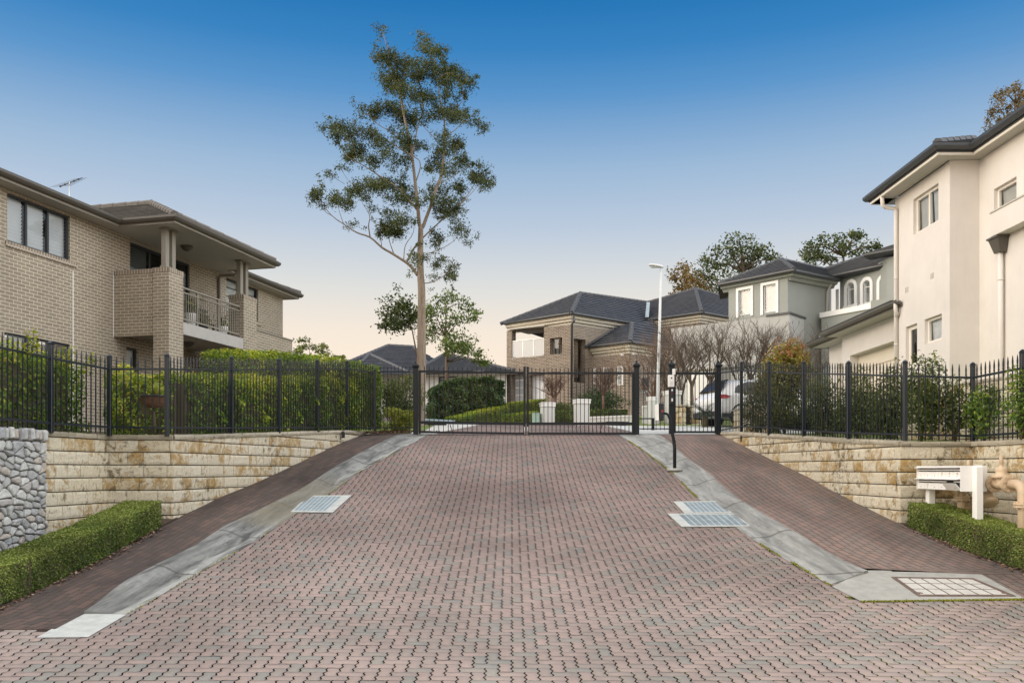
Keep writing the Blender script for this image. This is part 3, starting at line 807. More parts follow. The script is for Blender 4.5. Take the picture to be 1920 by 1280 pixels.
def retaining_wall(label,pl,cap,zref,seed,origin,patches=()):
    t=thing('retaining_wall',label,'retaining wall',origin)
    mb=MB(); bk=MB()
    zt=lambda p: cap(p[1])-.07; zb=lambda p: prof(p[1])-.02
    blocks(mb,bk,pl,zt,zb,zref,seed=seed)
    mb.build('split_face_blocks',m_stone,t,recalc=False)
    bk.build('wall_core',m_stonej,t)
    cm=MB(); capstones(cm,pl,lambda p:cap(p[1]),seed=seed); cm.build('capping_course',m_cap,t)
    return t
# west wall: outward normal must face the drive / camera: travel so that right-hand side is outward
WL=[(-7.02,10.9),(-6.6,13.9),(-5.52,13.9)]+L_WALL[4:]
WL_END=(-3.86,23.5)
retaining_wall('long sandstone block retaining wall beside the stained kerb and dark path, fence on top',[(-7.25,9.4)]+WL,cap_left,.49,5,(-5.5,13.9,prof(13.9)))
WR=[(5.57,23.3)]+R_WALL[::-1][1:8]+[(6.19,13.6),(7.33,13.6),(7.62,10.),(8.0,7.)]
retaining_wall('sandstone block retaining wall behind the white letterboxes and beige pipes, fence on top',WR,cap_right,.375,9,(6.19,13.6,prof(13.6)))

# dry stone rubble wall at the far west
def rubble():
    t=thing('rubble_wall','grey dry stone rubble wall of irregular fieldstones beside the clipped hedge','stone wall',(-7.1,10.,prof(10)))
    a=Vector((-7.55,7.0)); b=Vector((-6.72,12.28)); dr=(b-a); L=dr.length; dr.normalize(); n=Vector((dr.y,-dr.x))
    mb=MB(); rnd=random.Random(4); zt=.40; zb=-1.9; AN=1.28
    # irregular fieldstones: cells between scattered points (stretched sideways)
    H_=(zt-zb)*AN; pts=[]; gy=.118; ny=int(H_/gy)
    for j in range(ny+1):
        xx=-.1+(j%2)*.07
        while xx<L+.1:
            if rnd.random()>.12: pts.append((xx+rnd.uniform(-.05,.05),j*gy+rnd.uniform(-.045,.045)))
            xx+=rnd.choice((.12,.15,.19,.24))
    def cell(i):
        c=pts[i]; pl=[(max(0,c[0]-.4),max(0,c[1]-.4)),(min(L,c[0]+.4),max(0,c[1]-.4)),(min(L,c[0]+.4),min(H_,c[1]+.4)),(max(0,c[0]-.4),min(H_,c[1]+.4))]
        for k,q in enumerate(pts):
            if k==i or abs(q[0]-c[0])>.7 or abs(q[1]-c[1])>.7: continue
            mx,my=(c[0]+q[0])/2,(c[1]+q[1])/2; nx,ny_=q[0]-c[0],q[1]-c[1]; out=[]
            for t_ in range(len(pl)):
                p,r_=pl[t_],pl[(t_+1)%len(pl)]; dp=(p[0]-mx)*nx+(p[1]-my)*ny_; dr_=(r_[0]-mx)*nx+(r_[1]-my)*ny_
                if dp<=0: out.append(p)
                if (dp<0)!=(dr_<0) and dp!=dr_: u=dp/(dp-dr_); out.append((p[0]+(r_[0]-p[0])*u,p[1]+(r_[1]-p[1])*u))
            pl=out
            if len(pl)<3: return []
        return pl
    def stone(out,pr,col):
        n_=len(out); cx=sum(p[0] for p in out)/n_; cz=sum(p[1] for p in out)/n_; V=[]
        size=max(max(p[0] for p in out)-min(p[0] for p in out),.03)
        tilt=(rnd.uniform(-.25,.25),rnd.uniform(-.25,.25))
        for ins,o in ((.008,-.05),(.009,pr*.35),(.016,pr*.8),(.034,pr)):
            for (ss,zz) in out:
                dx,dz=ss-cx,zz-cz; ln=max(math.hypot(dx,dz),1e-4); k=max(.2,1-ins/ln); x_,z_=cx+dx*k,cz+dz*k
                q=a+dr*min(max(x_,0),L); oo=o+((dx*tilt[0]+dz*tilt[1])*.35*k+rnd.uniform(-.004,.004) if o>pr*.5 else 0); V.append((q.x+n.x*oo,q.y+n.y*oo,z_))
        mb.mesh(V,[(r*n_+j,r*n_+(j+1)%n_,(r+1)*n_+(j+1)%n_,(r+1)*n_+j) for r in range(3) for j in range(n_)]+[tuple(range(3*n_,4*n_))],False,col)
    for i in range(len(pts)):
        if not(-.05<pts[i][0]<L+.05): continue
        pl=cell(i)
        if len(pl)<3: continue
        # round the corners by cutting each one
        rd=[]
        for t_ in range(len(pl)):
            p,q,r_=pl[t_-1],pl[t_],pl[(t_+1)%len(pl)]; rd+=[(q[0]+(p[0]-q[0])*.22,q[1]+(p[1]-q[1])*.22),(q[0]+(r_[0]-q[0])*.22,q[1]+(r_[1]-q[1])*.22)]
        stone([(x_,zb+z_/AN) for x_,z_ in rd],rnd.uniform(.03,.06),rnd.uniform(.01,1))
    # upright coping stones
    s=0.
    while s<L-.02:
        w=rnd.uniform(.07,.14); e=min(s+w,L); h0=.40+rnd.uniform(-.015,.015); h1=.58+rnd.uniform(-.02,.015)
        stone([(s+.01,h0),(e-.01,h0+.005),(e-.002,h0+.03),(e-.004,h1-.03),(e-.02,h1),(s+.02,h1-.005),(s+.003,h1-.03),(s+.002,h0+.03)],rnd.uniform(.04,.075),rnd.uniform(.01,1)); s=e
    # end return stones
    mb.build('fieldstones',m_rubble,t)
    bk=MB(); p0=a-n*.35; bk.obox((p0.x,p0.y,-2.1),(n.x*.36,n.y*.36,0),((b-a).x,(b-a).y,0),(0,0,2.1+.52)); bk.build('wall_core',m_rubj,t)
rubble()

# ---------------------------------------------------------------- spear-top fences
def post(t,p,zb,zt,w=.062,mat=None,finial=False,label=None):
    mb=MB(); x,y=p
    mb.bbox((x,y,(zb+zt)/2),(w,w,zt-zb),.004)
    mb.lathe((x,y,zt),[(w*.75,0),(w*.8,.012),(w*.62,.02),(w*.72,.03),(w*.5,.045),(w*.18,.06),(.002,.064)] if not finial else [(w*.72,-.03),(w*.78,0),(w*.9,.02),(w*.95,.045),(w*.55,.05),(w*.3,.075),(w*.22,.085),(w*.3,.105),(w*.12,.13),(.003,.15)],4 if not finial else 12,ph=math.pi/4,sm=False)
    o=mb.build('post',mat or m_fence,t); return o
def picket(mb,x,y,zb,zr,rz,w=.0145,spear=.165):
    mb.box((x,y,(zb+zr+.045)/2),(w,w,zr+.045-zb),rz)
    if spear:
        h=spear
        mb.lathe((x,y,zr+.02),[(w*.8,0),(w*1.05,.012),(w*.75,.03),(w*.7,.04),(w*1.0,.055),(w*.85,.07),(w*1.0,.085),(w*.5,h*.95),(.0008,h+.02)],4,ph=math.pi/4+rz,sm=False)
def panel(t,a,b,za,zb_,sp=.112,spear=.165,mat=None,rail=.032,name='picket_panel'):
    """a,b plan points; za,zb_ = (top rail, bottom rail, picket foot) heights at a and b"""
    a=Vector(a);b=Vector(b); d=b-a; L=d.length; rz=math.atan2(d.y,d.x); n=max(1,int(round(L/sp))); mb=MB()
    for i in range(1,n):
        u=i/n; p=a+d*u; zr=za[0]+(zb_[0]-za[0])*u; zf_=za[2]+(zb_[2]-za[2])*u
        picket(mb,p.x,p.y,zf_+.012,zr,rz,spear=spear)
    nn=Vector((-d.y,d.x)).normalized()*.016
    for k,h in ((0,rail),(1,rail)):
        mb.obox((a.x-nn.x,a.y-nn.y,za[k]-h),(d.x,d.y,zb_[k]-za[k]),(nn.x*2,nn.y*2,0),(0,0,h))
    return mb.build(name,mat or m_fence,t)

def fence(name,label,posts,origin,extra=()):
    """posts: (px, depth, ytop, yrailtop, yrailbottom, yfoot)"""
    t=thing('spear_top_fence',label,'fence',origin)
    pts=[]
    for (px,d,yt,yr,yb,yf) in posts:
        pts.append(((X(px,d),d),Zp(yt,d),(Zp(yr,d),Zp(yb,d),Zp(yf,d))))
    for k,(p,zt,z) in enumerate(pts): post(t,p,z[2]-.03,zt-.05)
    for (p,zt,z),(q,zt2,z2) in zip(pts,pts[1:]): panel(t,p,q,z,z2)
    return t,pts
LF=[(-16,11.2,612,646,781,802),(95,12.5,640,669,791,808),(205,13.8,665,690,798.7,814),(313,13.8,663,690,799.5,814.5),(434,16.1,668,691.5,800.5,811),(523,17.8,672,691,800,809),(595,19.7,674,691,800,807.5),(651,21.6,676,691,798,806),(703,22.9,692,697,801,808)]
fence('fence','charcoal spear top fence along the long sandstone wall in front of the leafy hedge',LF,(X(313,13.8),13.8,.57))
RF=[(1390,21.1,678,693,797.5,808.7),(1442,19.2,677,695.5,800,813),(1507,17.6,677,698,805,817),(1591,15.6,677,700,809.7,822.5),(1697,13.72,675.6,703,812,827),(1824,13.7,680,706,815,828),(1917,12.45,656,688,809,826),(2045,11.0,628,665,800,824)]
ft,fp=fence('fence','charcoal spear top fence above the white letterboxes in front of the bronze shrubs',[(1349.5,22.75,690,698,805.5,811)]+RF,(X(1697,13.7),13.7,.45))

# ---------------------------------------------------------------- gates
GD=GATE_D
def gx(px): return X(px,GD)
def gz(py): return Zp(py,GD)
def gpost(name,label,px,ytop,ybot,w,grp='gate posts'):
    t=thing(name,label,'gate post',(gx(px),GD,gz(ybot)-.02),grp)
    mb=MB(); mb.bbox((gx(px),GD,(gz(ytop)+gz(ybot))/2-.03),(w,w,gz(ytop)-gz(ybot)+.02),.006); mb.build('shaft',m_gate,t)
    mb=MB(); c=w*.72
    mb.lathe((gx(px),GD,gz(ytop)-.02),[(w*.72,-.05),(w*.80,-.02),(w*1.02,0),(w*1.05,.03),(w*.75,.045),(w*.62,.07),(w*.25,.085)],4,ph=math.pi/4,sm=False)
    mb.lathe((gx(px),GD,gz(ytop)+.06),[(.018,0),(.024,.012),(.016,.022),(.026,.038),(.024,.052),(.008,.072),(.002,.08)],10)
    mb.build('post_cap',m_gate,t)
gpost('gate_post','black gate post with flared cap beside the yellow green shrub and gum tree',779.5,686,815,.125)
gpost('gate_post','black gate post with flared cap between the double gate and the motor panel',1193.5,685,813,.13)
gpost('gate_post','black gate post carrying the white keypad box, with finial cap',1259,684,810,.13)
gpost('gate_post','black gate post hinging the pedestrian gate where the east fence begins',1347,685,811,.13)
def gate_leaf(label,p0,p1,y_top,y_mid,y_bot,sp,tall_at):
    t=thing('driveway_gate',label,'gate',(gx(p0),GD,prof(GD)),'double driveway gate leaves')
    x0,x1=gx(p0),gx(p1); mb=MB()
    zt,zm,zb=[tuple(gz(v) for v in q) for q in (y_top,y_mid,y_bot)]
    for z,h in ((zt,.055),(zm,.07),(zb,.05)):
        mb.obox((x0,GD-.025,z[0]-h/2),(x1-x0,0,z[1]-z[0]),(0,.05,0),(0,0,h))
    for k,x in ((0,x0),(1,x1)):
        top=zt[k]+(.17 if tall_at==k else .03); w=.06
        mb.bbox((x,GD,(top+zb[k]-.045)/2),(w,w,top-zb[k]+.045),.004)
    mb.build('gate_frame',m_gate,t)
    mb=MB(); n=int(round(abs(x1-x0)/sp))
    for i in range(1,n):
        u=i/n; x=x0+(x1-x0)*u; picket(mb,x,GD,zb[0]+(zb[1]-zb[0])*u-.01,zt[0]+(zt[1]-zt[0])*u,0,.017,.115)
    mb.build('gate_bars',m_gate,t)
    mb=MB(); e=x0 if tall_at==0 else x1
    mb.tube([(e,GD-.05,zb[tall_at]+.18),(e,GD-.05,zb[tall_at]-.07)],.012,6); mb.build('drop_bolt',m_steel,t)
    # operator arm on the inside of the leaf
    mb=MB(); h=x1 if tall_at==0 else x0; s=-1 if tall_at==0 else 1
    mb.tube([(h+s*.1,GD+.16,zm[1]+.03),(h+s*.95,GD+.12,zm[1]+.03)],[.035,.022],8); mb.box((h+s*.45,GD+.15,zm[1]+.02),(.5,.09,.09))
    mb.tube([(h+s*.8,GD+.12,zm[1]),(h+s*.9,GD+.3,zb[1]-.1)],.01,5)
    mb.build('operator_arm',m_plast,t)
gate_leaf('black barred driveway gate leaf on the gum tree side of the double gate',787,983.5,(696,699),(791.5,794.5),(809.5,812.5),.1285,1)
gate_leaf('black barred driveway gate leaf on the lamp side of the double gate',989.5,1187,(699.5,699.5),(794,794),(812.3,812.3),.108,0)
def infill(name,label,cat,p0,p1,yr,yb,yf,sp,box=False,grp=None):
    t=thing(name,label,cat,(gx(p0),GD,gz(yf)),grp)
    panel(t,(gx(p0),GD),(gx(p1),GD),(gz(yr),gz(yb),gz(yf)),(gz(yr),gz(yb),gz(yf)),sp,.13,m_gate,.03)
    return t
infill('fence_panel','short black barred panel between the hedge end and the tall gate post','fence',706,775,696.5,800.5,808,.103)
t=infill('fence_panel','black barred panel behind the slim white lamp pole, motor frame at its foot','fence',1199,1253.5,699,802.5,807,.104)
mb=MB(); mb.obox((gx(1199),GD-.02,gz(785.5)),(gx(1227)-gx(1199),0,0),(0,.04,0),(0,0,.03)); mb.bbox((gx(1224.5),GD+.03,(gz(785)+gz(806))/2),(.07,.1,gz(785)-gz(806)),.005); mb.build('motor_frame',m_gate,t)
def ped_gate():
    t=thing('pedestrian_gate','black barred pedestrian gate beside the white car, with latch box','gate',(gx(1264),GD,gz(811)))
    x0,x1=gx(1265),gx(1342); mb=MB()
    for y,h in ((700,.06),(809.5,.05)): mb.obox((x0,GD-.022,gz(y)-h/2),(x1-x0,0,0),(0,.044,0),(0,0,h))
    for x in (x0,x1): mb.bbox((x,GD,(gz(696)+gz(812))/2),(.055,.055,gz(696)-gz(812)),.004)
    mb.build('gate_frame',m_gate,t); mb=MB()
    n=10
    for i in range(1,n): picket(mb,x0+(x1-x0)*i/n,GD,gz(809),gz(700),0,.017,.13)
    mb.build('gate_bars',m_gate,t)
    mb=MB(); mb.bbox((x1-.01,GD-.05,gz(797)),(.06,.06,.10),.006); mb.build('hinge_box',m_plast,t)
ped_gate()
# small fittings let into the wall faces
for lab,(px,py,d) in (('small black spout let into the stone wall near the gum tree gate post',(641,816,21.1)),('small black spout let into the stone wall under the east fence near the car',(1393.5,823,20.9))):
    p=P(px,py,d); mb=MB(); s=1 if px<900 else -1
    mb.bbox((p.x+s*.05,p.y-.08,p.z),(.075,.09,.13),.012); mb.lathe((p.x+s*.05,p.y-.08,p.z+.06),[(.045,0),(.03,.03),(.01,.045)],8)
    tag(mb.build('wall_spout',m_plast,origin=p),lab,'wall fitting',group='black spouts in the stone walls')

# things on the gate post and the kerb
t=thing('keypad_intercom','white keypad intercom with black button strip fixed to a gate post','intercom',(gx(1257),GD-.09,gz(755)))
mb=MB(); mb.bbox((gx(1256.8),GD-.11,gz(715)),(.165,.09,.32),.012); mb.build('keypad_housing',m_whitem,t)
mb=MB(); mb.box((gx(1257.2),GD-.157,gz(709.5)),(.035,.006,.035)); mb.build('camera_lens',m_plast,t); mb=MB()
for k in range(4):
    for j in range(3): mb.box((gx(1257)+(j-1)*.026,GD-.157,gz(715)-.02-k*.026),(.016,.004,.014))
mb.build('keys',m_steel,t)
mb=MB(); mb.bbox((gx(1258.5),GD-.10,gz(743)),(.075,.07,.42),.006); mb.build('button_strip',m_plast,t)
for py_,h_ in ((732,.05),(750,.08)): mb=MB(); mb.box((gx(1258.5),GD-.138,gz(py_)),(.04,.006,h_)); mb.build('label_plate',m_white,t)
mb=MB(); mb.box((gx(1258.7),GD-.138,gz(737)),(.03,.006,.02)); mb.build('call_button',m_red,t)
mb=MB(); mb.bbox((gx(1262.3),GD-.09,gz(697.5)),(.075,.07,.155),.008); tag(mb.build('sensor_box',m_whitem,origin=(gx(1262),GD-.09,gz(703))),'small white sensor box near the top of the keypad gate post','sensor')
def pedestal():
    d=18.0; base=P(1265,881,d); t=thing('intercom_pedestal','black gooseneck intercom pedestal rising out of the kerb, grey reader head','intercom post',base)
    mb=MB(); path=[(1265,886),(1265,840),(1263.5,826),(1260,810),(1258,795),(1256.5,786),(1253,778),(1250,775.3),(1244,774.7)]
    mb.tube([P(a,b,d) for a,b in path],[.036,.036,.036,.035,.033,.03,.027,.026,.024],10); mb.build('gooseneck_pole',m_gate,t)
    mb=MB(); mb.lathe(base+Vector((0,0,-.02)),[(.17,0),(.175,.03),(.15,.055),(.06,.06)],14); mb.build('footing',m_apron,t)
    mb=MB(); h=P(1239,772.5,d); mb.bbox(h,(.10,.20,.36),.014); mb.build('reader_body',m_plast,t)
    mb=MB(); v=[P(1227.5,759,d-.1),P(1235,757,d-.12),P(1235.5,788,d-.12),P(1229,787.5,d-.1)]; w=[q+Vector((.03,.2,0)) for q in v]
    mb.mesh(v+w,[(0,1,2,3),(4,7,6,5),(0,4,5,1),(1,5,6,2),(2,6,7,3),(3,7,4,0)]); mb.build('reader_face',m_whitem,t)
    mb=MB(); q=P(1241,771,d); mb.box((q.x-.01,q.y-.103,q.z),(.03,.006,.05)); mb.build('call_button',m_red,t)
pedestal()
# ---------------------------------------------------------------- building helpers
def ray_line(px,p0,p1):
    """parameter (metres from p0) where the sight line of a pixel column meets the plan line p0-p1, and depth"""
    u=(px-HX)/F; dx,dy=p1[0]-p0[0],p1[1]-p0[1]; L=math.hypot(dx,dy); dx/=L; dy/=L
    s=(u*p0[1]-p0[0])/(dx-u*dy); return s,p0[1]+dy*s
def hole(p0,p1,pa,pb,yt,yb,at=None):
    """opening between pixel columns pa..pb; top / bottom rows measured at column 'at' (default pa)"""
    a,da=ray_line(pa,p0,p1); b,db=ray_line(pb,p0,p1)
    d=ray_line(at if at is not None else pa,p0,p1)[1]
    return (min(a,b),max(a,b),Zp(yb,d),Zp(yt,d))
def wall(mb,p0,p1,z0,z1,holes=(),rev=.1):
    p0=Vector(p0);p1=Vector(p1);d=p1-p0;L=d.length;d.normalize();n=Vector((d.y,-d.x))
    us=sorted({0,L,*[h[0] for h in holes],*[h[1] for h in holes]}); zs=sorted({z0,z1,*[max(z0,h[2]) for h in holes],*[min(z1,h[3]) for h in holes]})
    us=[u for u in us if 0<=u<=L]; zs=[z for z in zs if z0<=z<=z1]
    pt=lambda u,z,o=0: (p0.x+d.x*u-n.x*o,p0.y+d.y*u-n.y*o,z)
    for a,b in zip(us,us[1:]):
        for c,e in zip(zs,zs[1:]):
            m,k=(a+b)/2,(c+e)/2
            if any(h[0]<m<h[1] and h[2]<k<h[3] for h in holes): continue
            mb.face([pt(a,c),pt(b,c),pt(b,e),pt(a,e)])
    for h in holes:
        a,b,c,e=h[0],h[1],max(h[2],z0),min(h[3],z1)
        mb.face([pt(a,c),pt(a,e),pt(a,e,rev),pt(a,c,rev)]); mb.face([pt(b,e),pt(b,c),pt(b,c,rev),pt(b,e,rev)])
        mb.face([pt(a,e),pt(b,e),pt(b,e,rev),pt(a,e,rev)]); mb.face([pt(b,c),pt(a,c),pt(a,c,rev),pt(b,c,rev)])
def framebox(mb,p0,p1,u0,u1,z0,z1,o0,o1):
    """solid between wall offsets o0..o1 (inward positive)"""
    p0=Vector(p0);d=(Vector(p1)-p0).normalized();n=Vector((d.y,-d.x)); o=p0+d*u0-n*o0
    mb.obox((o.x,o.y,z0),(d.x*(u1-u0),d.y*(u1-u0),0),(-n.x*(o1-o0),-n.y*(o1-o0),0),(0,0,z1-z0))
def window(parent,p0,p1,h,rev=.1,cols=(),rows=(),mat=None,fw=.045,blind=None,glass=None,slat=.07,void=True,louv=None,name='window'):
    u0,u1,z0,z1=h; fr=MB(); a,b=rev-.05,rev+.01
    for q in ((u0,u0+fw,z0,z1),(u1-fw,u1,z0,z1)): framebox(fr,p0,p1,*q,a,b)
    for q in ((z0,z0+fw),(z1-fw,z1)): framebox(fr,p0,p1,u0+fw,u1-fw,*q,a,b)
    for c in cols: 
        u=u0+(u1-u0)*c; framebox(fr,p0,p1,u-fw*.55,u+fw*.55,z0+fw,z1-fw,a,b)
    for r in rows:
        z=z0+(z1-z0)*r; framebox(fr,p0,p1,u0+fw,u1-fw,z-fw*.4,z+fw*.4,a+.005,b-.005)
    f=fr.build(name,mat or m_dark,parent)
    g=MB(); P0=Vector(p0);d=(Vector(p1)-P0).normalized();n=Vector((d.y,-d.x))
    pt=lambda u,z,o: (P0.x+d.x*u-n.x*o,P0.y+d.y*u-n.y*o,z)
    o=rev-.02; g.face([pt(u0+fw*.5,z0+fw*.5,o),pt(u1-fw*.5,z0+fw*.5,o),pt(u1-fw*.5,z1-fw*.5,o),pt(u0+fw*.5,z1-fw*.5,o)]); g.build('pane',glass or m_glass,f)
    if blind is not None:
        bl=MB(); z=z0+fw; spans=blind if isinstance(blind,(list,tuple)) else [(0,1)]
        for (s0,s1) in spans:
            A_,B_=u0+(u1-u0)*s0+.02,u0+(u1-u0)*s1-.02; z=z0+.02
            while z<z1-.02:
                zt=min(z+slat*(.93 if slat>.5 else .84),z1-.01); bl.face([pt(A_,z,rev+.07),pt(B_,z,rev+.07),pt(B_,zt,rev+.035),pt(A_,zt,rev+.035)]); z+=slat
        bl.build('blind',louv or m_blind,f)
    if void:
        v=MB(); q=[pt(u0,z0,rev+.012),pt(u1,z0,rev+.012),pt(u1,z1,rev+.012),pt(u0,z1,rev+.012)]; w=[pt(u0,z0,rev+.6),pt(u1,z0,rev+.6),pt(u1,z1,rev+.6),pt(u0,z1,rev+.6)]
        v.mesh(q+w,[(0,1,5,4),(1,2,6,5),(2,3,7,6),(3,0,4,7),(4,5,6,7)]); v.build('room',m_void,f)
    return f
def roof_plane(mb,pts,step=.32,lift=.05,rv=(.004,.03)):
    pts=[Vector(p) for p in pts]; n=Vector((0,0,0))
    if len(pts)>3:
        n0=Vector((0,0,0))
        for i in range(len(pts)): n0+=(pts[i]-pts[0]).cross(pts[(i+1)%len(pts)]-pts[0])
        n0.normalize()
        if max(abs((p-pts[0]).dot(n0)) for p in pts)>.03:
            for i in range(1,len(pts)-1): roof_plane(mb,[pts[0],pts[i],pts[i+1]],step,lift,rv)
            return
    for i in range(len(pts)): n+=(pts[i]-pts[0]).cross(pts[(i+1)%len(pts)]-pts[0])
    n.normalize()
    if n.z<0: n=-n
    u=Vector((-n.y,n.x,0)).normalized(); v=n.cross(u)
    if v.z<0: v=-v; 
    o=pts[0]; q=[((p-o).dot(u),(p-o).dot(v)) for p in pts]
    vmin=min(p[1] for p in q); vmax=max(p[1] for p in q); k=0; a=vmin
    def clip(pl,val,keep_above):
        out=[]
        for i in range(len(pl)):
            p,r=pl[i],pl[(i+1)%len(pl)]; ip=(p[1]>=val-1e-7) if keep_above else (p[1]<=val+1e-7); ir=(r[1]>=val-1e-7) if keep_above else (r[1]<=val+1e-7)
            if ip: out.append(p)
            if ip!=ir: t=(val-p[1])/(r[1]-p[1]); out.append((p[0]+(r[0]-p[0])*t,val))
        return out
    while a<vmax-1e-4:
        b=min(a+step,vmax); pl=clip(clip(q,a,True),b,False)
        if len(pl)>=3:
            h=lambda vv: lift*(1-(vv-a)/step)+.004
            P3=[o+u*p[0]+v*p[1]+n*h(p[1]) for p in pl]; off=.15*(k%2)
            mb.face(P3,[(p[0]+off,p[1]-vmin) for p in pl])
            for i in range(len(pl)):
                p,r=pl[i],pl[(i+1)%len(pl)]
                if abs(p[1]-a)<1e-5 and abs(r[1]-a)<1e-5 and abs(p[0]-r[0])>1e-4:
                    A_=o+u*p[0]+v*p[1];B_=o+u*r[0]+v*r[1]
                    mb.face([A_+n*h(a),A_,B_,B_+n*h(a)],[(p[0],rv[0]),(p[0],rv[1]),(r[0],rv[1]),(r[0],rv[0])])
        a=b; k+=1
def on_plane(px,py,a,b,c):
    a,b,c=Vector(a),Vector(b),Vector(c); n=(b-a).cross(c-a); dr=Vector(((px-HX)/F,1.,(HY-py)/F)); return dr*(a.dot(n)/dr.dot(n))
class RB(list):
    def build(s,name,mat,parent):
        for m in s: m.build(name,mat,parent)
def ridge(mb,a,b,r=.11,ln=.42):
    if isinstance(mb,RB): m=MB(); mb.append(m); mb=m
    a=Vector(a);b=Vector(b);L=(b-a).length;n=max(1,int(L/ln)); 
    for i in range(n):
        p=a.lerp(b,i/n);q=a.lerp(b,(i+1.08)/n if i<n-1 else 1); mb.tube([p,q],[r*1.0,r*.86],7,sm=False)
def gutter_profile(z,h=.12,w=.12): return [(.0,z),(w*.55,z),(w*.8,z+h*.25),(w,z+h*.55),(w,z+h),(w-.012,z+h),(w-.02,z+h*.6),(.012,z+.02),(.0,z+h*.9)]
def downpipe(parent,pts,r,mat,name='downpipe',clips=()):
    mb=MB(); mb.tube(pts,r,10)
    for c in clips: mb.lathe(Vector(c),[(r*1.12,-.02),(r*1.12,.02)],10)
    return mb.build(name,mat,parent)

# ---------------------------------------------------------------- tan brick house in the west
def house_left():
    A0=Vector((-10.83,23.2)); e=Vector((.239,.971)).normalized(); n=Vector((e.y,-e.x))
    q=lambda s,t=0.: A0+e*s+n*t
    def sp(px,t=0.):   # s where pixel column meets the line offset by t
        s,d=ray_line(px,q(0,t),q(1,t)); return s,d
    gz0=1.0; ZS=6.48
    t=thing('brick_house','two storey tan brick house with corner balcony and bronze gutters, west of the drive','house',(*q(0,-3),gz0))
    p0,p1=q(-13),q(9.2); off=13.
    def H(pa,pb,yt,yb,at=None):
        return hole(p0,p1,pa,pb,yt,yb,at)
    w1=H(13.5,131,361,452); w2=H(8.5,131,622,742); dr=H(244,356,454,700,244); dr=(dr[0],dr[1],4.06,dr[3]); w3=H(424,484,521,604,484); w3=(w3[0],w3[1],w3[2],Zp(543,sp(484)[1])); w4=H(237,258,650,740)
    mb=MB(); wall(mb,p0,p1,gz0-.5,ZS,[w1,w2,dr,w3,w4],.11)
    pe=q(9.2,-9); wall(mb,p1,pe,gz0-.5,ZS); wall(mb,pe,q(-13,-9),gz0-.5,ZS)
    mb.build('brick_wall',m_brickL,t)
    window(t,p0,p1,w1,.1,(.315,.66),(),m_dark,.05,[(0.,.30),(.34,.64),(.68,1)],m_glass,.085)
    window(t,p0,p1,w2,.1,(.35,.67),(),m_dark,.05,[(.0,.33),(.36,.66)],m_glass,3.,louv=m_drape)
    window(t,p0,p1,dr,.1,(.33,.66),(),m_dark,.055,[(0.,.32)],m_glassd,3.,louv=m_drape,name='sliding_door')
    window(t,p0,p1,w3,.1,(.42,),(),m_dark,.05,[(0.,1.)],m_glass,.3,louv=m_drape)
    window(t,p0,p1,w4,.1,(),(),m_dark,.05,[(0,1)],m_glass,3.,louv=m_drape)
    # brick sills, door head, expansion joints
    for w_,a_,b_ in ((w1,-.06,.22),(w3,0,.18)): mb=MB(); framebox(mb,p0,p1,w_[0]+a_,w_[1]+b_,w_[2]-.12,w_[2],-.035,.09); mb.build('brick_sill',m_brickLs,t)
    mb=MB(); framebox(mb,p0,p1,dr[0],dr[1],dr[3],ZS-.01,-.006,.05); mb.build('door_head',m_fascia,t)
    mb=MB()
    for px,ya,yb in ((137,508,650),):
        s=sp(px)[0]+off; d=sp(px)[1]; framebox(mb,p0,p1,s-.012,s+.012,gz0,Zp(ya,d),-.004,.01)
    framebox(mb,p0,p1,off-.02,off+.012,3.6,5.38,-.006,.01)
    mb.build('expansion_joint',m_white,t)
    # balcony: parapet, piers, slab
    mb=MB()
    a=q(0.,0); mb.obox((a.x,a.y,3.61),(n.x*1.29,n.y*1.29,0),(e.x*.23,e.y*.23,0),(0,0,1.66)); mb.build('balcony_parapet',m_brickL,t)
    mb=MB(); a=q(-.012,0); mb.obox((a.x,a.y,5.27),(n.x*1.285,n.y*1.285,0),(e.x*.25,e.y*.25,0),(0,0,.12)); mb.build('soldier_course',m_brickLs,t); mb=MB()
    a=q(-.072,1.27); mb.obox((a.x,a.y,5.27),(n.x*.495,n.y*.495,0),(e.x*.66,e.y*.66,0),(0,0,.125)); mb.build('soldier_course',m_brickLs,t); mb=MB()
    a=q(3.585,1.24); mb.obox((a.x,a.y,5.27),(n.x*.525,n.y*.525,0),(e.x*.79,e.y*.79,0),(0,0,.125))
    mb.build('soldier_course',m_brickLs,t)
    for s0,s1,t0,t1 in ((-.06,.575,1.285,1.755),(3.6,4.36,1.25,1.755)):
        mb=MB(); a=q(s0,t0); mb.obox((a.x,a.y,gz0-.4),(n.x*(t1-t0),n.y*(t1-t0),0),(e.x*(s1-s0),e.y*(s1-s0),0),(0,0,5.27-gz0+.4)); mb.build('brick_pier',m_brickL,t)
        for k in (0,1):
            mb=MB(); ss=(s0+s1)/2-.14+.28*k if s1-s0<.7 else s0+.2+.3*k; tt=(t0+t1)/2
            c=q(ss,tt); rz=math.atan2(n.y,n.x)
            mb.bbox((c.x,c.y,(5.39+ZS)/2),(.15,.15,ZS-5.39),.008,rz); mb.bbox((c.x,c.y,5.43),(.2,.2,.08),.01,rz); mb.bbox((c.x,c.y,ZS-.02),(.24,.24,.03),.005,rz)
            mb.build('column',m_fascia,t)
    mb=MB(); a=q(.23,.0); mb.obox((a.x,a.y,3.71),(n.x*1.7,n.y*1.7,0),(e.x*3.37,e.y*3.37,0),(0,0,.31)); a=q(.576,1.70); mb.obox((a.x,a.y,3.70),(n.x*.05,n.y*.05,0),(e.x*3.02,e.y*3.02,0),(0,0,.33)); mb.build('balcony_slab',m_slab,t)
    # railing
    mb=MB(); T=1.62
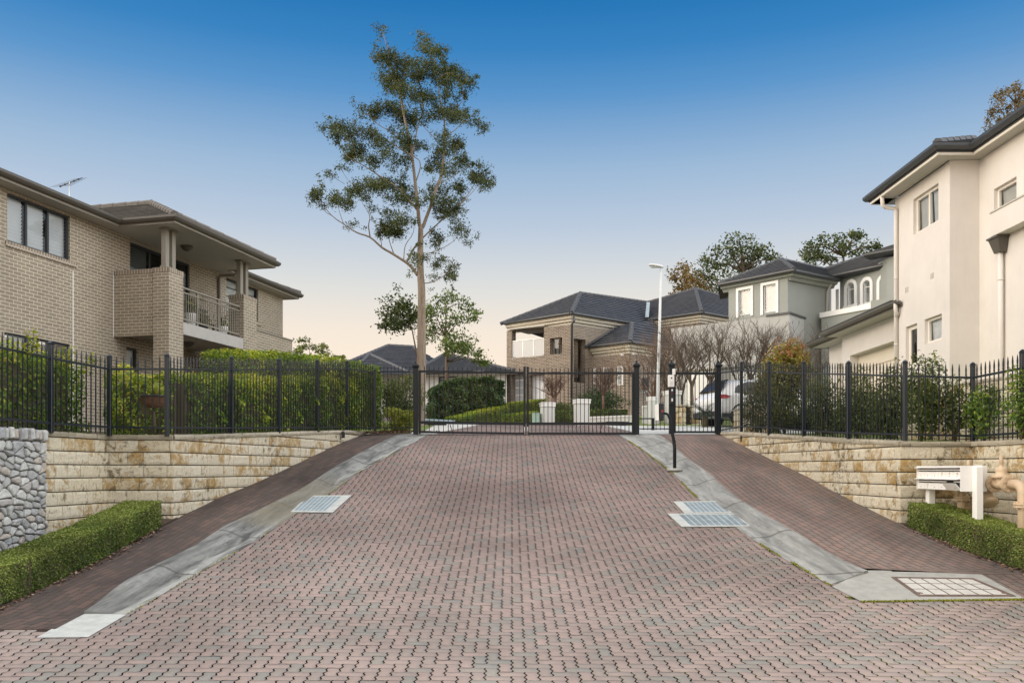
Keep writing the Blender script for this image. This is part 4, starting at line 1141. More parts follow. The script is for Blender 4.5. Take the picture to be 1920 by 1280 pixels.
    def rail(z,h,w=.05):
        a=q(.575,T-w/2); mb.obox((a.x,a.y,z-h),(n.x*w,n.y*w,0),(e.x*3.03,e.y*3.03,0),(0,0,h))
    rail(5.03,.04,.06); rail(4.90,.03,.035); rail(4.17,.035,.035)
    for k in range(1,29):
        c=q(.575+3.03*k/29,T); big=k in (8,18); w=.045 if big else .017
        rz=math.atan2(n.y,n.x); mb.box((c.x,c.y,(4.03 if big else 4.16)/2+(5.0 if big else 4.88)/2),(w,w,(5.0-4.03) if big else (4.88-4.16)),rz)
    mb.build('balcony_railing',m_fascia,t)
    # low wing beyond the far pier
    s5=sp(548,1.66)[0]; mb=MB(); p2,p3=q(4.36,1.66),q(s5,1.66); zt=4.42; wall(mb,p2,p3,gz0-.4,zt); wall(mb,p3,q(s5,-3),gz0-.4,zt)
    a=q(4.36,1.66); mb.face([(*q(4.36,1.66),zt),(*q(s5,1.66),zt),(*q(s5,0),zt),(*q(4.36,0),zt)]); mb.build('brick_wing',m_brickL,t)
    mb=MB(); mb.sweep([q(4.36,1.66),q(s5,1.66),q(s5,-3)],[(-.1,zt+.003),(.03,zt+.003),(.03,zt+.05),(-.1,zt+.05)]); mb.build('wing_coping',m_fascia,t)
    # eaves
    ev=[q(-13,.44),q(-.30,.44),q(-.30,2.1),q(4.9,2.1),q(4.9,.42),q(9.65,.42),q(9.65,-8)]
    mb=MB(); mb.sweep(ev,[(-.02,ZS-.005),(.012,ZS-.005),(.012,ZS+.15),(-.02,ZS+.15)]); mb.build('fascia',m_fascia,t)
    mb=MB(); mb.sweep(ev,[(o+.013,z) for o,z in gutter_profile(ZS+.06,.125,.125)]); mb.build('gutter',m_gutL,t)
    mb=MB(); sf=[q(-13,0),q(-.3,0),q(4.9,0),q(9.2,0)]
    for poly in ([q(-13,-.05),q(-13,.44),q(-.30,.44),q(-.30,-.05)],[q(-.30,-.05),q(-.30,2.1),q(4.9,2.1),q(4.9,-.05)],[q(4.9,-.05),q(4.9,.42),q(9.65,.42),q(9.65,-.05)]): mb.face([(*p,ZS+.012) for p in poly])
    mb.build('soffit',m_soffit,t)
    # roof
    zg_=ZS+.165; mb=MB(); tp=.33
    zr=lambda tt:zg_+(.5-tt)*tp
    roof_plane(mb,[(*q(-13,.5),zg_),(*q(9.75,.5),zg_),(*q(4.,-5.4),zr(-5.4)),(*q(-13,-5.4),zr(-5.4))])
    roof_plane(mb,[(*q(9.75,.5),zg_),(*q(9.75,-8),zg_),(*q(4,-5.4),zr(-5.4))])
    ap=(*q(2.3,-.5),zg_+1.28); bk=(*q(2.3,-3.6),zg_+1.28)
    roof_plane(mb,[(*q(-.36,2.17),zg_),(*q(4.96,2.17),zg_),ap]); 
    roof_plane(mb,[(*q(-.36,2.17),zg_),ap,bk,(*q(-.36,-.9),zg_)],.32,.045)
    roof_plane(mb,[(*q(4.96,2.17),zg_),ap,bk,(*q(4.96,-.9),zg_)])
    mb.build('tiled_roof',m_tileL,t)
    mb=RB(); ridge(mb,(*q(-.30,2.1),zg_+.05),(ap[0],ap[1],ap[2]+.03)); ridge(mb,(*q(4.9,2.1),zg_+.05),(ap[0],ap[1],ap[2]+.03)); ridge(mb,(ap[0],ap[1],ap[2]+.04),(bk[0],bk[1],bk[2]+.04)); ridge(mb,(*q(9.7,.46),zg_+.05),(*q(4,-5.4),zr(-5.4)+.03)); mb.build('ridge_capping',m_capL,t)
    for s,tt,z in ((1.9,.95,ZS),(2.0,.9,3.70)):
        c=q(s,tt); mb=MB(); mb.lathe((c.x,c.y,z-.14),[(.03,0),(.10,.03),(.14,.07),(.16,.10),(.18,.11),(.18,.14)],14); mb.build('ceiling_light',m_gutL,t)
    # downpipe against the balcony wall with its gutter outlet
    def wp(px,py,t_): s,d=sp(px,t_); c=q(s,t_); return Vector((c.x,c.y,Zp(py,d)))
    s,d=sp(412,.07); zz=Zp(519,d); c=q(s,.07); c2=q(s+.05,.55)
    downpipe(t,[Vector((*q(s,.07),3.9)),Vector((*q(s,.07),zz-.03)),Vector((*q(s,.10),zz+.03)),Vector((*q(s+.02,.60),zz+.03)),Vector((*q(s+.02,.66),zz+.08)),Vector((*q(s+.02,.66),ZS+.05))],.05,m_fascia)
    # antenna on the roof ridge (stands on the roof)
    d=27.; b=P(130,380,d); ta=thing('tv_antenna','thin television antenna standing above the tan brick house roof','antenna',b)
    mb=MB(); mb.tube([b+Vector((0,0,-.9)),P(130.3,341,d)],.016,6); mb.build('mast',m_steel,ta)
    mb=MB(); u0=P(112,350,d-.3);u1=P(154,333.5,d+.7); mb.tube([u0,u1],.013,6)
    ax=(u1-u0).normalized(); sd=ax.cross(Vector((0,0,1))).normalized()
    for k in range(10):
        c=u0.lerp(u1,(k+.3)/10); L=.40-.018*k; mb.tube([c-sd*L,c+sd*L],.0035,4)
        if k%2==0: mb.box(c,(.05,.03,.05))
    mb.build('boom_and_elements',m_plast,ta)
    # things on the balcony
    def bal(s,tt): c=q(s,tt); return Vector((c.x,c.y,4.03))
    b=bal(2.7,.55); tb=thing('balcony_bench','dark slatted bench on the brick house balcony behind the railing','bench',b)
    rz=math.atan2(e.y,e.x)
    mb=MB()
    for k in range(3):
        c=b+Vector((e.x*.0,e.y*.0,.42))+Vector((n.x,n.y,0))*(.05+.12*k); mb.box(c,(1.5,.1,.03),rz)
    mb.build('seat',m_dark,tb); mb=MB()
    for k in range(3): c=b+Vector((0,0,.55+.15*k)); mb.box(c,(1.5,.03,.07),rz)
    mb.build('backrest',m_dark,tb)
    for u in (-.65,.65):
        mb=MB(); c=b+Vector((e.x*u,e.y*u,.43)); mb.box(c,(.05,.05,.86),rz); c2=c+Vector((n.x*.32,n.y*.32,-.22)); mb.box(c2,(.05,.05,.42),rz); mb.build('leg',m_dark,tb)
    for k,(s,hh,ss,mt,lab) in enumerate(((1.55,.42,1.25,m_white,'tall white balcony pot with spiky plant behind the railing'),(2.35,.0,.9,m_dark,'dark bushy balcony plant between the two white pots'),(3.15,.30,.8,m_white,'low white balcony pot with strappy leaves beside the far brick pier'))):
        b=bal(s,1.3 if hh else 1.15); tpn=thing('potted_plant',lab,'potted plant',b,'potted plants on the balcony')
        mb=MB(); H_=hh or .22; mb.lathe(b,[(.13,0),(.17,H_*.9),(.185,H_),(.15,H_-.03)],16); mb.build('pot',mt,tpn)
        pts=[];N=90 if hh else 160
        o=np.array(b)+np.array([0,0,H_])
        pp=o+np.stack([RNG.normal(0,.12,N),RNG.normal(0,.12,N),np.abs(RNG.normal(.18,.12,N))],1)*ss
        leaves('leaves',pp,.17*ss,m_lgarden,tpn,out=nrm(pp-o),bias=.5,aspect=.25)
house_left()

# ---------------------------------------------------------------- cream rendered house in the east
def house_right():
    XF,XB=9.9,10.55; zs=6.98; g=.7
    t=thing('rendered_house','tall cream rendered house with charcoal gutters and white downpipes, east side','house',(13,15,g))
    a,b,c,d_,e_=(XF,22.05),(XF,19.3),(XB,19.26),(XB,7.5),(19,7.5)
    hU=hole(a,b,1712.6,1759.5,374,441); hD=hole(a,b,1698.5,1719.6,613,690); hS=hole(a,b,1733.7,1765.8,599,645.6)
    hR=hole(c,d_,1863.7,1906,355,397)
    mb=MB(); wall(mb,a,b,g,zs,[hU,hD,hS],.14); wall(mb,b,c,g,zs); wall(mb,c,d_,g,zs,[hR],.14); wall(mb,d_,e_,g,zs); wall(mb,(19,22.05),a,g,zs); wall(mb,e_,(19,22.05),g,zs)
    mb.build('rendered_wall',m_cream,t)
    window(t,a,b,hU,.13,(.52,),(),m_creamw,.06,[(0,.5),(.54,1)],m_glass,3.,louv=m_drape)  # right-hand drape added to stand for the bright reflection there
    window(t,a,b,hD,.13,(),(),m_creamw,.1,None,m_glassd,name='door')
    window(t,a,b,hS,.13,(),(),m_creamw,.06,[(0,1)],m_glass,3.,louv=m_blind)
    window(t,c,d_,hR,.13,(),(),m_creamw,.06,[(0,1)],m_glass,3.,louv=m_drape)
    mb=MB(); mb.obox((10.28,7.5,4.99),(.30,0,0),(0,18.33-7.5,0),(0,0,.5)); mb.build('rendered_ledge',m_cream,t)
    mb=MB(); mb.obox((10.26,7.5,5.492),(.32,0,0),(0,18.35-7.5,0),(0,0,.03)); mb.build('ledge_coping',m_soffit,t)
    for (y,z) in ((ray_line(1748,a,b)[1],Zp(517,ray_line(1748,a,b)[1])),(ray_line(1700.5,a,b)[1],Zp(543,ray_line(1700.5,a,b)[1]))):
        mb=MB()
        for k in range(3): mb.box((XF-.004,y+(k-1)*.06,z),(.012,.03,.13))
        mb.build('wall_vent',m_soffit,t)
    # eaves: travel so that outward is right: going from far to near along -X side means right hand = -X
    ev=[(19,22.5),(9.45,22.5),(9.45,18.93),(10.24,18.93),(10.24,7.)]
    ZF=zs
    # sweep needs outward on the right: travel -Y gives right = -X ; the first leg travels -X gives right = +Y
    mb=MB(); mb.sweep(ev,[(-.02,ZF-.005),(.01,ZF-.005),(.01,ZF+.05),(-.02,ZF+.05)]); mb.build('fascia_board',m_creamw,t)
    mb=MB(); mb.sweep(ev,[(-.02,ZF+.052),(.03,ZF+.052),(.03,ZF+.17),(-.02,ZF+.17)]+[]); mb.sweep(ev,[(o+.031,z) for o,z in gutter_profile(ZF+.09,.125,.12)]); mb.build('gutter',m_gutD,t)
    mb=MB()
    for poly in ([(XF-.02,22.5),(9.45,22.5),(9.45,18.93),(XF-.02,18.93)],[(XF-.02,19.32),(XF-.02,18.93),(10.7,18.93),(10.7,19.32)],[(10.24,18.93),(10.24,7),(10.7,7),(10.7,18.93)],[(9.45,22.5),(19,22.5),(19,22.0),(9.45,22.0)]): mb.face([(*p,ZF+.01) for p in poly])
    mb.build('soffit',m_soffit,t)
    zg_=ZF+.2; mb=MB(); tp=.42
    roof_plane(mb,[(9.36,18.83,zg_),(10.3,18.83,zg_),(12.3,20.7,zg_+1.9*tp),(11.2,20.7,zg_+1.9*tp)])
    roof_plane(mb,[(9.36,22.6,zg_),(9.36,18.83,zg_),(11.2,20.7,zg_+1.9*tp)])
    roof_plane(mb,[(10.15,18.83,zg_),(10.15,6.5,zg_),(14.6,6.5,zg_+4.4*tp),(14.6,18.2,zg_+4.4*tp)])
    roof_plane(mb,[(9.36,22.6,zg_),(11.2,20.7,zg_+.8),(14.6,18.2,zg_+4.4*tp),(19,18.2,zg_+4.4*tp),(19,22.6,zg_)])
    mb.build('tiled_roof',m_tileD,t)
    mb=RB(); ridge(mb,(9.42,18.9,zg_+.05),(11.2,20.7,zg_+1.9*tp+.03)); mb.build('ridge_capping',m_capD,t)
    # downpipes
    yL=21.88; x=XF-.055; downpipe(t,[(x,yL,g),(x,yL,6.62),(x-.02,yL,6.68),(x-.28,yL,6.72),(x-.34,yL,6.77),(x-.36,yL,7.03)],.05,m_cream,clips=[(x,yL,4.9),(x,yL,3.2)])
    yR=ray_line(1874.5,(XB-.1,0),(XB-.1,30))[1]; zt=Zp(474,yR)
    downpipe(t,[(XB-.08,yR,g),(XB-.08,yR,zt+.05)],.055,m_cream,clips=[(XB-.08,yR,Zp(524,yR))])
    mb=MB(); v=[];w0,w1=.12,.20
    for (zz,w,dp) in ((zt,.11,.16),(zt+.30,.18,.25),(zt+.30,.205,.28),(zt+.34,.205,.28)):
        v+= [(XB-dp,yR-w,zz),(XB-.003,yR-w,zz),(XB-.003,yR+w,zz),(XB-dp,yR+w,zz)]
    mb.mesh(v,[(k*4+j,k*4+(j+1)%4,k*4+4+(j+1)%4,k*4+4+j) for k in range(3) for j in range(4)]+[(3,2,1,0),(12,13,14,15)])
    mb.build('rainwater_head',m_gutL,t)
    # garage wing
    ga,gb=(10.35,26.75),(10.35,22.05); gs=4.15
    hG=hole(ga,gb,1594,1676,666.5,760); hG=(hG[0],hG[1],g,hG[3])
    mb=MB(); wall(mb,ga,gb,g,gs,[hG],.26); wall(mb,(19,26.75),ga,g,gs); 
    gc=(10.78,29.0); hB=hole(gc,(10.78,26.75),1567,1590,684,760); wall(mb,gc,(10.78,26.75),g,gs,[(hB[0]+.1,hB[1]-.02,g,hB[3])],.2); wall(mb,(19,29.),gc,g,gs)
    mb.build('garage_wall',m_cream,t)
    mb=MB(); y0,y1=26.75-hG[1],26.75-hG[0]; z=g; k=0
    while z<hG[3]-.02:
        zt_=min(z+.46,hG[3]); mb.bbox((10.63,(y0+y1)/2,(z+zt_)/2),(.04,y1-y0,zt_-z-.012),.008); z+=.47
    mb.face([(10.645,y0,g),(10.645,y1,g),(10.645,y1,hG[3]),(10.645,y0,hG[3])]); mb.build('garage_door',m_gdoor,t)
    mb=MB(); mb.bbox((10.97,27.9,2.2),(.03,1.6,2.6),.004); mb.build('side_garage_door',m_gdoor,t)
    ev=[(19,29.3),(10.23,29.3),(10.23,26.9),(9.85,26.9),(9.85,21.6)]
    mb=MB(); mb.sweep(ev,[(-.02,gs-.005),(.01,gs-.005),(.01,gs+.10),(-.02,gs+.10)]); mb.sweep(ev,[(o+.012,z) for o,z in gutter_profile(gs+.04,.11,.12)]); mb.build('garage_gutter',m_gutL,t)
    mb=MB()
    for poly in ([(9.85,26.9),(9.85,21.6),(10.4,21.6),(10.4,26.9)],[(10.23,29.3),(10.23,26.9),(10.8,26.9),(10.8,29.3)]): mb.face([(*p,gs+.012) for p in poly])
    mb.build('garage_soffit',m_soffit,t)
    mb=MB(); z0=gs+.16
    roof_plane(mb,[(9.78,27.,z0),(9.78,22.06,z0),(13,22.06,z0+1.1),(13,27.,z0+1.1)]); roof_plane(mb,[(10.15,29.4,z0),(10.15,27.,z0),(13,27.,z0+.98),(13,29.4,z0+.98)])
    mb.build('garage_roof',m_tileD,t)
    downpipe(t,[(9.78,21.75,gs+.1),(9.78,21.75,gs-.12),(9.84,21.8,gs-.2),(XF-.06,21.86,gs-.2)],.05,m_cream,'garage_downpipe')
house_right()

# ---------------------------------------------------------------- grey rendered house behind the garage
def house_grey():
    g=2.2
    t=thing('rendered_house','grey rendered house with white framed windows and arched windows, dark tiled roof','house',(14,43,g))
    C0=(X(1477,40),40.); L0=(X(1366,42.5),42.5); R0=(X(1552,41.7),41.7)
    zs=Zp(524,40)   # under the cornice
    w1=hole(L0,C0,1381,1412.5,541,596); w2=hole(L0,C0,1426.8,1460,531.5,591)
    gi=.13
    def glass_hole(h): return (h[0]+gi,h[1]-gi,h[2]+.1,h[3]-gi)
    mb=MB(); wall(mb,L0,C0,5.,zs+.35,[glass_hole(w1),glass_hole(w2)],.12); wall(mb,C0,R0,2.,zs+.35)
    ed=(R0[0]+.4,R0[1]-.1)
    # recessed corner and wing with arches
    A_=(X(1575,41.9),41.9); B_=(X(1664,39.4),39.4)
    wall(mb,R0,(A_[0]-.05,A_[1]+1.0),2.,zs+.35); 
    za=Zp(523,41.5)
    ar=[hole(A_,B_,1584,1608,526.5,575),hole(A_,B_,1614,1637.5,522,571,1614),hole(A_,B_,1645,1668,517.5,567,1645)]
    ah=[(a+.16,b-.16,z0+.02,z1-.17) for a,b,z0,z1 in ar]
    wall(mb,A_,B_,2.,za+.25,ah,.12)
    D0=(X(1663,39.0),39.0); D1=(X(1700,38.0),38.0); wall(mb,D0,D1,5.,Zp(480,38.6)); wall(mb,(D0[0]-.0,D0[1]+2),D0,5.,Zp(480,38.6))
    mb.build('rendered_wall',m_grey,t)
    for h in (w1,w2):
        f=window(t,L0,C0,glass_hole(h),.1,(),(),m_white,.05,[(0,1)],m_glass,.105)
        mb=MB(); u0,u1,z0,z1=h
        for q in ((u0,u0+gi,z0,z1),(u1-gi,u1,z0,z1),(u0+gi,u1-gi,z1-gi,z1)): framebox(mb,L0,C0,*q,-.05,.02)
        mb.build('window_surround',m_white,f)
    P0=Vector(A_);d=(Vector(B_)-P0).normalized();n=Vector((d.y,-d.x))
    for h,gh in zip(ar,ah):
        f=window(t,A_,B_,gh,.1,(),(.72,),m_white,.04,[(0,1)],m_glass,.105)
        # arched surround
        mb=MB(); u0,u1,z0,z1=h; cx=(u0+u1)/2; R=(u1-u0)/2; r=R-.16; zc=z1-R; out=[(u0,z0)]; inn=[(u0+.16,z0)]
        N=14
        for k in range(N+1):
            an=math.pi-math.pi*k/N; out.append((cx+R*math.cos(an),zc+R*math.sin(an))); inn.append((cx+r*math.cos(an),zc+r*math.sin(an)))
        out.append((u1,z0)); inn.append((u1-.16,z0))
        pt=lambda p,o: (P0.x+d.x*p[0]+n.x*o,P0.y+d.y*p[0]+n.y*o,p[1])
        for k in range(len(out)-1):
            a,b,c,e=out[k],out[k+1],inn[k+1],inn[k]
            mb.mesh([pt(a,.06),pt(b,.06),pt(c,.06),pt(e,.06),pt(a,-.05),pt(b,-.05),pt(c,-.05),pt(e,-.05)],[(0,1,2,3),(0,4,5,1),(3,2,6,7)])
        framebox(mb,A_,B_,u0-.05,u1+.05,z0-.16,z0,-.09,.02)
        mb.build('arched_surround',m_white,f)
        # spandrel corners between square opening and the arch
        mb=MB(); gz1=gh[3]
        for sgn in (-1,1):
            prev=None
            for k in range(7):
                an=math.pi/2*k/6; p=(cx+sgn*r*math.cos(an),zc+r*math.sin(an)); 
                if prev is not None:
                    cr=(cx+sgn*r*1.02,gz1+.02); mb.face([pt(prev,.005),pt(p,.005),pt(cr,.005)])
                prev=p
        mb.build('arch_spandrel',m_grey,f)
    # white door jamb in the recess
    mb=MB(); s,dd=ray_line(1571,A_,B_); framebox(mb,A_,B_,s-.12,s+.05,5.6,Zp(541,41.9),-.02,.02); mb.build('white_jamb',m_white,t)
    # balcony parapet with white coping
    b0=(X(1540,41.0),41.0); b1=(X(1690,37.4),37.4); zb=Zp(596,41); mb=MB(); wall(mb,b0,b1,2.,zb); wall(mb,(b0[0]+.6,b0[1]+.9),b0,2.,zb); mb.build('balcony_parapet',m_grey,t)
    mb=MB(); mb.sweep([(b0[0]+.6,b0[1]+.9),b0,b1],[(-.2,zb+.002),(.07,zb+.002),(.07,zb+.24),(-.2,zb+.24)]); mb.build('white_coping',m_white,t)
    mb=MB(); mb.sweep([(b0[0]+.6,b0[1]+.9),b0,b1],[(-.1,Zp(637,41)),(.1,Zp(637,41)),(.1,Zp(628,41)),(-.1,Zp(628,41))]); mb.build('white_band',m_white,t)
    p2=(X(1634,38.3),38.3); mb=MB(); mb.sweep([p2,b1],[(-.3,Zp(580,38.4)-.4),(.09,Zp(580,38.4)-.4),(.09,Zp(565,38.4)),(-.3,Zp(565,38.4))]); mb.build('upper_parapet',m_grey,t)
    # projecting lower block and pale front wing behind the bare trees
    lz=Zp(594,40.); pl=[(X(1440,40.4),40.4),(X(1478.5,39.7),39.7),(X(1484,39.9),39.9)]
    q0=(X(1258,43.5),43.5); q1=(X(1480,39.4),39.4); wz=Zp(600,41)
    mb=MB(); wall(mb,q0,q1,1.6,wz); wall(mb,q1,(q1[0]+1.4,q1[1]+1.6),1.6,wz); mb.face([(*q0,wz),(*q1,wz),(*C0,wz),(L0[0]-2,L0[1]+1.2,wz)]); mb.build('pale_front_wing',m_greyl,t)
    mb=MB(); s0=ray_line(1380,q0,q1)[0]; mb.sweep([Vector(q0).lerp(Vector(q1),.82),q1,(q1[0]+1.3,q1[1]+1.5)],[(-.2,wz+.002),(.05,wz+.002),(.05,wz+.10),(-.2,wz+.10)]); mb.build('wing_coping',m_gutD,t)
    mb=MB(); z=Zp(690,41.5); mb.sweep([q0,q1],[(-.02,z),(.12,z),(.14,z+.1),(-.02,z+.14)]); mb.build('door_canopy',m_soffit,t)
    hq=[hole(q0,q1,1286,1352,700,775),hole(q0,q1,1372,1440,700,775)]
    for h in hq:
        mb=MB(); k=h[0]
        while k<h[1]-.02: framebox(mb,q0,q1,k+.01,min(k+.24,h[1]),1.7,h[3],-.03,.02); k+=.25
        mb.build('white_garage_door',m_white,t)
    # cornice, gutter, roofs
    ev=[(L0[0]-.42,L0[1]+.1),(C0[0]+.08,C0[1]-.45),(R0[0]+.5,R0[1]-.15)]
    zc=zs+.02; mb=MB(); mb.sweep(ev,[(-.42,zc-.06),(-.30,zc-.06),(-.22,zc+.08),(-.1,zc+.1),(-.05,zc+.22),(-.42,zc+.22)]); 
    mb.build('cornice',m_grey,t)
    mb=MB(); mb.sweep(ev,[(o-.02,z) for o,z in gutter_profile(zc+.2,.14,.14)]); mb.sweep(ev,[(-.42,zc+.222),(-.02,zc+.222),(-.02,zc+.26),(-.42,zc+.26)]); mb.build('gutter',m_gutD,t); mb=MB()
    ev2=[(A_[0]-.5,A_[1]-.2),(B_[0]+.4,B_[1]-.65)]; z2=Zp(515,41.3); mb.sweep(ev2,[(o-.02,z) for o,z in gutter_profile(z2-.08,.14,.14)]); mb.sweep(ev2,[(-.55,z2-.1),(-.02,z2-.1),(-.02,z2-.02),(-.55,z2-.02)]); mb.build('gutter',m_gutD,t); mb=MB()
    ev3=[(D0[0]-.9,D0[1]+.3),(D1[0]+.4,D1[1]-.5)]; z3=Zp(473,38.6); mb.sweep(ev3,[(o-.02,z) for o,z in gutter_profile(z3-.06,.14,.14)]); mb.sweep(ev3,[(-.6,z3-.08),(-.02,z3-.08),(-.02,z3),(-.6,z3)])
    mb.build('gutter',m_gutD,t)
    mb=MB(); zr=zc+.33
    el=(ev[0][0]-.08,ev[0][1]+.05,zr); ec=(ev[1][0]+.02,ev[1][1]-.1,zr); er=(ev[2][0]+.1,ev[2][1]-.05,zr)
    pk=P(1464,486.5,42.9); rr=on_plane(1547,505,ec,er,pk)
    roof_plane(mb,[el,ec,pk]); roof_plane(mb,[ec,er,rr,pk]); roof_plane(mb,[el,pk,rr,(rr.x-5,rr.y+2,zr)])
    e2a=(ev2[0][0]-.1,ev2[0][1]-.1,z2+.05); e2b=(ev2[1][0],ev2[1][1]-.1,z2+.05)
    k2=P(1641,474,45.); roof_plane(mb,[e2a,e2b,on_plane(1690,455,e2a,e2b,k2),k2,on_plane(1547,504.5,e2a,e2b,k2)])
    e3a,e3b=(ev3[0][0],ev3[0][1]-.1,z3+.07),(ev3[1][0],ev3[1][1]-.1,z3+.07); k3=P(1672,461,41.5); roof_plane(mb,[e3a,e3b,on_plane(1700,452,e3a,e3b,k3),k3])
    mb.build('tiled_roof',m_tileD,t)
    mb=RB(); ridge(mb,ec,pk,.13); ridge(mb,el,pk,.11); ridge(mb,pk,rr,.11); ridge(mb,on_plane(1548,504.5,e2a,e2b,k2),k2,.12); mb.build('ridge_capping',m_capD,t)
    a=P(1560,523,41.4); downpipe(t,[a,P(1558,532,41.5),P(1551.5,547,41.55),P(1551,600,41.55)],.06,m_soffit)
house_grey()

# ---------------------------------------------------------------- brown brick house beyond the gates
def house_mid():
    g=2.9
    t=thing('brick_house','brown brick two storey house with glass balcony, cream cornices and dark tiled roof','house',(4,54,3.4))
    ML=(X(950,52.6),52.6); M0=(X(1072,50),50.); MR=(X(1220,54.2),54.2); zs=8.5
    bal=hole(ML,M0,959.5,1020,617.5,671); op=hole(ML,M0,1031,1054,634,664.5); g1=hole(ML,M0,958,984,702,790); g2=hole(ML,M0,992,1022,703,790)
    ro=hole(M0,MR,1076,1098,634,716)
    mb=MB(); wall(mb,ML,M0,g,zs,[bal,op,(g1[0],g1[1],g,g1[3]),(g2[0],g2[1],g,g2[3])],.45); wall(mb,M0,MR,g,zs,[ro],.45)
    # balcony back wall
    d=(Vector(M0)-Vector(ML)).normalized(); n=Vector((d.y,-d.x)); bk=Vector(ML)-n*2.1
    ba=bk+d*1.3; bb=bk+d*5.; wi=(.75,1.55,bal[2]+.1,bal[2]+2.0)
    wall(mb,ba,bb,bal[2]-.3,zs,[wi],.1)
    wall(mb,Vector(ML)+d*op[0]-n*1.,Vector(ML)+d*(op[1]+.5)-n*1.,5.5,zs)
    e=Vector((MR[0]-M0[0],MR[1]-M0[1])).normalized(); n2=Vector((e.y,-e.x)); wall(mb,Vector(M0)+e*ro[0]-n2*1.2,Vector(M0)+e*(ro[1]+.9)-n2*1.2,g,zs)
    mb.build('brick_wall',m_brickM,t)
    window(t,ba,bb,wi,.1,(),(),m_white,.07,[(0,1)],m_glass,3.,louv=m_drape)
    for h in (g1,g2):
        m=MB(); z=g+.3
        while z<h[3]-.1: framebox(m,ML,M0,h[0],h[1],z+.01,min(z+.45,h[3]-.25),.40,.46); z+=.46
        framebox(m,ML,M0,h[0],h[1],h[3]-.26,h[3],.38,.46); m.build('garage_door',m_blind,t)
    m=MB(); framebox(m,ML,M0,bal[0]-.02,bal[1],bal[2]-.06,bal[2],-.0,2.2); framebox(m,ML,M0,bal[0]-.2,bal[1],bal[3]+.01,bal[3]+.08,.05,2.2); m.build('balcony_deck',m_soffit,t)
    m=MB(); zt=bal[2]+1.02
    for k in range(4):
        u=bal[0]+.03+(bal[1]-bal[0]-.06)*k/3; framebox(m,ML,M0,u-.02,u+.02,bal[2],zt,.05,.09)
    framebox(m,ML,M0,bal[0],bal[1],zt,zt+.03,.045,.095); r=m.build('balustrade',m_steel,t)
    m=MB(); framebox(m,ML,M0,bal[0]+.03,bal[1]-.03,bal[2]+.04,zt,.065,.075); m.build('glass_panel',m_balg,r)
    m=MB(); framebox(m,ML,M0,op[0]+.35,op[0]+.62,op[2]+.05,op[3]-.25,.88,.93); m.build('sky_gap_panel',m_white,t)  # pale panel added where bright sky shows through the opening
    # front wing
    Wa=(X(1097,51.2),51.2); Wc=(X(1184,49.4),49.4); Wr=(X(1262,52.2),52.2); wz=6.72
    hw=[hole(Wa,Wc,1112,1119,690,720),hole(Wa,Wc,1130.5,1143,688,716),hole(Wa,Wc,1156,1168,686,722)]
    mb=MB(); wall(mb,Wa,Wc,g,wz,hw,.1); wall(mb,Wc,Wr,g,wz)
    mb.build('wing_wall',m_brickM,t)
    for h in hw: window(t,Wa,Wc,h,.08,(),(.5,),m_white,.09,[(0,1)],m_glass,.12)
    # second block
    Sa=(X(1216,54.9),54.9); Sc=(X(1312,52.5),52.5); Sr=(X(1372,54.3),54.3); sz=9.0
    mb=MB(); wall(mb,Sa,Sc,g,sz); wall(mb,Sc,Sr,g,sz); mb.build('rear_block_wall',m_brickM,t)
    # cornices with their gutters
    co=MB(); gu=MB()
    def eave(pts,zc,h=.5,steps=3,w=.42):
        co.sweep(pts,[(-.5,zc)]+sum([[(w*(k)/steps-.30,zc+h*k/steps),(w*(k)/steps-.30,zc+h*(k+.82)/steps),(w*(k+.6)/steps-.30,zc+h*(k+.86)/steps)] for k in range(steps)],[])+[(w-.30,zc+h),(-.5,zc+h)])
        gu.sweep(pts,[(o+w-.36,z) for o,z in gutter_profile(zc+h-.02,.13,.13)]); gu.sweep(pts,[(-.5,zc+h+.002),(w-.36,zc+h+.002),(w-.36,zc+h+.05),(-.5,zc+h+.05)])
    E0=(X(940,53.1),53.1); E1=(X(1071,49.65),49.65); E2=(X(1178,52.8),52.8)
    eave([(E0[0]+.25,E0[1]),E1,E2],8.5)
    F0=(X(1095,51.2),51.2); F1=(X(1181,48.95),48.95); F2=(X(1264,51.9),51.9)
    eave([F0,F1,F2],6.72,.5)
    S0=(X(1217,54.5),54.5); S1=(X(1315,52.),52.); S2=(X(1375,53.9),53.9)
    eave([S0,S1,S2],9.02,.45)
    co.build('cornice',m_cornice,t); gu.build('gutter',m_gutD,t)
    mb=MB(); z=9.07; a=(E0[0]-.05,E0[1],z); b=(E1[0],E1[1]-.2,z); c=(E1[0]+(E2[0]-E1[0])*1.4,E1[1]-.2+(E2[1]-E1[1]+.1)*1.4,z)
    pk=P(1088,549.5,54.4); r2=on_plane(1214,567,b,c,pk)
    roof_plane(mb,[a,b,pk]); roof_plane(mb,[b,c,r2,pk]); roof_plane(mb,[a,pk,r2,(a[0]+4,a[1]+8,z)])
    fz=7.3; fa=(F0[0]-.1,F0[1]-.05,fz); fb=(F1[0],F1[1]-.15,fz); fc=(F2[0],F2[1]-.1,fz); ft=P(1185,606,51.6); fv=on_plane(1158,613,fa,fb,ft); fw_=on_plane(1224,601,fb,fc,ft)
    roof_plane(mb,[fa,fb,ft,fv]); roof_plane(mb,[fb,fc,fw_,ft])
    sz_=9.55; sa=(S0[0]-.1,S0[1]-.05,sz_); sb=(S1[0],S1[1]-.15,sz_); sc=(S2[0],S2[1],sz_); sp_=on_plane(1304,542,sa,sb,r2); sq_=on_plane(1380,563,sb,sc,sp_)
    roof_plane(mb,[sa,sb,sp_,r2]); roof_plane(mb,[sb,sc,sq_,sp_])
    mb.build('tiled_roof',m_tileD,t)
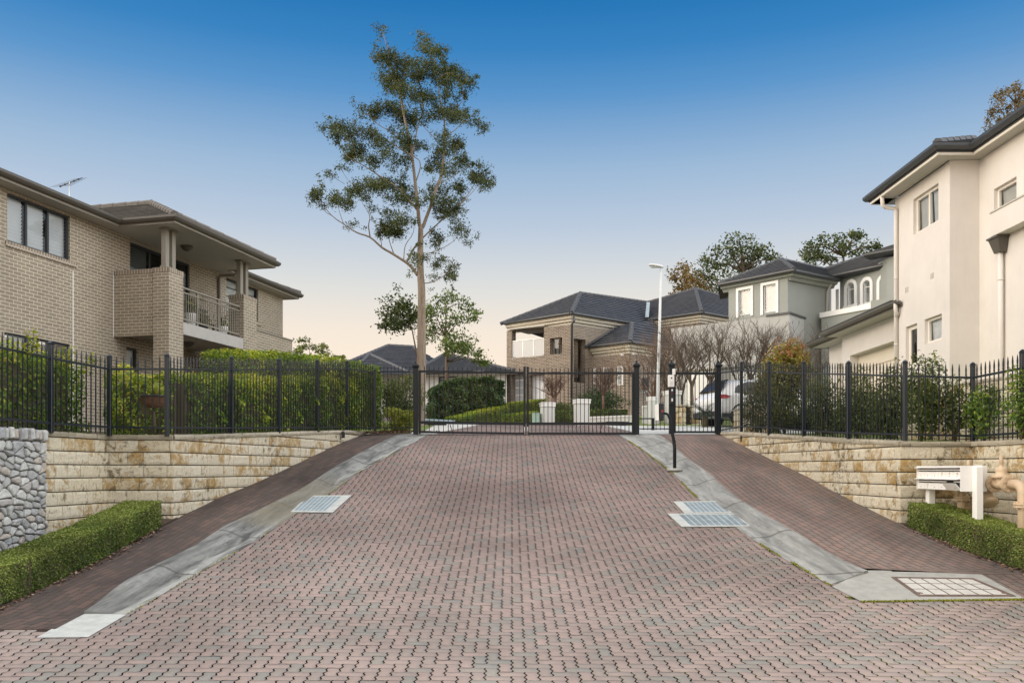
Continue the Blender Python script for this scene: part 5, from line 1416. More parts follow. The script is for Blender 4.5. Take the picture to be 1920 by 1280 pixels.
    mb=RB(); ridge(mb,b,pk,.16); ridge(mb,a,pk,.12); ridge(mb,pk,r2,.13); ridge(mb,fb,ft,.16); ridge(mb,sb,sp_,.17); ridge(mb,r2,sp_,.13); ridge(mb,sp_,sq_,.13); mb.build('ridge_capping',m_capD,t)
    mb=MB(); p=P(1214.5,569,57.1)+Vector((0,-.25,.05)); q=P(1212,597,54.6)+Vector((0,-.25,.05)); mb.mesh([p+Vector((-.11,0,0)),p+Vector((.11,0,0)),q+Vector((.11,0,0)),q+Vector((-.11,0,0))]+[v+Vector((0,.1,-.05)) for v in (p+Vector((-.11,0,0)),p+Vector((.11,0,0)),q+Vector((.11,0,0)),q+Vector((-.11,0,0)))],[(0,1,2,3),(4,7,6,5),(0,4,5,1),(1,5,6,2),(2,6,7,3),(3,7,4,0)]); mb.build('valley_flashing',m_galv,t)
    mb=MB(); fl=[P(1097,652,50.7),P(1157,614,52.2)]; mb.tube([fl[0]+Vector((0,-.1,.03)),fl[1]+Vector((0,-.1,.03))],.09,4); mb.build('lead_flashing',m_capD,t)
    downpipe(t,[P(1076,594,49.6),P(1076,603,49.6),P(1072,608,49.75),P(1071.5,765,49.75)],.07,m_gutD)
    # meter cabinets on the wing's return wall
    for lab,px0,px1,y0,y1,mt in (('dark meter cabinet on the brown brick wall behind the bare trees',1204,1217,708,730.5,m_gutD),('small grey service box under the dark meter cabinet',1206.5,1213.5,731.5,738.5,m_galv)):
        o=P((px0+px1)/2,y1,49.6); w=(px1-px0)*49.6/F; h=(y1-y0)*49.6/F; mb=MB(); mb.bbox(o+Vector((0,.1,h/2)),(w,.3,h),.02)
        if h>.4: mb.box(o+Vector((0,-.055,h/2)),(.012,.01,h*.96))
        tag(mb.build('meter_box',mt,origin=o),lab,'meter box')
    for px,py in ((1166,665),(1187,663)):
        mb=MB(); o=P(px,py,49.1); mb.bbox(o,(.12,.2,.1),.01); mb.bbox(o+Vector((.05,-.1,-.05)),(.1,.12,.08),.01); mb.build('wall_lamp',m_white,t)
house_mid()

# ---------------------------------------------------------------- pale single storey house behind the gum tree
def house_pale():
    t=thing('bungalow','single storey pale clad house with dark tiled hip roof behind the gum tree','house',(-5,56,3.8))
    d1,d2=54.,52.
    a,b=(X(640,d1),d1),(X(806,d1),d1); c,e=(X(798,52.4),52.4),(X(950,51.6),51.6); g=2.9
    z1=Zp(703,d1); z2=Zp(703,52.)
    h1=hole(c,e,823,857,706,734); h2=hole(c,e,909,940,712,734); h3=hole(a,b,795,802,705,735)
    mb=MB(); wall(mb,a,b,g,z1,[h3]); wall(mb,c,e,g,z2,[h1,h2]); wall(mb,(c[0],c[1]+3),c,g,z2)
    mb.build('clad_wall',m_clad,t)
    m=MB()
    for k in range(26):
        u=.2+k*.3
        if u<4.95 and not any(h[0]-.05<u<h[1]+.05 for h in (h1,h2)): framebox(m,c,e,u,u+.05,g,z2,-.02,.01)
    m.build('cover_battens',m_clad,t)
    window(t,c,e,h1,.08,(.5,),(.55,),m_dark,.06,[(0,1)],m_glass,.35); window(t,c,e,h2,.08,(.4,),(),m_dark,.06,[(.4,1)],m_glass,3.); window(t,a,b,h3,.08,(),(.5,),m_dark,.05,None,m_glass)
    gu=MB(); ev1=[(X(630,d1-.5),d1-.5),(X(800,d1-.5),d1-.5)]; ev2=[(c[0]-.5,c[1]-.5),(e[0]+.3,e[1]-.5)]
    for ev,z in ((ev1,z1),(ev2,z2)):
        gu.sweep(ev,[(o,zz) for o,zz in gutter_profile(z+.02,.14,.12)])
    gu.build('gutter',m_gutD,t)
    m=MB()
    for ev,z in ((ev1,z1),(ev2,z2)): m.sweep(ev,[(-.55,z-.01),(-.005,z-.01),(-.005,z+.15),(-.55,z+.15)])
    m.build('fascia',m_clad,t)
    mb=MB(); zz=z1+.17; p1=P(728,647.5,59.5); L=(X(612,d1-.6),d1-.6,zz); R=(X(815,d1-.6),d1-.6,zz)
    p1b=on_plane(775,650,L,R,p1)
    roof_plane(mb,[L,R,p1b,p1]); roof_plane(mb,[L,p1,(L[0],66,zz)]); roof_plane(mb,[R,p1b,(R[0]+3,66,zz),(R[0]+3,53.4,zz)])
    p3=P(693,664,55.6); a3=(X(655,51.5),51.5,Zp(702,51.5)); b3=(X(782,51.5),51.5,Zp(702,51.5)); b3b=on_plane(765,697,a3,b3,p3); roof_plane(mb,[a3,b3,b3b,p3]); roof_plane(mb,[a3,p3,(a3[0],57,a3[2])])
    zq=z2+.17; a2=(ev2[0][0]-.1,ev2[0][1]-.1,zq); b2=(ev2[1][0]+.1,ev2[1][1]-.1,zq); p2=P(834,664,56.3); p2b=on_plane(842,664.5,a2,b2,p2)
    roof_plane(mb,[a2,b2,p2b,p2]); roof_plane(mb,[a2,p2,(a2[0],60,zq)]); roof_plane(mb,[b2,p2b,(b2[0],60,zq)])
    mb.build('tiled_roof',m_tileD,t)
    mb=RB(); ridge(mb,p1,p1b,.13); ridge(mb,L,p1,.13); ridge(mb,a2,p2,.14); ridge(mb,b2,p2b,.12); ridge(mb,p3,a3,.12); ridge(mb,p3,b3b,.12); ridge(mb,R,p1b,.12); mb.build('ridge_capping',m_capD,t)
house_pale()
# ---------------------------------------------------------------- hedges, shrubs, trees
def hedge(name,label,cat,line,width,mat,size,dens,group=None,lump=.05,depth=.07,round_=.06,core_in=.07,yellow_top=0.,stuff=None,aspect=.55,sparse=0.):
    """line: list of (x,y,z0,height)"""
    L=[np.array(p,float) for p in line]; o=L[0]
    t=thing(name,label,cat,(o[0],o[1],o[2]),group)
    pts=[];out=[];rn=[]; shade_core=MB(); n=len(L)
    for i,(a,b) in enumerate(zip(L,L[1:])):
        d=b[:2]-a[:2]; ln=np.linalg.norm(d); d=d/ln; nv=np.array([d[1],-d[0]]); hm=(a[3]+b[3])/2
        faces=[('r',ln*hm),('l',ln*hm),('t',ln*width)]
        if i==0: faces.append(('e0',width*a[3]))
        if i==n-2: faces.append(('e1',width*b[3]))
        for k,ar in faces:
            m=int(ar*dens)
            if m<1: continue
            u=RNG.uniform(0,1,m); v=RNG.uniform(0,1,m); dep=np.abs(RNG.normal(0,depth,m))
            if k=='e0': u=np.zeros(m)
            if k=='e1': u=np.ones(m)
            base=a[None]+(b-a)[None]*u[:,None]; z0,h=base[:,2],base[:,3]
            if k in 'rl':
                s=1 if k=='r' else -1; off=s*(width/2-dep); zz=z0+h*v; N=np.concatenate([np.tile(nv*s,(m,1)),np.zeros((m,1))],1)
            elif k=='t': off=(v-.5)*width; zz=z0+h-dep; N=np.tile([0,0,1.],(m,1))
            else:
                s=-1 if k=='e0' else 1; off=(v-.5)*width; zz=z0+h*RNG.uniform(0,1,m); N=np.tile(np.append(d*s,0),(m,1))
            along=(-dep if k=='e1' else dep if k=='e0' else 0)
            xy=base[:,:2]+nv[None]*off[:,None]+d[None]*np.broadcast_to(along,(m,))[:,None]
            # lumps
            ph=np.sin(base[:,0]*7.1+zz*5.3)*np.sin(base[:,1]*6.3-zz*4.1)+.7*np.sin(base[:,1]*13.7+zz*11.)*np.sin(base[:,0]*12.1+1.)
            p=np.concatenate([xy,zz[:,None]],1)+N*(lump*ph)[:,None]
            # rounded shoulders
            if round_>0 and k in 'rl':
                e=np.clip((v*h-(h-round_*2))/(round_*2),0,1); p[:,:2]-=N[:,:2]*(e**2*round_)[:,None]
            r=np.clip(RNG.uniform(0,.8,m)+.12*ph+.1*np.sin(base[:,0]*1.7+base[:,1]*1.3)+yellow_top*(np.clip(v,0,1)**3 if k in 'rl' else np.ones(m) if k=='t' else .3),0,1)
            if sparse>0:
                keep=RNG.uniform(0,1,m)>sparse*np.clip(.5-.6*ph,0,1); p=p[keep];N=N[keep];r=r[keep]
            pts.append(p);out.append(N);rn.append(r)
        w=width/2-core_in
        A=Vector((a[0],a[1]));B=Vector((b[0],b[1]));D=Vector(d); N2=Vector(nv)
        A2=A+D*(core_in if i==0 else 0);B2=B-D*(core_in if i==n-2 else 0)
        v=[]
        for q,zz,hh in ((A2,a[2],a[3]),(B2,b[2],b[3])):
            for sx,zt in ((1,0),(1,hh-core_in*1.6),(.75,hh-core_in),(-.75,hh-core_in),(-1,hh-core_in*1.6),(-1,0)): v.append((q.x+N2.x*w*sx,q.y+N2.y*w*sx,zz+zt))
        shade_core.mesh(v,[(0,1,2,3,4,5),(11,10,9,8,7,6)]+[(j,6+j,6+(j+1)%6,(j+1)%6) for j in range(6)])
    leaves('foliage',np.concatenate(pts),size,mat,t,out=np.concatenate(out),bias=.55,rnd=np.concatenate(rn),aspect=aspect)
    shade_core.build('branches',m_stem,t)  # solid core coloured dark as the hedge's shaded inside
    return t
def gzl(pts,h,dz=0.): return [(x,y,prof(y)+dz,h if not hasattr(h,'__len__') else h[i]) for i,(x,y) in enumerate(pts)]

# clipped box hedges at the foot of the side walls
hedge('box_hedge','low clipped box hedge between the dark path and the grey rubble wall','hedge',[(-6.35,7.4,prof(7.4)+.02,.42),(-6.12,8.6,prof(8.6)+.02,.42),(-5.85,9.9,prof(9.9)+.02,.42),(-5.82,11.4,prof(11.4)+.02,.41),(-5.80,13.42,prof(13.42)+.02,.41)],.58,m_lbox,.025,7600,lump=.008,depth=.013,round_=.04,core_in=.035,yellow_top=.34)
hedge('box_hedge','low clipped box hedge growing below the white letterboxes','hedge',[(7.20,9.2,prof(9.2)+.02,.46),(6.90,10.6,prof(10.6)+.02,.46),(6.68,11.8,prof(11.8)+.02,.43),(6.50,13.42,prof(13.42)+.02,.38)],.60,m_lbox,.025,7600,lump=.009,depth=.014,round_=.04,core_in=.035,yellow_top=.34)
# leaf litter along the hedge feet
def litter(name,label,line,w,n,size,zf):
    pts=[]
    for (a,b) in zip(line,line[1:]):
        m=int(n*math.hypot(b[0]-a[0],b[1]-a[1])); u=RNG.uniform(0,1,m); x=a[0]+(b[0]-a[0])*u+RNG.normal(0,w,m); y=a[1]+(b[1]-a[1])*u+RNG.normal(0,w*.3,m)
        pts.append(np.stack([x,y,np.array([zf(xx,yy) for xx,yy in zip(x,y)])+RNG.uniform(.005,.03,m)],1))
    p=np.concatenate(pts); o=leaves(name,p,size,m_mulch,origin=p[0],out=np.tile([0,0,1.],(len(p),1)),bias=1.2,aspect=.5)
    return tag(o,label,'leaf litter',kind='stuff')
litter('leaf_litter','dry brown leaf litter along the foot of the clipped hedge by the dark path',[(-5.75,8.7),(-5.50,10.),(-5.48,13.2)],.06,110,.055,lambda x,y:prof(y)+.01)
litter('leaf_litter','dry brown leaf litter under the clipped hedge below the letterboxes',[(6.62,10.2),(6.36,11.8),(6.17,13.4)],.06,90,.05,lambda x,y:prof(y)+.01)
litter('leaf_litter','dry brown leaf litter at the gate end of the leafy hedge',[(-3.9,22.7),(-2.6,23.1)],.25,420,.08,lambda x,y:prof(y)+.06)

# informal leafy hedge right behind the west fence
H1=[(-7.75,10.0,.54,1.30),(-7.45,12.0,.55,1.22),(-7.25,13.9,.56,1.15)]
hedge('leafy_hedge','loose leafy hedge behind the fence above the rubble wall, yellow new tips','hedge',H1,.7,m_lhedge,.062,1300,lump=.13,depth=.10,round_=.2,core_in=.2,yellow_top=.32,sparse=.35)
H1b=[(-7.0,14.75,.58,1.05),(-5.9,15.0,.60,1.08),(-5.62,16.4,.68,1.06),(-5.25,18.0,.79,1.10),(-4.9,19.9,.9,1.22),(-4.55,21.7,1.0,1.32),(-4.3,22.6,1.02,1.3)]
hedge('leafy_hedge','long leafy hedge with yellow green tips pressed against the fence on the sandstone wall','hedge',H1b,.62,m_lhedge,.060,1500,lump=.12,depth=.09,round_=.15,core_in=.17,yellow_top=.30,sparse=.3)
# young shoots rising above the fence rail
def shoots(name,label,spots,mat,size,group=None):
    t=None
    for (x,y,z,h,n) in spots:
        t=thing(name,label,'plant',(x,y,z),group) if t is None else t
        m=MB(); m.tube([(x,y,z),(x+.05,y,z+h*.5),(x+.03,y+.03,z+h)],[.006,.005,.002],4); m.build('stem',m_stem,t)
        u=np.sort(RNG.uniform(.1,1,n)); p=np.stack([x+.04*u+RNG.normal(0,.06,n)*(1.2-u*.6),y+RNG.normal(0,.05,n),z+h*u],1)
        leaves('leaves',p,size,mat,t,bias=.3)
        t=None
shoots('hedge_shoot','upright yellow green shoots standing above the fence over the rubble wall',[(-6.72+k*.0,11.9,1.55,.42,70) for k in range(1)],m_lyel,.07)
shoots('hedge_shoot','small yellow green shoots above the fence between the two west posts',[(X(128,13.2),13.2,1.55,.36,60)],m_lyel,.065)
shoots('hedge_shoot','leafy tip rising above the fence just before the wall corner',[(X(168,13.6),13.6,1.5,.35,50)],m_lyel,.065)
# tall trimmed hedge behind
H2=[(X(402,17.6),17.6,.8,1.64),(X(470,18.9),18.9,.9,1.72),(X(560,20.9),20.9,1.,1.80),(X(640,22.5),22.5,1.05,1.83),(X(694,23.6),23.6,1.1,1.72)]
hedge('tall_hedge','tall trimmed hedge rising above the fence in front of the brick house wing','hedge',H2,.75,m_lhedge,.065,900,lump=.05,depth=.08,round_=.12,core_in=.16,yellow_top=.22)
# shrub blobs
def shrub(name,label,cat,center,rad,n,size,mat,clumps=14,upb=0.,cr=.42,group=None,stems=5,trunk_z=None,ytop=0.,aspect=.5):
    c=np.array(center,float);R_=np.array(rad,float); base=(c[0],c[1],c[2]-R_[2] if trunk_z is None else trunk_z)
    t=thing(name,label,cat,base,group)
    pts=[];out=[]
    for k in range(clumps):
        v=RNG.normal(size=3); v[2]+=upb; v/=np.linalg.norm(v); cc=c+v*R_*RNG.uniform(.45,.8); m=n//clumps; q=RNG.normal(size=(m,3)); q/=np.linalg.norm(q,axis=1,keepdims=True); rr=RNG.uniform(.25,1,m)**.5
        p=cc+q*rr[:,None]*R_*cr; pts.append(p); out.append(nrm((p-c)/R_))
    p=np.concatenate(pts); p[:,2]=np.maximum(p[:,2],base[2]+.05)
    r=np.clip(RNG.uniform(0,.75,len(p))+ytop*np.clip((p[:,2]-c[2])/R_[2],-.3,1),0,1)
    leaves('foliage',p,size,mat,t,out=np.concatenate(out),bias=.5,rnd=r,aspect=aspect)
    m=MB()
    for k in range(stems):
        a=RNG.uniform(0,6.28); e=c+np.array([math.cos(a)*R_[0]*.6,math.sin(a)*R_[1]*.6,R_[2]*.5]); b=np.array(base); mid=(b+e)/2+np.array([0,0,R_[2]*.15]); m.tube([b,mid,e],[.022,.014,.005],5)
    m.build('stems',m_stem,t); return t
def shr(name,label,cat,px0,px1,py0,py1,d,n,size,mat,dep=None,**kw):
    a=P(px0,py0,d);b=P(px1,py1,d); c=(a+b)/2; rx=abs(b.x-a.x)/2; rz=abs(a.z-b.z)/2
    return shrub(name,label,cat,c,(rx,dep or rx,rz),n,size,mat,**kw)
# around the gate, west side
shr('yellow_shrub','yellow green low shrub behind the short black panel','shrub',700,782,763,811,24.6,2600,.07,m_lyel,clumps=16)
shr('round_shrub','leafy end of the hedge beside the short black panel, yellow tips','shrub',676,728,690,806,23.7,2600,.07,m_lhedge,clumps=18,ytop=.35)
shr('clipped_bush','tall rounded clipped bush in front of the gum trunk','hedge',708,797,700,793,30.0,6500,.075,m_lgarden,clumps=34,ytop=.2)
hedge('garden_hedge','dark broad leaved hedge in front of the pale bungalow','hedge',[(X(806,37),37.,prof(37)-.1,1.55),(X(850,37.3),37.3,prof(37.3)-.1,1.95),(X(905,37.6),37.6,prof(37.6)-.1,2.05),(X(943,37.8),37.8,prof(37.8)-.1,1.85)],1.1,m_ldark,.11,620,lump=.09,depth=.1,round_=.3,core_in=.2,yellow_top=.15)
hedge('clipped_hedge','long clipped green hedge sloping up toward the brown brick house','hedge',[(X(848,34.5),34.5,prof(34.5),.25),(X(905,36.3),36.3,prof(36.3),.52),(X(960,38.2),38.2,prof(38.2),.82),(X(1012,40),40.,prof(40),.98)],.8,m_lhedge,.05,1600,lump=.03,depth=.04,round_=.06,core_in=.08,yellow_top=.25)
hedge('clipped_hedge','short bronze tipped clipped hedge next to the pale green cabinet','hedge',[(X(951,33.6),33.6,prof(33.6),.40),(X(1000,34.5),34.5,prof(34.5),.50)],.7,m_lhedge,.045,1800,lump=.02,depth=.04,round_=.05,core_in=.08,yellow_top=.3)
hedge('clipped_hedge','low clipped hedge between the two white pillars, front row','hedge',[(X(1021,33.5),33.5,prof(33.5),.26),(X(1076,33.5),33.5,prof(33.5),.32)],.6,m_lbox,.045,1800,lump=.015,depth=.03,round_=.04,core_in=.06)
hedge('clipped_hedge','low clipped hedge between the two white pillars, back row','hedge',[(X(1034,37.),37.,prof(37),.45),(X(1082,37.),37.,prof(37),.50)],.8,m_lbox,.05,1600,lump=.02,depth=.03,round_=.05,core_in=.08)
hedge('clipped_hedge','clipped double hedge at the foot of the bare multi stemmed tree','hedge',[(X(1100,36.5),36.5,prof(36.5),.52),(X(1174,36.5),36.5,prof(36.5),.52)],1.0,m_lbox,.05,1600,lump=.02,depth=.03,round_=.05,core_in=.08)
shr('dark_shrub','dark green shrub against the brown brick wing wall','shrub',1074,1178,724,778,41.5,3600,.10,m_ldark,dep=.8,clumps=26)
shr('dark_shrub','small shrub between the white pillars in front of the downpipe','shrub',1036,1082,752,784,39.5,1500,.08,m_lgarden,dep=.5,clumps=14)
shr('dark_shrub','dark low shrub at the foot of the pale bungalow corner','shrub',792,818,752,796,36,900,.07,m_ldark,dep=.5)
# east garden behind the fence
shr('photinia_bush','photinia bush with red bronze new leaves above the fence','shrub',1416,1526,640,815,20.6,13000,.07,m_lphot,dep=.8,clumps=60,ytop=.5,upb=.75)
def loose(label,px0,px1,py0,py1,d,n,mat,**kw): shr('garden_shrub',label,'shrub',px0,px1,py0,py1,d,int(n*1.6),.058,mat,cr=.5,**kw)
loose('loose glossy shrub behind the fence next to the photinia, pale door behind',1508,1580,700,826,18.6,2300,m_lgarden,dep=.5,clumps=24,ytop=.2)
loose('open leafy shrub behind the fence in front of the garage',1566,1650,694,826,17.0,2600,m_lgarden,dep=.5,clumps=26,ytop=.25)
loose('open leafy shrub behind the fence below the white downpipe',1632,1706,694,826,15.6,2400,m_lgarden,dep=.45,clumps=24,ytop=.2)
loose('upright shrub with long shoots rising in front of the cream house door',1690,1766,660,828,14.6,2700,m_lgarden,dep=.4,clumps=26,ytop=.1)
loose('sparse creeper shrub over the inner stone wall, left of the corner post',1760,1822,708,829,14.4,1000,m_lgarden,dep=.3,clumps=18)
loose('sparse creeper on the inner stone wall near the corner fence post',1812,1880,712,826,13.5,1000,m_lhedge,dep=.3,clumps=18)
loose('sparse creeper with yellow tips on the inner stone wall at the street end',1872,1960,690,824,12.4,1000,m_lhedge,dep=.3,clumps=18,ytop=.2)
shoots('tall_shoot','long leafy shoot arching above the fence in front of the cream house',[(X(1748,14.5),14.5,1.6,.42,40)],m_lhedge,.06)
shoots('tall_shoot','thin leafy shoot above the fence beside the cream downpipe',[(X(1676,15.4),15.4,1.6,.42,34)],m_lgarden,.05)
shr('garden_shrub','leafy shrub with bronze tips screening the white car beside the photinia','shrub',1388,1452,708,812,21.4,2600,.06,m_lphot,dep=.35,clumps=26,cr=.5)
shr('groundcover_shrub','small yellow leaved shrub at the foot of the east fence by the car','shrub',1408,1446,770,812,20.9,600,.06,m_lphot,dep=.25)
# cycad by the car
def cycad():
    d=29.2; b=P(1322,785,d); t=thing('cycad','dark feather leaved cycad on the stone terrace beside the white car','plant',b)
    m=MB(); m.tube([b+Vector((0,0,-.4)),b+Vector((0,0,.15))],[.12,.1],8); m.build('trunk',m_stem,t)
    mb=MB()
    for k in range(22):
        a=k*2.4; L=RNG.uniform(.8,1.15); el=RNG.uniform(.15,1.2); dirh=Vector((math.cos(a),math.sin(a),0)); p=b+Vector((0,0,.15)); prev=p; pts=[p]
        for j in range(1,9):
            u=j/8; q=b+Vector((0,0,.15))+dirh*L*u*math.cos(el*(1-u*.5))+Vector((0,0,1))*L*(u*math.sin(el)-.45*u*u); pts.append(q)
        for j in range(8):
            s=dirh.cross(Vector((0,0,1))); u=(j+.5)/8; w=.16*math.sin(math.pi*min(1,u*1.1+.08))+.02
            for sg in (-1,1):
                for f in (0.,.5):
                    q=pts[j].lerp(pts[j+1],f); tip=q+s*sg*w+(pts[j+1]-pts[j]).normalized()*.08+Vector((0,0,-.01)); dd=(pts[j+1]-pts[j]).normalized()*.022
                    mb.face([q-dd,q+dd,tip])
    mb.build('fronds',simple('cycad_green',(.035,.065,.025),.45,0,.3,6),t)
cycad()
# plant in a coir basket on a stem behind the corner of the west fence
def basket():
    d=14.2; b=P(291,812,d); t=thing('basket_plant','strap leaved plant in brown coir bowl on a thin stem behind the west fence','potted plant',b)
    m=MB(); m.tube([b,P(288,762,d)],.022,6); m.build('stem',m_stem,t)
    c=P(290,763,d); R_=.21; m=MB(); m.lathe(c,[(.03,-.02),(.13,.0),(.19,.07),(R_,.16),(R_+.015,.18),(R_-.03,.17)],16); m.build('coir_bowl',m_coir,t)
    m=MB(); m.lathe(c,[(R_+.016,.165),(R_+.02,.19)],16); m.build('rim',m_dark,t)
    mb=MB(); o=c+Vector((0,0,.17))
    for k in range(26):
        a=k*2.4; L=RNG.uniform(.3,.5); el=RNG.uniform(.5,1.4); dh=Vector((math.cos(a),math.sin(a),0)); s=dh.cross(Vector((0,0,1))); prev=None
        for j in range(6):
            u=j/5; q=o+dh*L*u*math.cos(el)+Vector((0,0,1))*L*(u*math.sin(el)-.35*u*u*u); w=.03*(1-u)**.7+.003
            if prev: mb.face([prev[0],prev[1],q+s*w,q-s*w],r=.05+.9*((k*37)%100)/100)
            prev=(q-s*w,q+s*w)
    mb.build('leaves',m_lbrom,t)
basket()

# ---------------------------------------------------------------- trees
def cluster(cx,cy,rx,ry,d,n,dd):
    """leaf positions in a lumpy clump around a surveyed spot"""
    c=np.array(P(cx,cy,d+dd)); r=np.array([rx*d/F,(rx+ry)*.5*d/F*1.1,ry*d/F]); k=max(4,int(n/22)); s=RNG.normal(size=(k,3)); s/=np.linalg.norm(s,axis=1,keepdims=True); s*=RNG.uniform(.3,1.15,(k,1))
    cc=c+s*r; w=RNG.normal(0,.42,(n,3)); p=cc[RNG.integers(0,k,n)]+w*r
    return p
def gum():
    d=31.; T=thing('gum_tree','tall slender gum tree with open crown, standing behind the gate','tree',P(787,800,d))
    def br(mb,pts,r0,r1,dy=0.):
        n=len(pts); q=[P(a,b,d+dy*(i/(n-1))**1.2) for i,(a,b) in enumerate(pts)]; 
        # smooth
        pp=[q[0]]
        for i in range(n-1):
            p0=q[max(i-1,0)];p1=q[i];p2=q[i+1];p3=q[min(i+2,n-1)]
            for k in (1,2,3):
                t=k/3; pp.append(.5*((2*p1)+(p2-p0)*t+(2*p0-5*p1+4*p2-p3)*t*t+(3*p1-p0-3*p2+p3)*t**3))
        m=len(pp); mb.tube(pp,[(r0+(r1-r0)*i/(m-1))*d/F for i in range(m)],8)
    mb=MB(); br(mb,[(786,806),(788,770),(789.5,700),(790.5,640),(790.5,601),(790.5,545),(788.5,514),(788,480),(788.5,451),(789,424)],10.,4.6); mb.lathe(P(786,806,d),[(.30,-.1),(.22,.12),(.18,.3)],10); mb.build('trunk',m_bark,T)
    B=[]
    def limb(pts,r0,r1,dy): mb=MB(); br(mb,pts,r0,r1,dy); mb.build('limb',m_bark,T)
    limb([(789,428),(786,418),(784,395),(781,363),(778,338),(773,294),(770,269),(759,225),(754,196),(749,173),(741,148),(733,124),(727,95),(723,80),(718,62)],3.8,.3,-.6)
    limb([(789,428),(793.5,424),(798.6,410),(808.7,383),(819,351),(827,330),(830,310),(833,282),(834,251),(832,215),(825.6,190),(822.5,170),(819,152),(814,130),(816,105)],3.6,.3,.5)
    limb([(783,516),(774,504),(763,493),(735,475),(716,464),(694,445),(669,436),(644,420),(622,404),(600,378)],3.2,.4,-.8)
    limb([(763,490),(775,467),(791,448),(807,432),(825,416),(859.5,385),(876,367),(891,343),(903,330)],2.0,.4,1.3)
    mb=MB()
    for pts,r0,r1,dy in (
      ([(772,290),(776,278),(782,243),(793,206),(795,188),(788,162),(787,146),(790,118),(797,90)],1.5,.2,.8),
      ([(780,340),(788,314),(785,300),(772,292)],1.2,.8,.4),
      ([(694,445),(691,423),(693,404),(679,380)],1.3,.3,-.9),([(716,464),(712,440),(700,412),(690,395)],.8,.3,-.3),
      ([(757,488),(760,460),(775,436),(776,405)],1.,.3,.5),([(738,475),(730,451),(727,430)],1.,.3,-.6),
      ([(784,397),(765,372),(742,349),(717,334),(697,320),(677,308),(662,300),(646,288),(638,262)],1.8,.3,-1.2),
      ([(770,292),(758,284),(738,271),(717,259),(697,251),(668,250),(640,243)],1.5,.3,.9),
      ([(748,262),(731,247),(705,231),(693,217),(680,212)],.9,.2,-.7),
      ([(790,500),(793,476),(804,475),(832,464),(854,448),(860,428)],1.1,.3,.8),
      ([(790,531),(810,529),(832,517),(846,505)],1.1,.3,-.4),([(787,500),(781,492),(779,485)],.8,.3,.3),
      ([(818,262),(806,250),(794,237),(785,226)],.9,.2,.6),([(832,220),(845,205),(862,196),(868,180),(866,160)],.9,.2,-.6),
      ([(834,255),(852,245),(868,230),(890,226),(905,238)],.9,.25,.5),([(830,310),(846,300),(858,280),(862,262)],.8,.2,-.7),
      ([(822,345),(842,335),(868,318),(882,310)],.9,.25,.9),([(860,386),(875,372),(895,350),(905,338)],.8,.3,1.2),
      ([(825,416),(845,404),(866,420),(872,436)],.8,.25,.5),([(727,95),(725,80),(717,60)],.4,.2,-.6),([(741,148),(728,130),(722,112)],.7,.2,-.8),
      ([(819,152),(835,138),(858,140),(878,155)],.7,.2,.4),([(693,217),(686,213),(677,208)],.4,.2,-.7),([(622,404),(608,395),(596,372)],.6,.25,-.8),
      ([(644,420),(636,395),(632,378)],.6,.2,-.6),([(677,308),(668,290),(662,272),(645,258)],.7,.2,-.9),([(646,345),(630,335),(615,326)],.5,.2,-.4),([(697,360),(660,345),(640,318)],.6,.2,-.5)): br(mb,pts,r0,r1,dy)
    mb.build('branches',m_bark,T)
    cl="""715 57 13 8;795 80 16 12;812 95 14 10;828 101 10 8;725 110 16 14;745 120 18 14;768 125 20 14;790 120 18 14;808 125 12 10;722 142 16 12;740 150 18 14;765 140 18 12;790 140 14 10;735 165 14 12;755 175 16 14;822 145 16 14;842 135 16 12;860 143 16 12;880 158 12 10;840 158 16 10;795 178 16 12;812 185 14 12;778 182 12 12;835 178 12 8;868 178 8 10;715 203 16 12;735 205 16 12;700 208 12 10;750 215 14 14;770 225 14 14;677 208 11 10;800 215 16 12;825 212 16 10;845 216 20 11;865 222 16 12;890 228 14 10;904 240 8 8;640 240 18 12;630 255 14 10;660 252 18 14;682 250 16 12;700 255 14 12;715 262 14 10;757 258 14 16;765 275 14 12;730 270 16 8;830 264 14 12;855 270 12 12;795 275 12 8;845 285 14 10;655 295 12 10;672 285 14 10;680 300 12 8;700 305 12 12;720 290 14 10;745 300 14 10;735 312 12 8;760 310 10 6;615 325 14 8;640 315 14 6;820 300 14 16;850 310 16 12;870 305 14 12;840 322 14 8;805 318 12 8;905 325 14 14;895 335 12 10;910 345 12 10;880 330 10 8;690 345 18 12;710 350 20 12;670 355 16 12;725 345 14 10;750 350 14 12;595 370 14 12;630 375 16 12;650 378 14 10;745 372 18 12;765 375 14 12;785 380 12 10;815 360 14 12;835 360 16 14;860 350 12 10;840 385 18 12;815 378 14 10;850 395 16 12;840 405 16 10;825 395 14 12;700 392 12 8;722 395 8 8;735 420 18 14;725 430 16 12;750 415 14 10;745 435 14 10;660 420 12 8;858 425 14 12;872 438 10 14;820 450 14 12;800 483 14 8;820 490 14 10;780 490 10 12;845 505 10 14;815 520 14 6;848 520 8 10"""
    pts=[]
    for c in cl.split(';'):
        a,b,rx,ry=[float(v) for v in c.split()]
        n=int(rx*ry*(2.5 if ry>8 else .9)*RNG.uniform(.45,1.3))+40; dd=RNG.uniform(-1.3,1.3); pts.append(cluster(a,b,rx,ry,d,n,dd))
        for k in range(3): pts.append(cluster(a+RNG.normal(0,rx*.95),b+RNG.normal(1,ry*1.15),rx*.55,ry*.6,d,n//5,dd+RNG.normal(0,.4)))
    p=np.concatenate(pts); leaves('crown',p,.095,m_lgum,T,bias=.1,aspect=.32)
gum()
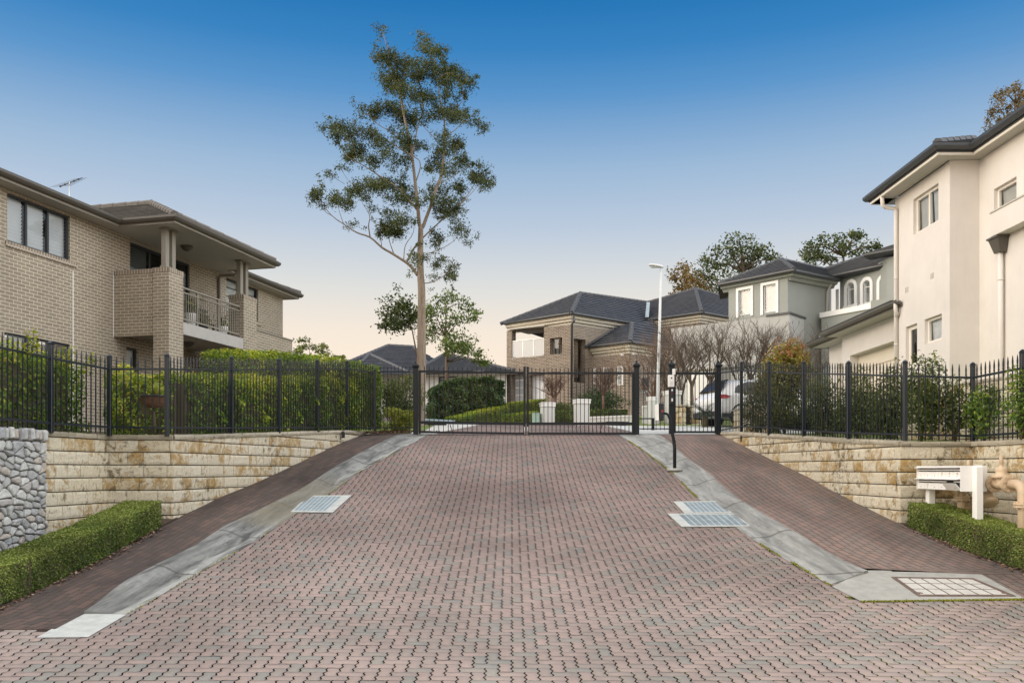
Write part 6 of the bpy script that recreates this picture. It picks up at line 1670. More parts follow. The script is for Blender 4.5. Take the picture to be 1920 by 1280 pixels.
def blob_tree(label,d,trunk,tr,blobs,mat,size,dens,dep=1.2,name='tree',cat='tree',group=None,aspect=.5,bark=None,branch=True):
    base=P(*trunk[0],d); T=thing(name,label,cat,base,group); m=MB(); pts=[P(a,b,d) for a,b in trunk]; m.tube(pts,[tr*.8*(1-.8*i/(len(pts)-1)) for i in range(len(pts))],7); m.build('trunk',bark or m_twig,T)
    P_=[];m=MB()
    for (cx,cy,rx,ry) in blobs:
        dd=RNG.uniform(-dep,dep); n=int(rx*ry*dens*11.*(d/F)**2/(size*size))+60; P_.append(cluster(cx,cy,rx,ry,d,n,dd))
        for k in range(2): P_.append(cluster(cx+RNG.normal(0,rx*.6),cy+RNG.normal(0,ry*.6),rx*.55,ry*.55,d,n//5,dd+RNG.normal(0,.5)))
        if branch:
            e=P(cx,cy,d+dd); k=min(range(len(pts)),key=lambda i:(pts[i]-e).length+ (0 if pts[i].z<e.z else 3)); s=pts[k]; m.tube([s,s.lerp(e,.5)+Vector((0,0,.12*(e-s).length)),e],[tr*.22,tr*.13,tr*.04],5)
    if branch: m.build('branches',bark or m_twig,T)
    leaves('crown',np.concatenate(P_),size,mat,T,bias=.1,aspect=aspect); return T
blob_tree('broad green tree in layered clumps behind the pale bungalow',47,[(838,770),(838,680),(836,630),(836,580)],.17,[(835,560,30,11),(802,577,20,12),(872,572,16,9),(850,602,22,11),(880,595,18,9),(815,615,18,16),(850,630,22,16),(878,640,18,16),(842,655,22,13),(895,665,16,10),(908,679,12,8),(800,598,14,13),(865,655,20,12),(825,590,16,10),(800,630,14,12)],m_ltree2,.17,1.5)
blob_tree('thin stemmed young tree with dark crown leaning beside the gum trunk',33,[(786,700),(779,650),(772,615),(760,585)],.055,[(738,575,20,14),(755,570,18,16),(730,598,18,16),(760,600,20,18),(745,613,18,13),(722,612,12,9),(775,592,14,15),(742,590,20,16),(768,575,14,12)],m_ltree,.13,1.5,dep=.6)
m=MB()
T=blob_tree('small feathery pale tree beyond the brick house wing',60,[(585,740),(583,690),(580,655)],.1,[(566,638,14,6),(575,650,15,5),(592,655,14,5),(602,649,10,4),(608,662,14,5),(560,655,10,7),(555,664,10,6),(640,668,8,4),(628,670,8,3)],m_lgarden,.19,.9)
blob_tree('large dark spreading tree behind the grey house roof',75,[(1390,700),(1390,560),(1392,510),(1390,470)],.5,[(1385,452,26,13),(1360,470,26,13),(1400,474,28,16),(1430,472,22,12),(1450,484,12,8),(1338,495,24,14),(1370,500,28,18),(1410,500,24,16),(1322,515,20,14),(1350,528,24,18),(1375,530,24,14),(1330,550,20,14),(1345,568,20,12)],m_ltree,.27,1.5,dep=2.)
blob_tree('bronze tinted tree rising behind the dark tiled brick house roof',72,[(1290,700),(1288,580),(1285,530)],.35,[(1275,504,15,11),(1264,520,11,9),(1290,520,15,13),(1275,540,15,13),(1300,540,18,15),(1285,555,14,10),(1318,548,18,14),(1308,525,10,10)],m_lbrown,.25,1.6,dep=1.5)
blob_tree('airy tree with scattered crown between the grey house roofs',65,[(1580,680),(1580,520),(1582,480)],.35,[(1515,465,13,11),(1532,457,12,11),(1555,455,18,12),(1580,456,18,12),(1605,446,13,11),(1540,475,22,13),(1590,470,22,13),(1630,465,16,9),(1646,460,10,7),(1605,440,8,7),(1522,484,16,10),(1565,484,20,10),(1612,478,18,10)],m_ltree,.25,1.15,dep=1.5)
blob_tree('leafy tree top showing above the cream house roof',30,[(1900,420),(1898,300),(1894,250),(1905,195)],.16,[(1880,176,14,10),(1902,166,10,8),(1870,195,10,15),(1860,215,9,12),(1850,238,7,10),(1886,202,12,9),(1906,190,11,12),(1916,176,10,9),(1880,225,9,7),(1912,205,10,10),(1895,222,10,8)],m_lbrown,.10,1.3,dep=.5,aspect=.4)

# bare winter trees
def bare_mesh(seed,h,spread,trunk_h,nb,mat,red=False,fine=1.):
    rnd=random.Random(seed); tk=MB(); tw=MB()
    tk.tube([(0,0,-.2),(.02,0,trunk_h*.5),(0,.02,trunk_h)],[.085,.07,.06],7)
    def grow(p,d,L,r,lev):
        n=4; pts=[p]; q=p
        for i in range(n):
            d=(d+Vector((rnd.gauss(0,.13),rnd.gauss(0,.13),rnd.gauss(.04,.08)))).normalized(); q=q+d*L/n; pts.append(q)
        (tk if lev==0 else tw).tube(pts,[r*(1-.6*i/n) for i in range(n+1)],5 if lev==0 else (4 if lev==1 else 3),cap=False,sm=lev<2)
        if lev>=3: return
        k=[rnd.randint(4,6),rnd.randint(4,6),rnd.randint(3,5)][lev]
        for j in range(k):
            u=rnd.uniform(.25,1); i=min(int(u*n),n-1); s=pts[i].lerp(pts[i+1],u*n-i); a=rnd.uniform(0,6.28)
            side=d.orthogonal().normalized(); side=Matrix.Rotation(a,3,d)@side
            nd=(d*rnd.uniform(.5,1.1)+side*rnd.uniform(.35,.9)*spread+Vector((0,0,.35))).normalized()
            grow(s,nd,L*rnd.uniform(.42,.68),max(r*.42,.0045*fine),lev+1)
    for j in range(nb):
        a=6.28*j/nb+rnd.uniform(-.4,.4); e=rnd.uniform(.3,.62)*spread
        grow(Vector((0,0,trunk_h*rnd.uniform(.75,1.))),Vector((math.cos(a)*e,math.sin(a)*e,1)).normalized(),h*rnd.uniform(.42,.55),.042,0)
    # scale the crown to the asked height
    zs=[v[2] for v in tw.v]; k=(h-trunk_h*.9)/(max(zs)-trunk_h*.9)
    for m in (tk,tw): m.v=[(v[0],v[1],v[2] if v[2]<trunk_h*.9 else trunk_h*.9+(v[2]-trunk_h*.9)*k) for v in m.v]
    return tk,tw
PROTO={}
def bare(label,px,pyb,d,pyt,seed,spread,rz,mat=None,trunk=1.1,nb=6,group=None):
    base=P(px,pyb,d); h=(pyb-pyt)*d/F
    if seed not in PROTO:
        tk,tw=bare_mesh(seed,h,spread,trunk,nb,mat); t=thing('bare_tree',label,'tree',base,group); t['h']=h; del t['h']
        for m_,nme in ((tk,'trunk'),(tw,'twigs')): m_.v=[(v[0]+base.x,v[1]+base.y,v[2]+base.z) for v in m_.v]; m_.build(nme,mat or m_twig,t,recalc=False)
        PROTO[seed]=(t,h); 
    else:
        src,h0=PROTO[seed]; t=src.copy(); COL.objects.link(t); t.location=base; s=h/h0; t.scale=(s,s,s); tag(t,label,'tree',group)
        for ch in src.children: c=ch.copy(); COL.objects.link(c); c.parent=t
    t.rotation_euler=(0,0,rz); return t
BG='bare winter trees in front of the pale grey wing'
bare('bare tree just beside the keypad gate post, crown full of twigs',1277,790,34.5,588,11,.85,0,group=BG)
bare('bare tree seen through the pedestrian gate, forked low over the terrace',1297,786,33,580,12,.8,.6,trunk=1.5,group=BG)
bare('bare tree with straight trunk behind the white car roof',1332,780,34,582,13,.8,2.,trunk=1.5,group=BG)
bare('bare tree behind the first east fence post, dense twigs against the grey wall',1384,775,34,586,11,.8,2.7,group=BG)
bare('bare tree right of the fence post, crown below the white framed windows',1408,775,35,582,12,.8,4.,group=BG)
bare('bare tree with dark knuckled branches behind the photinia',1452,770,34.5,590,13,.9,5.,group=BG)
bare('bare tree furthest toward the garage, against the dark grey side wall',1508,770,35,592,14,1.0,1.,nb=7,group=BG)
bare('bushy bare tree with fine reddish twigs behind the slim white lamp pole',1228,785,40,588,21,1.15,0,m_twig2,.6,11)
bare('bare tree with fine twigs between the lamp pole and the gate post',1256,785,38,604,14,1.,3.4,group=BG)
bare('multi stemmed bare tree with red brown trunk before the brick wing',1131,772,38.5,676,22,1.25,0,m_twig2,.85,9)
bare('small bare tree with upright twigs beside the white pillar by the cabinet',1040,775,38,690,22,1.2,2.,m_twig2)

# moss and weed tufts along the kerb joints
def moss(label,line,n,w,size,d0,d1,px=None):
    u=RNG.uniform(d0,d1,n); keep=np.array([vnoise(v*1.9,3.7+len(line))>.42 for v in u]); u=u[keep]; u=u[(u<13.2)|(u>15.6)]; x=np.array([line_at(line,v) for v in u])+RNG.normal(0,w,len(u))
    p=np.stack([x,u,np.array([prof(v) for v in u])+RNG.uniform(.006,.02,len(u))],1)
    return tag(leaves('moss',p,size,m_lyel,origin=p[0],bias=.3,aspect=.6),label,'moss',kind='stuff')
moss('thin green moss along the east kerb joint',R_IN,2600,.012,.022,R_IN[0][1],21.5)
moss('sparse green moss along the west kerb joint',L_IN,900,.010,.018,L_IN[0][1],20.)
ex=[G(1613,1127,.008),G(1921,1123,.01)]
u=RNG.uniform(0,1,1500); q=np.array([[ex[0][0]+(ex[1][0]-ex[0][0])*t,ex[0][1]+(ex[1][1]-ex[0][1])*t-.012+RNG.normal(0,.010)] for t in u]); q=np.column_stack([q,[prof(v)+RNG.uniform(.004,.018) for v in q[:,1]]])
tag(leaves('moss',q,.02,m_lyel,origin=q[0],bias=.3,aspect=.6),'green moss along the street edge of the inspection cover','moss',kind='stuff')
# ---------------------------------------------------------------- street lamp, mailbox, pipes, car, garden pieces
def lamp():
    d=34.; b=P(1233,797,d); t=thing('street_lamp','slim white street lamp with flat head behind the gates','street lamp',b)
    m=MB(); m.tube([b+Vector((0,0,-.1)),P(1233.3,742,d),P(1236,640,d),P(1239.3,504,d)],[.085,.075,.058,.042],12); m.build('pole',m_lamp,t)
    m=MB(); m.tube([b+Vector((0,0,-.1)),b+Vector((0.01,0,.85))],[.10,.10],12); m.build('base_sleeve',m_lamp,t)
    c=P(1229,498.5,d); a=P(1243.5,501,d); e=P(1216,497,d)
    m=MB(); N=8; V=[];R_=[(.0,.055,.05),(.1,.085,.075),(.35,.13,.09),(.7,.15,.085),(.92,.11,.06),(1.,.03,.02)]
    m2=MB(); 
    for i,(u,w,h) in enumerate(R_):
        p=a.lerp(e,u)
        for k in range(12):
            an=2*math.pi*k/12; z=math.sin(an); V.append((p.x,p.y+w*math.cos(an),p.z+h*(z if z>0 else z*.55)))
    m.mesh(V,[(i*12+k,i*12+(k+1)%12,(i+1)*12+(k+1)%12,(i+1)*12+k) for i in range(5) for k in range(12)]+[tuple(range(11,-1,-1)),tuple(range(60,72))],True); m.build('lamp_head',m_lamp,t)
    m=MB(); p=a.lerp(e,.6); m.bbox((p.x,p.y,p.z-.05),(.30,.16,.03),.01); m.build('lens',m_blind,t)
lamp()
def letterboxes():
    x0,x1=6.42,6.77; y0,y1=12.2,13.5; zt,zb=.045,-.30; g=prof(12.8)
    t=thing('letterbox_bank','white bank of twelve letterboxes on two posts above the clipped hedge','letterboxes',((x0+x1)/2,(y0+y1)/2,g+.03))
    m=MB(); m.obox((x0+.03,y0,zb),(x1-x0-.03,0,0),(0,y1-y0,0),(0,0,zt-zb)); m.build('cabinet',m_whitem,t)
    m=MB(); m.obox((x0-.015,y0-.012,zb-.012),(x1-x0+.03,0,0),(0,.012,0),(0,0,zt-zb+.024)); m.build('end_panel',m_whitem,t); m=MB(); m.obox((x0-.015,y1,zb-.012),(x1-x0+.03,0,0),(0,.012,0),(0,0,zt-zb+.024)); m.build('end_panel',m_whitem,t)
    # hoods over each row
    for z in (zt,zt-.172):
        m=MB(); m.mesh([(x0-.06,y0,z-.012),(x0-.06,y1,z-.012),(x1 if z==zt else x0+.05,y1,z+.014),(x1 if z==zt else x0+.05,y0,z+.014),(x0-.06,y0,z-.020),(x0-.06,y1,z-.020),(x1 if z==zt else x0+.05,y1,z+.002),(x1 if z==zt else x0+.05,y0,z+.002)],[(0,1,2,3),(7,6,5,4),(0,4,5,1),(1,5,6,2),(2,6,7,3),(3,7,4,0)]); m.build('rain_hood',m_whitem,t)
    W_=(y1-y0)/6; k=0
    for r in range(2):
        top=zt-.02-.172*r
        for c in range(6):
            ya=y0+W_*c; opn=(r==1 and c==0)
            m=MB()
            # slot flap and door
            m.bbox((x0+.012,ya+W_/2,top-.030),(.02,W_-.010,.018),.003)
            if opn:
                m.mesh([(x0-.07,ya+.02,top-.05),(x0-.07,ya+W_*2-.05,top-.05),(x0+.02,ya+W_*2-.01,top-.15),(x0+.02,ya+.005,top-.15),(x0-.078,ya+.02,top-.052),(x0-.078,ya+W_*2-.05,top-.052),(x0+.01,ya+W_*2-.01,top-.155),(x0+.01,ya+.005,top-.155)],[(0,1,2,3),(7,6,5,4),(0,4,5,1),(1,5,6,2),(2,6,7,3),(3,7,4,0)])
            elif r==1 and c==1: continue
            else: m.bbox((x0+.012,ya+W_/2,top-.105),(.022,W_-.008,.098),.003)
            o=m.build('letterbox_door',m_whitem,t)
            if opn: o['label']='open letterbox flap'
            m=MB(); m.lathe((x0+.001 if not opn else x0-.03,ya+W_/2,top-.115),[(.010,0),(.010,.006),(.004,.007)],8,axis=(-1,0,0)); m.build('lock',m_steel,o)
            if (r,c) in ((0,0),(0,1),(0,2),(1,4)):
                m=MB(); m.lathe((x0+.0005,ya+W_/2,top-.080),[(.016,0),(.016,.0015)],10,axis=(-1,0,0)); m.build('sticker',m_sand,o)
    m=MB(); m.obox((x0+.022,y0+.004,zb+.004),(.004,0,0),(0,y1-y0-.008,0),(0,0,zt-zb-.01)); m.build('slot_shadow_panel',m_plast,t)
    for (x,y,full) in ((6.62,y0-.07,True),(6.56,y1-.12,False)):
        m=MB(); top=zt-.003 if full else zb; w=.10; gg=prof(y); m.bbox((x,y,(top+gg-.05)/2),(w,.115,top-gg+.05),.006)
        if full: m.mesh([(x-w/2,y-.056,top-.05),(x+w/2,y-.056,top-.05),(x+w/2,y-.02,top+.02),(x-w/2,y-.02,top+.02)],[(0,1,2,3)])
        m.build('post',m_whitem,t)
letterboxes()
def pipes():
    xx=6.88; g=prof(12.4); t=thing('hydrant_pipes','beige painted hydrant pipes with valves and flanges between letterboxes and stone wall','pipework',(xx,12.3,g))
    R_=.067; Q=lambda d,py: Vector((xx,d,Zp(py,d)))
    def flange(name,c,axis,r=.115):
        m=MB(); c=Vector(c); a=Vector(axis).normalized(); m.lathe(c-a*.032,[(R_*1.1,0),(r,.001),(r,.026),(R_*1.1,.027)],20,axis=axis,sm=False); m.lathe(c+a*.004,[(R_*1.1,0),(r,.001),(r,.026),(R_*1.1,.027)],20,axis=axis,sm=False)
        o=a.orthogonal().normalized()
        for k in range(8):
            p=c+(Matrix.Rotation(k*math.pi/4+.3,3,a)@o)*r*.8; m.lathe(p-a*.05,[(.013,0),(.013,.1)],6,axis=axis,sm=False)
        m.build(name,m_pipe,t)
    z=-.20
    # far riser with elbow
    m=MB(); m.tube([(xx,13.05,prof(13)-.05),(xx,13.05,z-.10),(xx,13.035,z-.045),(xx,13.0,z-.01),(xx,12.94,z),(xx,12.62,z)],R_,16); m.build('far_riser',m_pipe,t)
    flange('flange',(xx,13.05,-.44),(0,0,1)); flange('flange',(xx,12.62,z),(0,1,0))
    # strainer
    m=MB(); m.tube([(xx,12.6,z),(xx,12.42,z-.02),(xx,12.2,z)],[R_,R_*1.25,R_],16); m.tube([(xx,12.48,z-.02),(xx-.02,12.25,z-.27)],[R_*1.15,R_*1.2],16); m.build('strainer_body',m_pipe,t)
    m=MB(); a=Vector((-.02,-.23,-.25)).normalized(); m.lathe(Vector((xx-.02,12.25,z-.27)),[(R_*1.7,-.012),(R_*1.75,.012),(R_*1.3,.03),(R_*.9,.035)],18,axis=a); m.build('strainer_cap',m_pipe,t)
    flange('flange',(xx,12.18,z),(0,1,0),.125)
    # gate valve with bonnet
    m=MB(); m.tube([(xx,12.17,z),(xx,12.0,z),(xx,11.83,z)],[R_,R_*1.1,R_],16); m.tube([(xx,12.0,z),(xx,12.0,z+.11)],[R_*1.1,R_],16); m.build('valve_body',m_pipe,t)
    m=MB(); m.lathe((xx,12.0,z+.08),[(.12,0),(.125,.02),(.12,.045),(.07,.05),(.075,.10),(.08,.13),(.05,.15),(.028,.16),(.028,.20),(.034,.205),(.024,.30),(.02,.31)],18); m.build('valve_bonnet',m_pipe,t)
    flange('flange',(xx,11.8,z),(0,1,0),.12)
    m=MB(); m.lathe((xx,12.85,z+.02),[(.055,0),(.06,.12),(.05,.15),(.032,.16),(.03,.22),(.034,.225),(.024,.32),(.02,.325)],14); m.build('far_spindle',m_pipe,t)
    # near elbow and riser
    m=MB(); pts=[(xx,11.79,z),(xx,11.62,z)]
    for k in range(1,7): an=math.pi/2*k/6; pts.append((xx,11.62-.13*math.sin(an),z-.13+.13*math.cos(an)))
    pts.append((xx,11.49,prof(11.5)-.05)); m.tube(pts,R_,16); m.build('near_riser',m_pipe,t)
    flange('flange',(xx,11.49,-.48),(0,0,1),.12)
pipes()

def suv():
    d=29.4; o=P(1322,796,d); g=prof(d)+.015; o.z=g
    h=math.radians(18); ax=Vector((math.cos(h),math.sin(h),0)); lt=Vector((-math.sin(h),math.cos(h),0))
    t=thing('parked_car','white sport utility vehicle parked beyond the pedestrian gate, its rear toward the lane','car',o+ax*2.2)
    # u along heading (0 = rear bumper), v = left(+)/right(-), z
    def Pt(u,v,z): return o+ax*u+lt*(v+.0)+Vector((0,0,z))
    HWs=.92
    # stations: u, list of (halfwidth,z) from sill up to roof centre
    st=[(0.00,[(.55,.42),(.74,.45),(.80,.60),(.80,.80),(.74,.92),(.60,.95),(.3,.95),(0,.95)]),
        (.06,[(.60,.34),(.83,.40),(.88,.60),(.87,.85),(.82,.98),(.70,1.03),(.35,1.05),(0,1.05)]),
        (.22,[(.62,.30),(.88,.38),(.92,.62),(.91,.92),(.86,1.06),(.74,1.16),(.37,1.22),(0,1.23)]),
        (.45,[(.62,.28),(.90,.36),(.93,.62),(.92,.95),(.86,1.12),(.72,1.36),(.36,1.46),(0,1.48)]),
        (.70,[(.62,.28),(.90,.36),(.93,.62),(.92,.97),(.86,1.12),(.70,1.48),(.36,1.60),(0,1.62)]),
        (1.3,[(.62,.28),(.90,.36),(.93,.62),(.92,.97),(.86,1.10),(.68,1.54),(.36,1.65),(0,1.67)]),
        (2.3,[(.62,.28),(.90,.34),(.93,.60),(.92,.95),(.86,1.06),(.67,1.54),(.36,1.65),(0,1.67)]),
        (3.0,[(.62,.28),(.90,.34),(.93,.60),(.92,.94),(.86,1.03),(.66,1.42),(.36,1.54),(0,1.56)]),
        (3.55,[(.62,.28),(.90,.36),(.92,.60),(.90,.90),(.84,.98),(.68,1.05),(.36,1.10),(0,1.12)]),
        (4.2,[(.60,.30),(.88,.38),(.90,.60),(.86,.82),(.78,.90),(.62,.95),(.34,.98),(0,.99)]),
        (4.5,[(.52,.34),(.74,.42),(.76,.60),(.70,.74),(.60,.80),(.48,.82),(.3,.83),(0,.83)])]
    m=MB(); V=[];n=15
    for u,pr in st:
        ring=[(-w,z) for w,z in pr]+[(w,z) for w,z in pr[:-1][::-1]]
        V+=[Pt(u,v,z) for v,z in ring]
    Fq=[(i*n+j,i*n+j+1,(i+1)*n+j+1,(i+1)*n+j) for i in range(len(st)-1) for j in range(n-1)]
    Fq+=[tuple(range(n-1,-1,-1)),tuple((len(st)-1)*n+k for k in range(n))]+[(i*n,(i+1)*n,(i+1)*n+n-1,i*n+n-1) for i in range(len(st)-1)]
    m.mesh(V,Fq,True); body=m.build('body',m_car,t)
    sub=body.modifiers.new('smooth','SUBSURF'); sub.levels=2; sub.render_levels=2
    # rear glass (slightly proud of the tailgate)
    def patch(name,pts,mat,th=.012,nv=None):
        m=MB(); P3=[Pt(*p) for p in pts]; nn=(P3[1]-P3[0]).cross(P3[2]-P3[0]).normalized(); 
        if nn.dot(Vector((0,-1,0))-ax*.5)<0: nn=-nn
        k=len(P3); m.mesh([p+nn*th for p in P3]+[p-nn*th*2 for p in P3],[tuple(range(k)),tuple(range(2*k-1,k-1,-1))]+[(i,k+i,k+(i+1)%k,(i+1)%k) for i in range(k)]); return m.build(name,mat,t)
    patch('rear_window',[(.20,-.70,1.20),(.14,-.35,1.20),(.12,0,1.20),(.14,.35,1.20),(.20,.70,1.20),(.43,.60,1.47),(.38,0,1.50),(.43,-.60,1.47)],m_carg,.02)
    patch('rear_spoiler',[(.36,-.52,1.50),(.36,.52,1.50),(.60,.50,1.60),(.60,-.50,1.60)],m_plast,.015)
    for s in (-1,1):
        m=MB(); v=[Pt(.02,s*.56,.93),Pt(.02,s*.58,1.02),Pt(.07,s*.80,1.06),Pt(.26,s*.90,1.05),Pt(.44,s*.925,.99),Pt(.26,s*.935,.93),Pt(.06,s*.84,.90)]; c=sum(v,Vector())/7+lt*s*.05-ax*.06
        for i in range(7): m.face([v[i],v[(i+1)%7],c] if s>0 else [v[(i+1)%7],v[i],c])
        m.build('tail_light',m_red,t)
    patch('number_plate',[(-.012,-.26,.74),(-.012,.26,.74),(-.012,.26,.86),(-.012,-.26,.86)],m_white,.008)
    patch('bumper_cladding',[(-.02,-.72,.33),(-.02,.72,.33),(-.01,.78,.50),(-.01,-.78,.50)],m_plast,.03)
    for s in (-1,1):
        patch('side_cladding',[(.10,s*.925,.30),(4.3,s*.925,.30),(4.3,s*.93,.42),(.10,s*.93,.42)],m_plast,.012)
        patch('side_window',[(.62,s*.855,1.13),(1.0,s*.872,1.09),(3.15,s*.872,1.03),(2.85,s*.70,1.44),(2.2,s*.70,1.53),(1.2,s*.705,1.52),(.75,s*.765,1.36)],m_carg,.012)
        for u in (.85,3.55):
            c=Pt(u,s*.80,.345); w=MB(); a=lt*s
            w.lathe(c-a*.10,[(.20,0),(.33,.01),(.345,.05),(.345,.17),(.33,.215),(.24,.22)],24,axis=a); wh=w.build('wheel',m_tyre,t)
            r=MB(); r.lathe(c+a*.112,[(.235,-.03),(.235,.005),(.2,.0)],20,axis=a,sm=False)
            for k in range(5):
                o2=Matrix.Rotation(k*2*math.pi/5,3,a)@Vector((0,0,1)); side=a.cross(o2).normalized()*.035; q=c+a*.118; r.mesh([q-side,q+side,q+side*.7+o2*.22,q-side*.7+o2*.22],[(0,1,2,3)])
            r.build('rim',m_alloy,wh)
            ar=MB(); N=12; 
            for k in range(N):
                a0,a1=math.pi*k/N,math.pi*(k+1)/N; f=lambda rr,an,off:Pt(u+rr*math.cos(an),s*(.935+off),.345+rr*math.sin(an))
                ar.face([f(.36,a0,0),f(.42,a0,0),f(.42,a1,0),f(.36,a1,0)])
            ar.build('wheel_arch',m_plast,t)
suv()

# small garden structures beyond the gates
def pillar(label,px0,px1,y0,y1,d,grp='white garden pillars'):
    b=P((px0+px1)/2,y1,d); w=(px1-px0)*d/F*.82; hh=(y1-y0)*d/F; t=thing('garden_pillar',label,'pillar',b,grp)
    m=MB(); m.bbox(b+Vector((0,0,hh/2-.06)),(w,w,hh+.08),.012,.25); m.build('shaft',m_clad,t)
    m=MB(); m.bbox(b+Vector((0,0,hh-.10)),(w*1.13,w*1.13,.13),.012,.25); m.bbox(b+Vector((0,0,hh-.02)),(w*1.2,w*1.2,.05),.01,.25); m.build('pillar_cap',m_whitem,t)
pillar('white rendered pillar next to the pale green cabinet inside the gates',1013,1040,755,795,33.0)
pillar('white rendered pillar in front of the bare multi stemmed tree inside the gates',1076,1105,749,795,32.2)
pillar('small white pillar below the meter cabinet, nearest the motor panel',1214,1230,744,798,33.,)
pillar('tall white pillar right of the lamp pole behind the keypad post',1246,1275,733,792,34.)
m=MB(); b=P(1005,796,33.); m.bbox(b+Vector((0,0,.21)),(.30,.3,.46),.025); m.bbox(b+Vector((0,0,.44)),(.33,.33,.03),.01); tag(m.build('service_cabinet',m_greenb,origin=b),'pale green service cabinet between clipped hedge and white pillar','cabinet')
def lowwall(name,label,p,q,h,th,mat,capm=None,d0=0):
    a=Vector(p);b=Vector(q); t=thing(name,label,'garden wall',((a+b)/2)); dd=(b-a); n=Vector((dd.y,-dd.x,0)).normalized()
    m=MB(); z=min(a.z,b.z)-.15; m.obox((a.x,a.y,z),(dd.x,dd.y,0),(-n.x*th,-n.y*th,0),(0,0,max(a.z,b.z)+h-z)); m.build('wall_body',mat,t)
    m=MB(); zt=max(a.z,b.z)+h; m.obox((a.x+n.x*.03,a.y+n.y*.03,zt),(dd.x,dd.y,0),(-n.x*(th+.06),-n.y*(th+.06),0),(0,0,.06)); m.build('coping',capm or mat,t)
lowwall('planter_wall','low white planter wall under the clipped double hedge',P(1102,793,34.5),P(1184,796,33.5),.20,.2,m_clad,m_whitem)
lowwall('planter_wall','white stepped planter wall behind the motor panel',P(1205,800,33.5),P(1236,799,33.5),.75,.2,m_clad,m_whitem)
lowwall('garden_edging','low grey stone edging beside the lawn at the gum tree',P(796,796,33),P(852,795,34),.10,.25,m_galv)
# sandstone terraces behind the pedestrian gate and along the east garden
def stone_terrace(name,label,pl,zt,zb,seed,capm=True):
    t=thing(name,label,'garden wall',(pl[0][0],pl[0][1],zb)); mb=MB();bk=MB(); blocks(mb,bk,pl,lambda p:zt-.05,lambda p:zb,zb,ch=.2,seed=seed); mb.build('stone_blocks',m_stone,t,recalc=False); bk.build('wall_core',m_stonej,t)
    m=MB(); capstones(m,pl,lambda p:zt,.06,.02,.3,seed=seed); m.build('capping_course',m_cap,t)
a=P(1254,795,32.5);b=P(1322,795,31.5); stone_terrace('terrace_wall','low sandstone terrace wall under the cycad behind the pedestrian gate',[(a.x,a.y),(P(1284,0,32).x,32.),(P(1284,0,33).x,32.6),(b.x,32.2)],Zp(758,32.),Zp(797,32.)-.1,31)
p=(X(1375,24.9),24.9); p2=(X(1446,22.6),22.6); stone_terrace('garden_wall','sandstone garden wall beside the white car, behind the east fence',[p,p2],Zp(762,23.8),1.0,33)
stone_terrace('garden_wall','tall sandstone wall behind the creepers and the corner fence post',[(7.75,17.2),(8.35,14.3),(8.9,11.5),(9.6,8.)],1.58,.35,35)
m=MB(); 
for (x0,x1,y0,y1,z0,z1) in ((7.95,40,14.3,19,1.50,1.50),): m.face([(8.0,17.2,1.5),(40,17.2,1.5),(40,30,1.55),(8.3,30,1.55)]); m.face([(8.0,17.2,1.5),(8.55,14.3,1.5),(9.1,11.5,1.5),(9.9,7.,1.5),(40,7.,1.5),(40,17.2,1.5)])
tag(m.build('upper_terrace_ground',m_lawn),kind='structure')
# ---------------------------------------------------------------- camera, sky, sun
cam=bpy.data.cameras.new('camera'); co=bpy.data.objects.new('camera',cam); COL.objects.link(co); SC.camera=co
co.location=(0,0,0); co.rotation_euler=(math.pi/2,0,0)
cam.sensor_width=36.; cam.lens=F/1920*36.; cam.shift_y=(HY-640)/1920.; cam.clip_start=.1; cam.clip_end=3000.
W_=bpy.data.worlds.new('World'); SC.world=W_; W_.use_nodes=True; nt=W_.node_tree
SUN_EL,SUN_AZ=math.radians(14),math.radians(-96)    # azimuth clockwise from +Y: low sun to the left, a little behind the viewer
sky=nt.nodes.new('ShaderNodeTexSky'); sky.sky_type='NISHITA'; sky.sun_disc=False; sky.sun_elevation=SUN_EL; sky.sun_rotation=SUN_AZ
sky.air_density=1.; sky.dust_density=1.; sky.ozone_density=3.; sky.altitude=50
bg=nt.nodes['Background']
dirv=node(nt,'ShaderNodeTexCoord').outputs['Generated']
nv=node(nt,'ShaderNodeVectorMath',operation='NORMALIZE'); lk(nt,dirv,nv.inputs[0])
sep=node(nt,'ShaderNodeSeparateXYZ'); lk(nt,nv.outputs[0],sep.inputs[0])
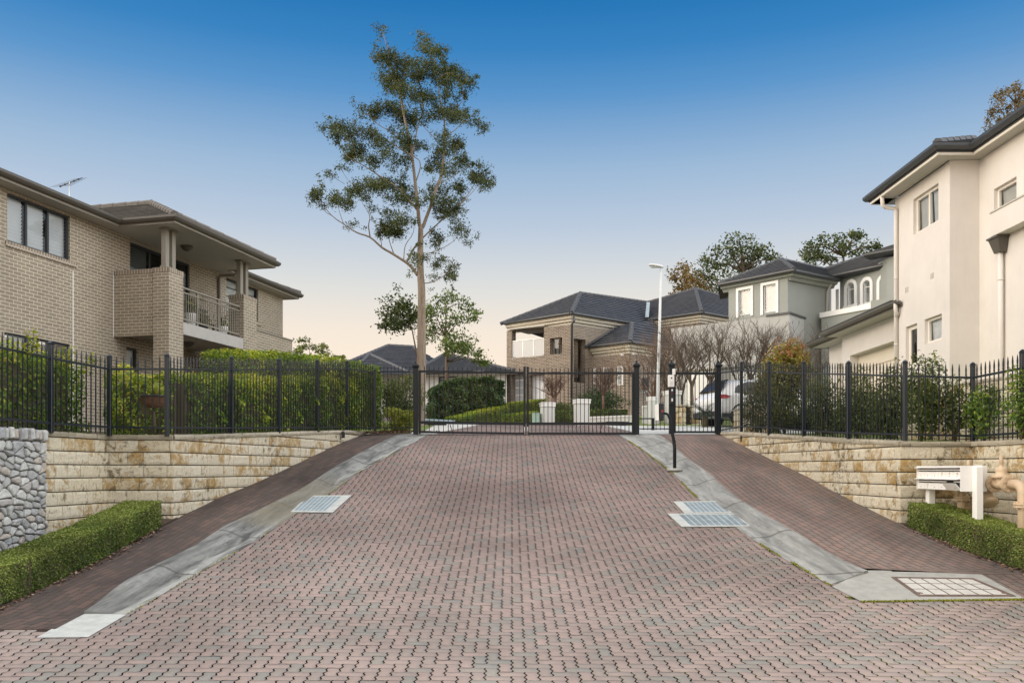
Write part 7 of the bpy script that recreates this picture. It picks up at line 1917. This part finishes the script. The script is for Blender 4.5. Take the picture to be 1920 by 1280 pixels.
# dusk sky: peach band on the horizon clearing to deep blue
tw=ramp(nt,sep.outputs[2],[(0,(1.0,.80,.62)),(.10,(1.0,.83,.655)),(.155,(.93,.81,.68)),(.21,(.72,.725,.705)),(.27,(.50,.59,.71)),(.33,(.33,.48,.67)),(.40,(.105,.30,.59)),(.44,(.040,.225,.53)),(.485,(.014,.170,.455)),(1,(.02,.13,.36))])
# fill glows added to the sky outside the view: warm left, pale right, overhead
dv=Vector((math.sin(SUN_AZ)*math.cos(SUN_EL),math.cos(SUN_AZ)*math.cos(SUN_EL),math.sin(SUN_EL)))
def lobe(d,lo,hi,col):
    n_=node(nt,'ShaderNodeVectorMath',operation='DOT_PRODUCT'); lk(nt,nv.outputs[0],n_.inputs[0]); n_.inputs[1].default_value=Vector(d).normalized()
    m_=node(nt,'ShaderNodeMapRange',interpolation_type='SMOOTHSTEP'); m_.inputs[1].default_value=lo; m_.inputs[2].default_value=hi; lk(nt,n_.outputs['Value'],m_.inputs[0])
    return mix(nt,1.,m_.outputs[0],col,'MULTIPLY')
glow=mix(nt,1.,lobe((-.90,-.18,.42),.66,.96,(3.3,2.95,2.5)),lobe((.90,-.18,.42),.66,.96,(2.65,2.65,2.6)),'ADD')
glow=mix(nt,1.,glow,lobe((0,-.42,.91),.42,.97,(1.5,1.28,1.0)),'ADD')
nis=mix(nt,1.,sky.outputs[0],(.006,.006,.006),'MULTIPLY')
tot=mix(nt,1.,mix(nt,1.,tw,glow,'ADD'),nis,'ADD')
lk(nt,tot,bg.inputs[0]); bg.inputs['Strength'].default_value=1.
sl=bpy.data.lights.new('sun','SUN'); so=bpy.data.objects.new('sun',sl); COL.objects.link(so)
sl.energy=.85; sl.angle=math.radians(24); sl.color=(1,.80,.58)
so.rotation_euler=dv.to_track_quat('Z','Y').to_euler()
vs=SC.view_settings; vs.view_transform='Standard'; vs.look='None'; vs.gamma=1.; vs.exposure=0.0; vs.use_curve_mapping=False
SC.cycles.max_bounces=6; SC.cycles.transparent_max_bounces=12
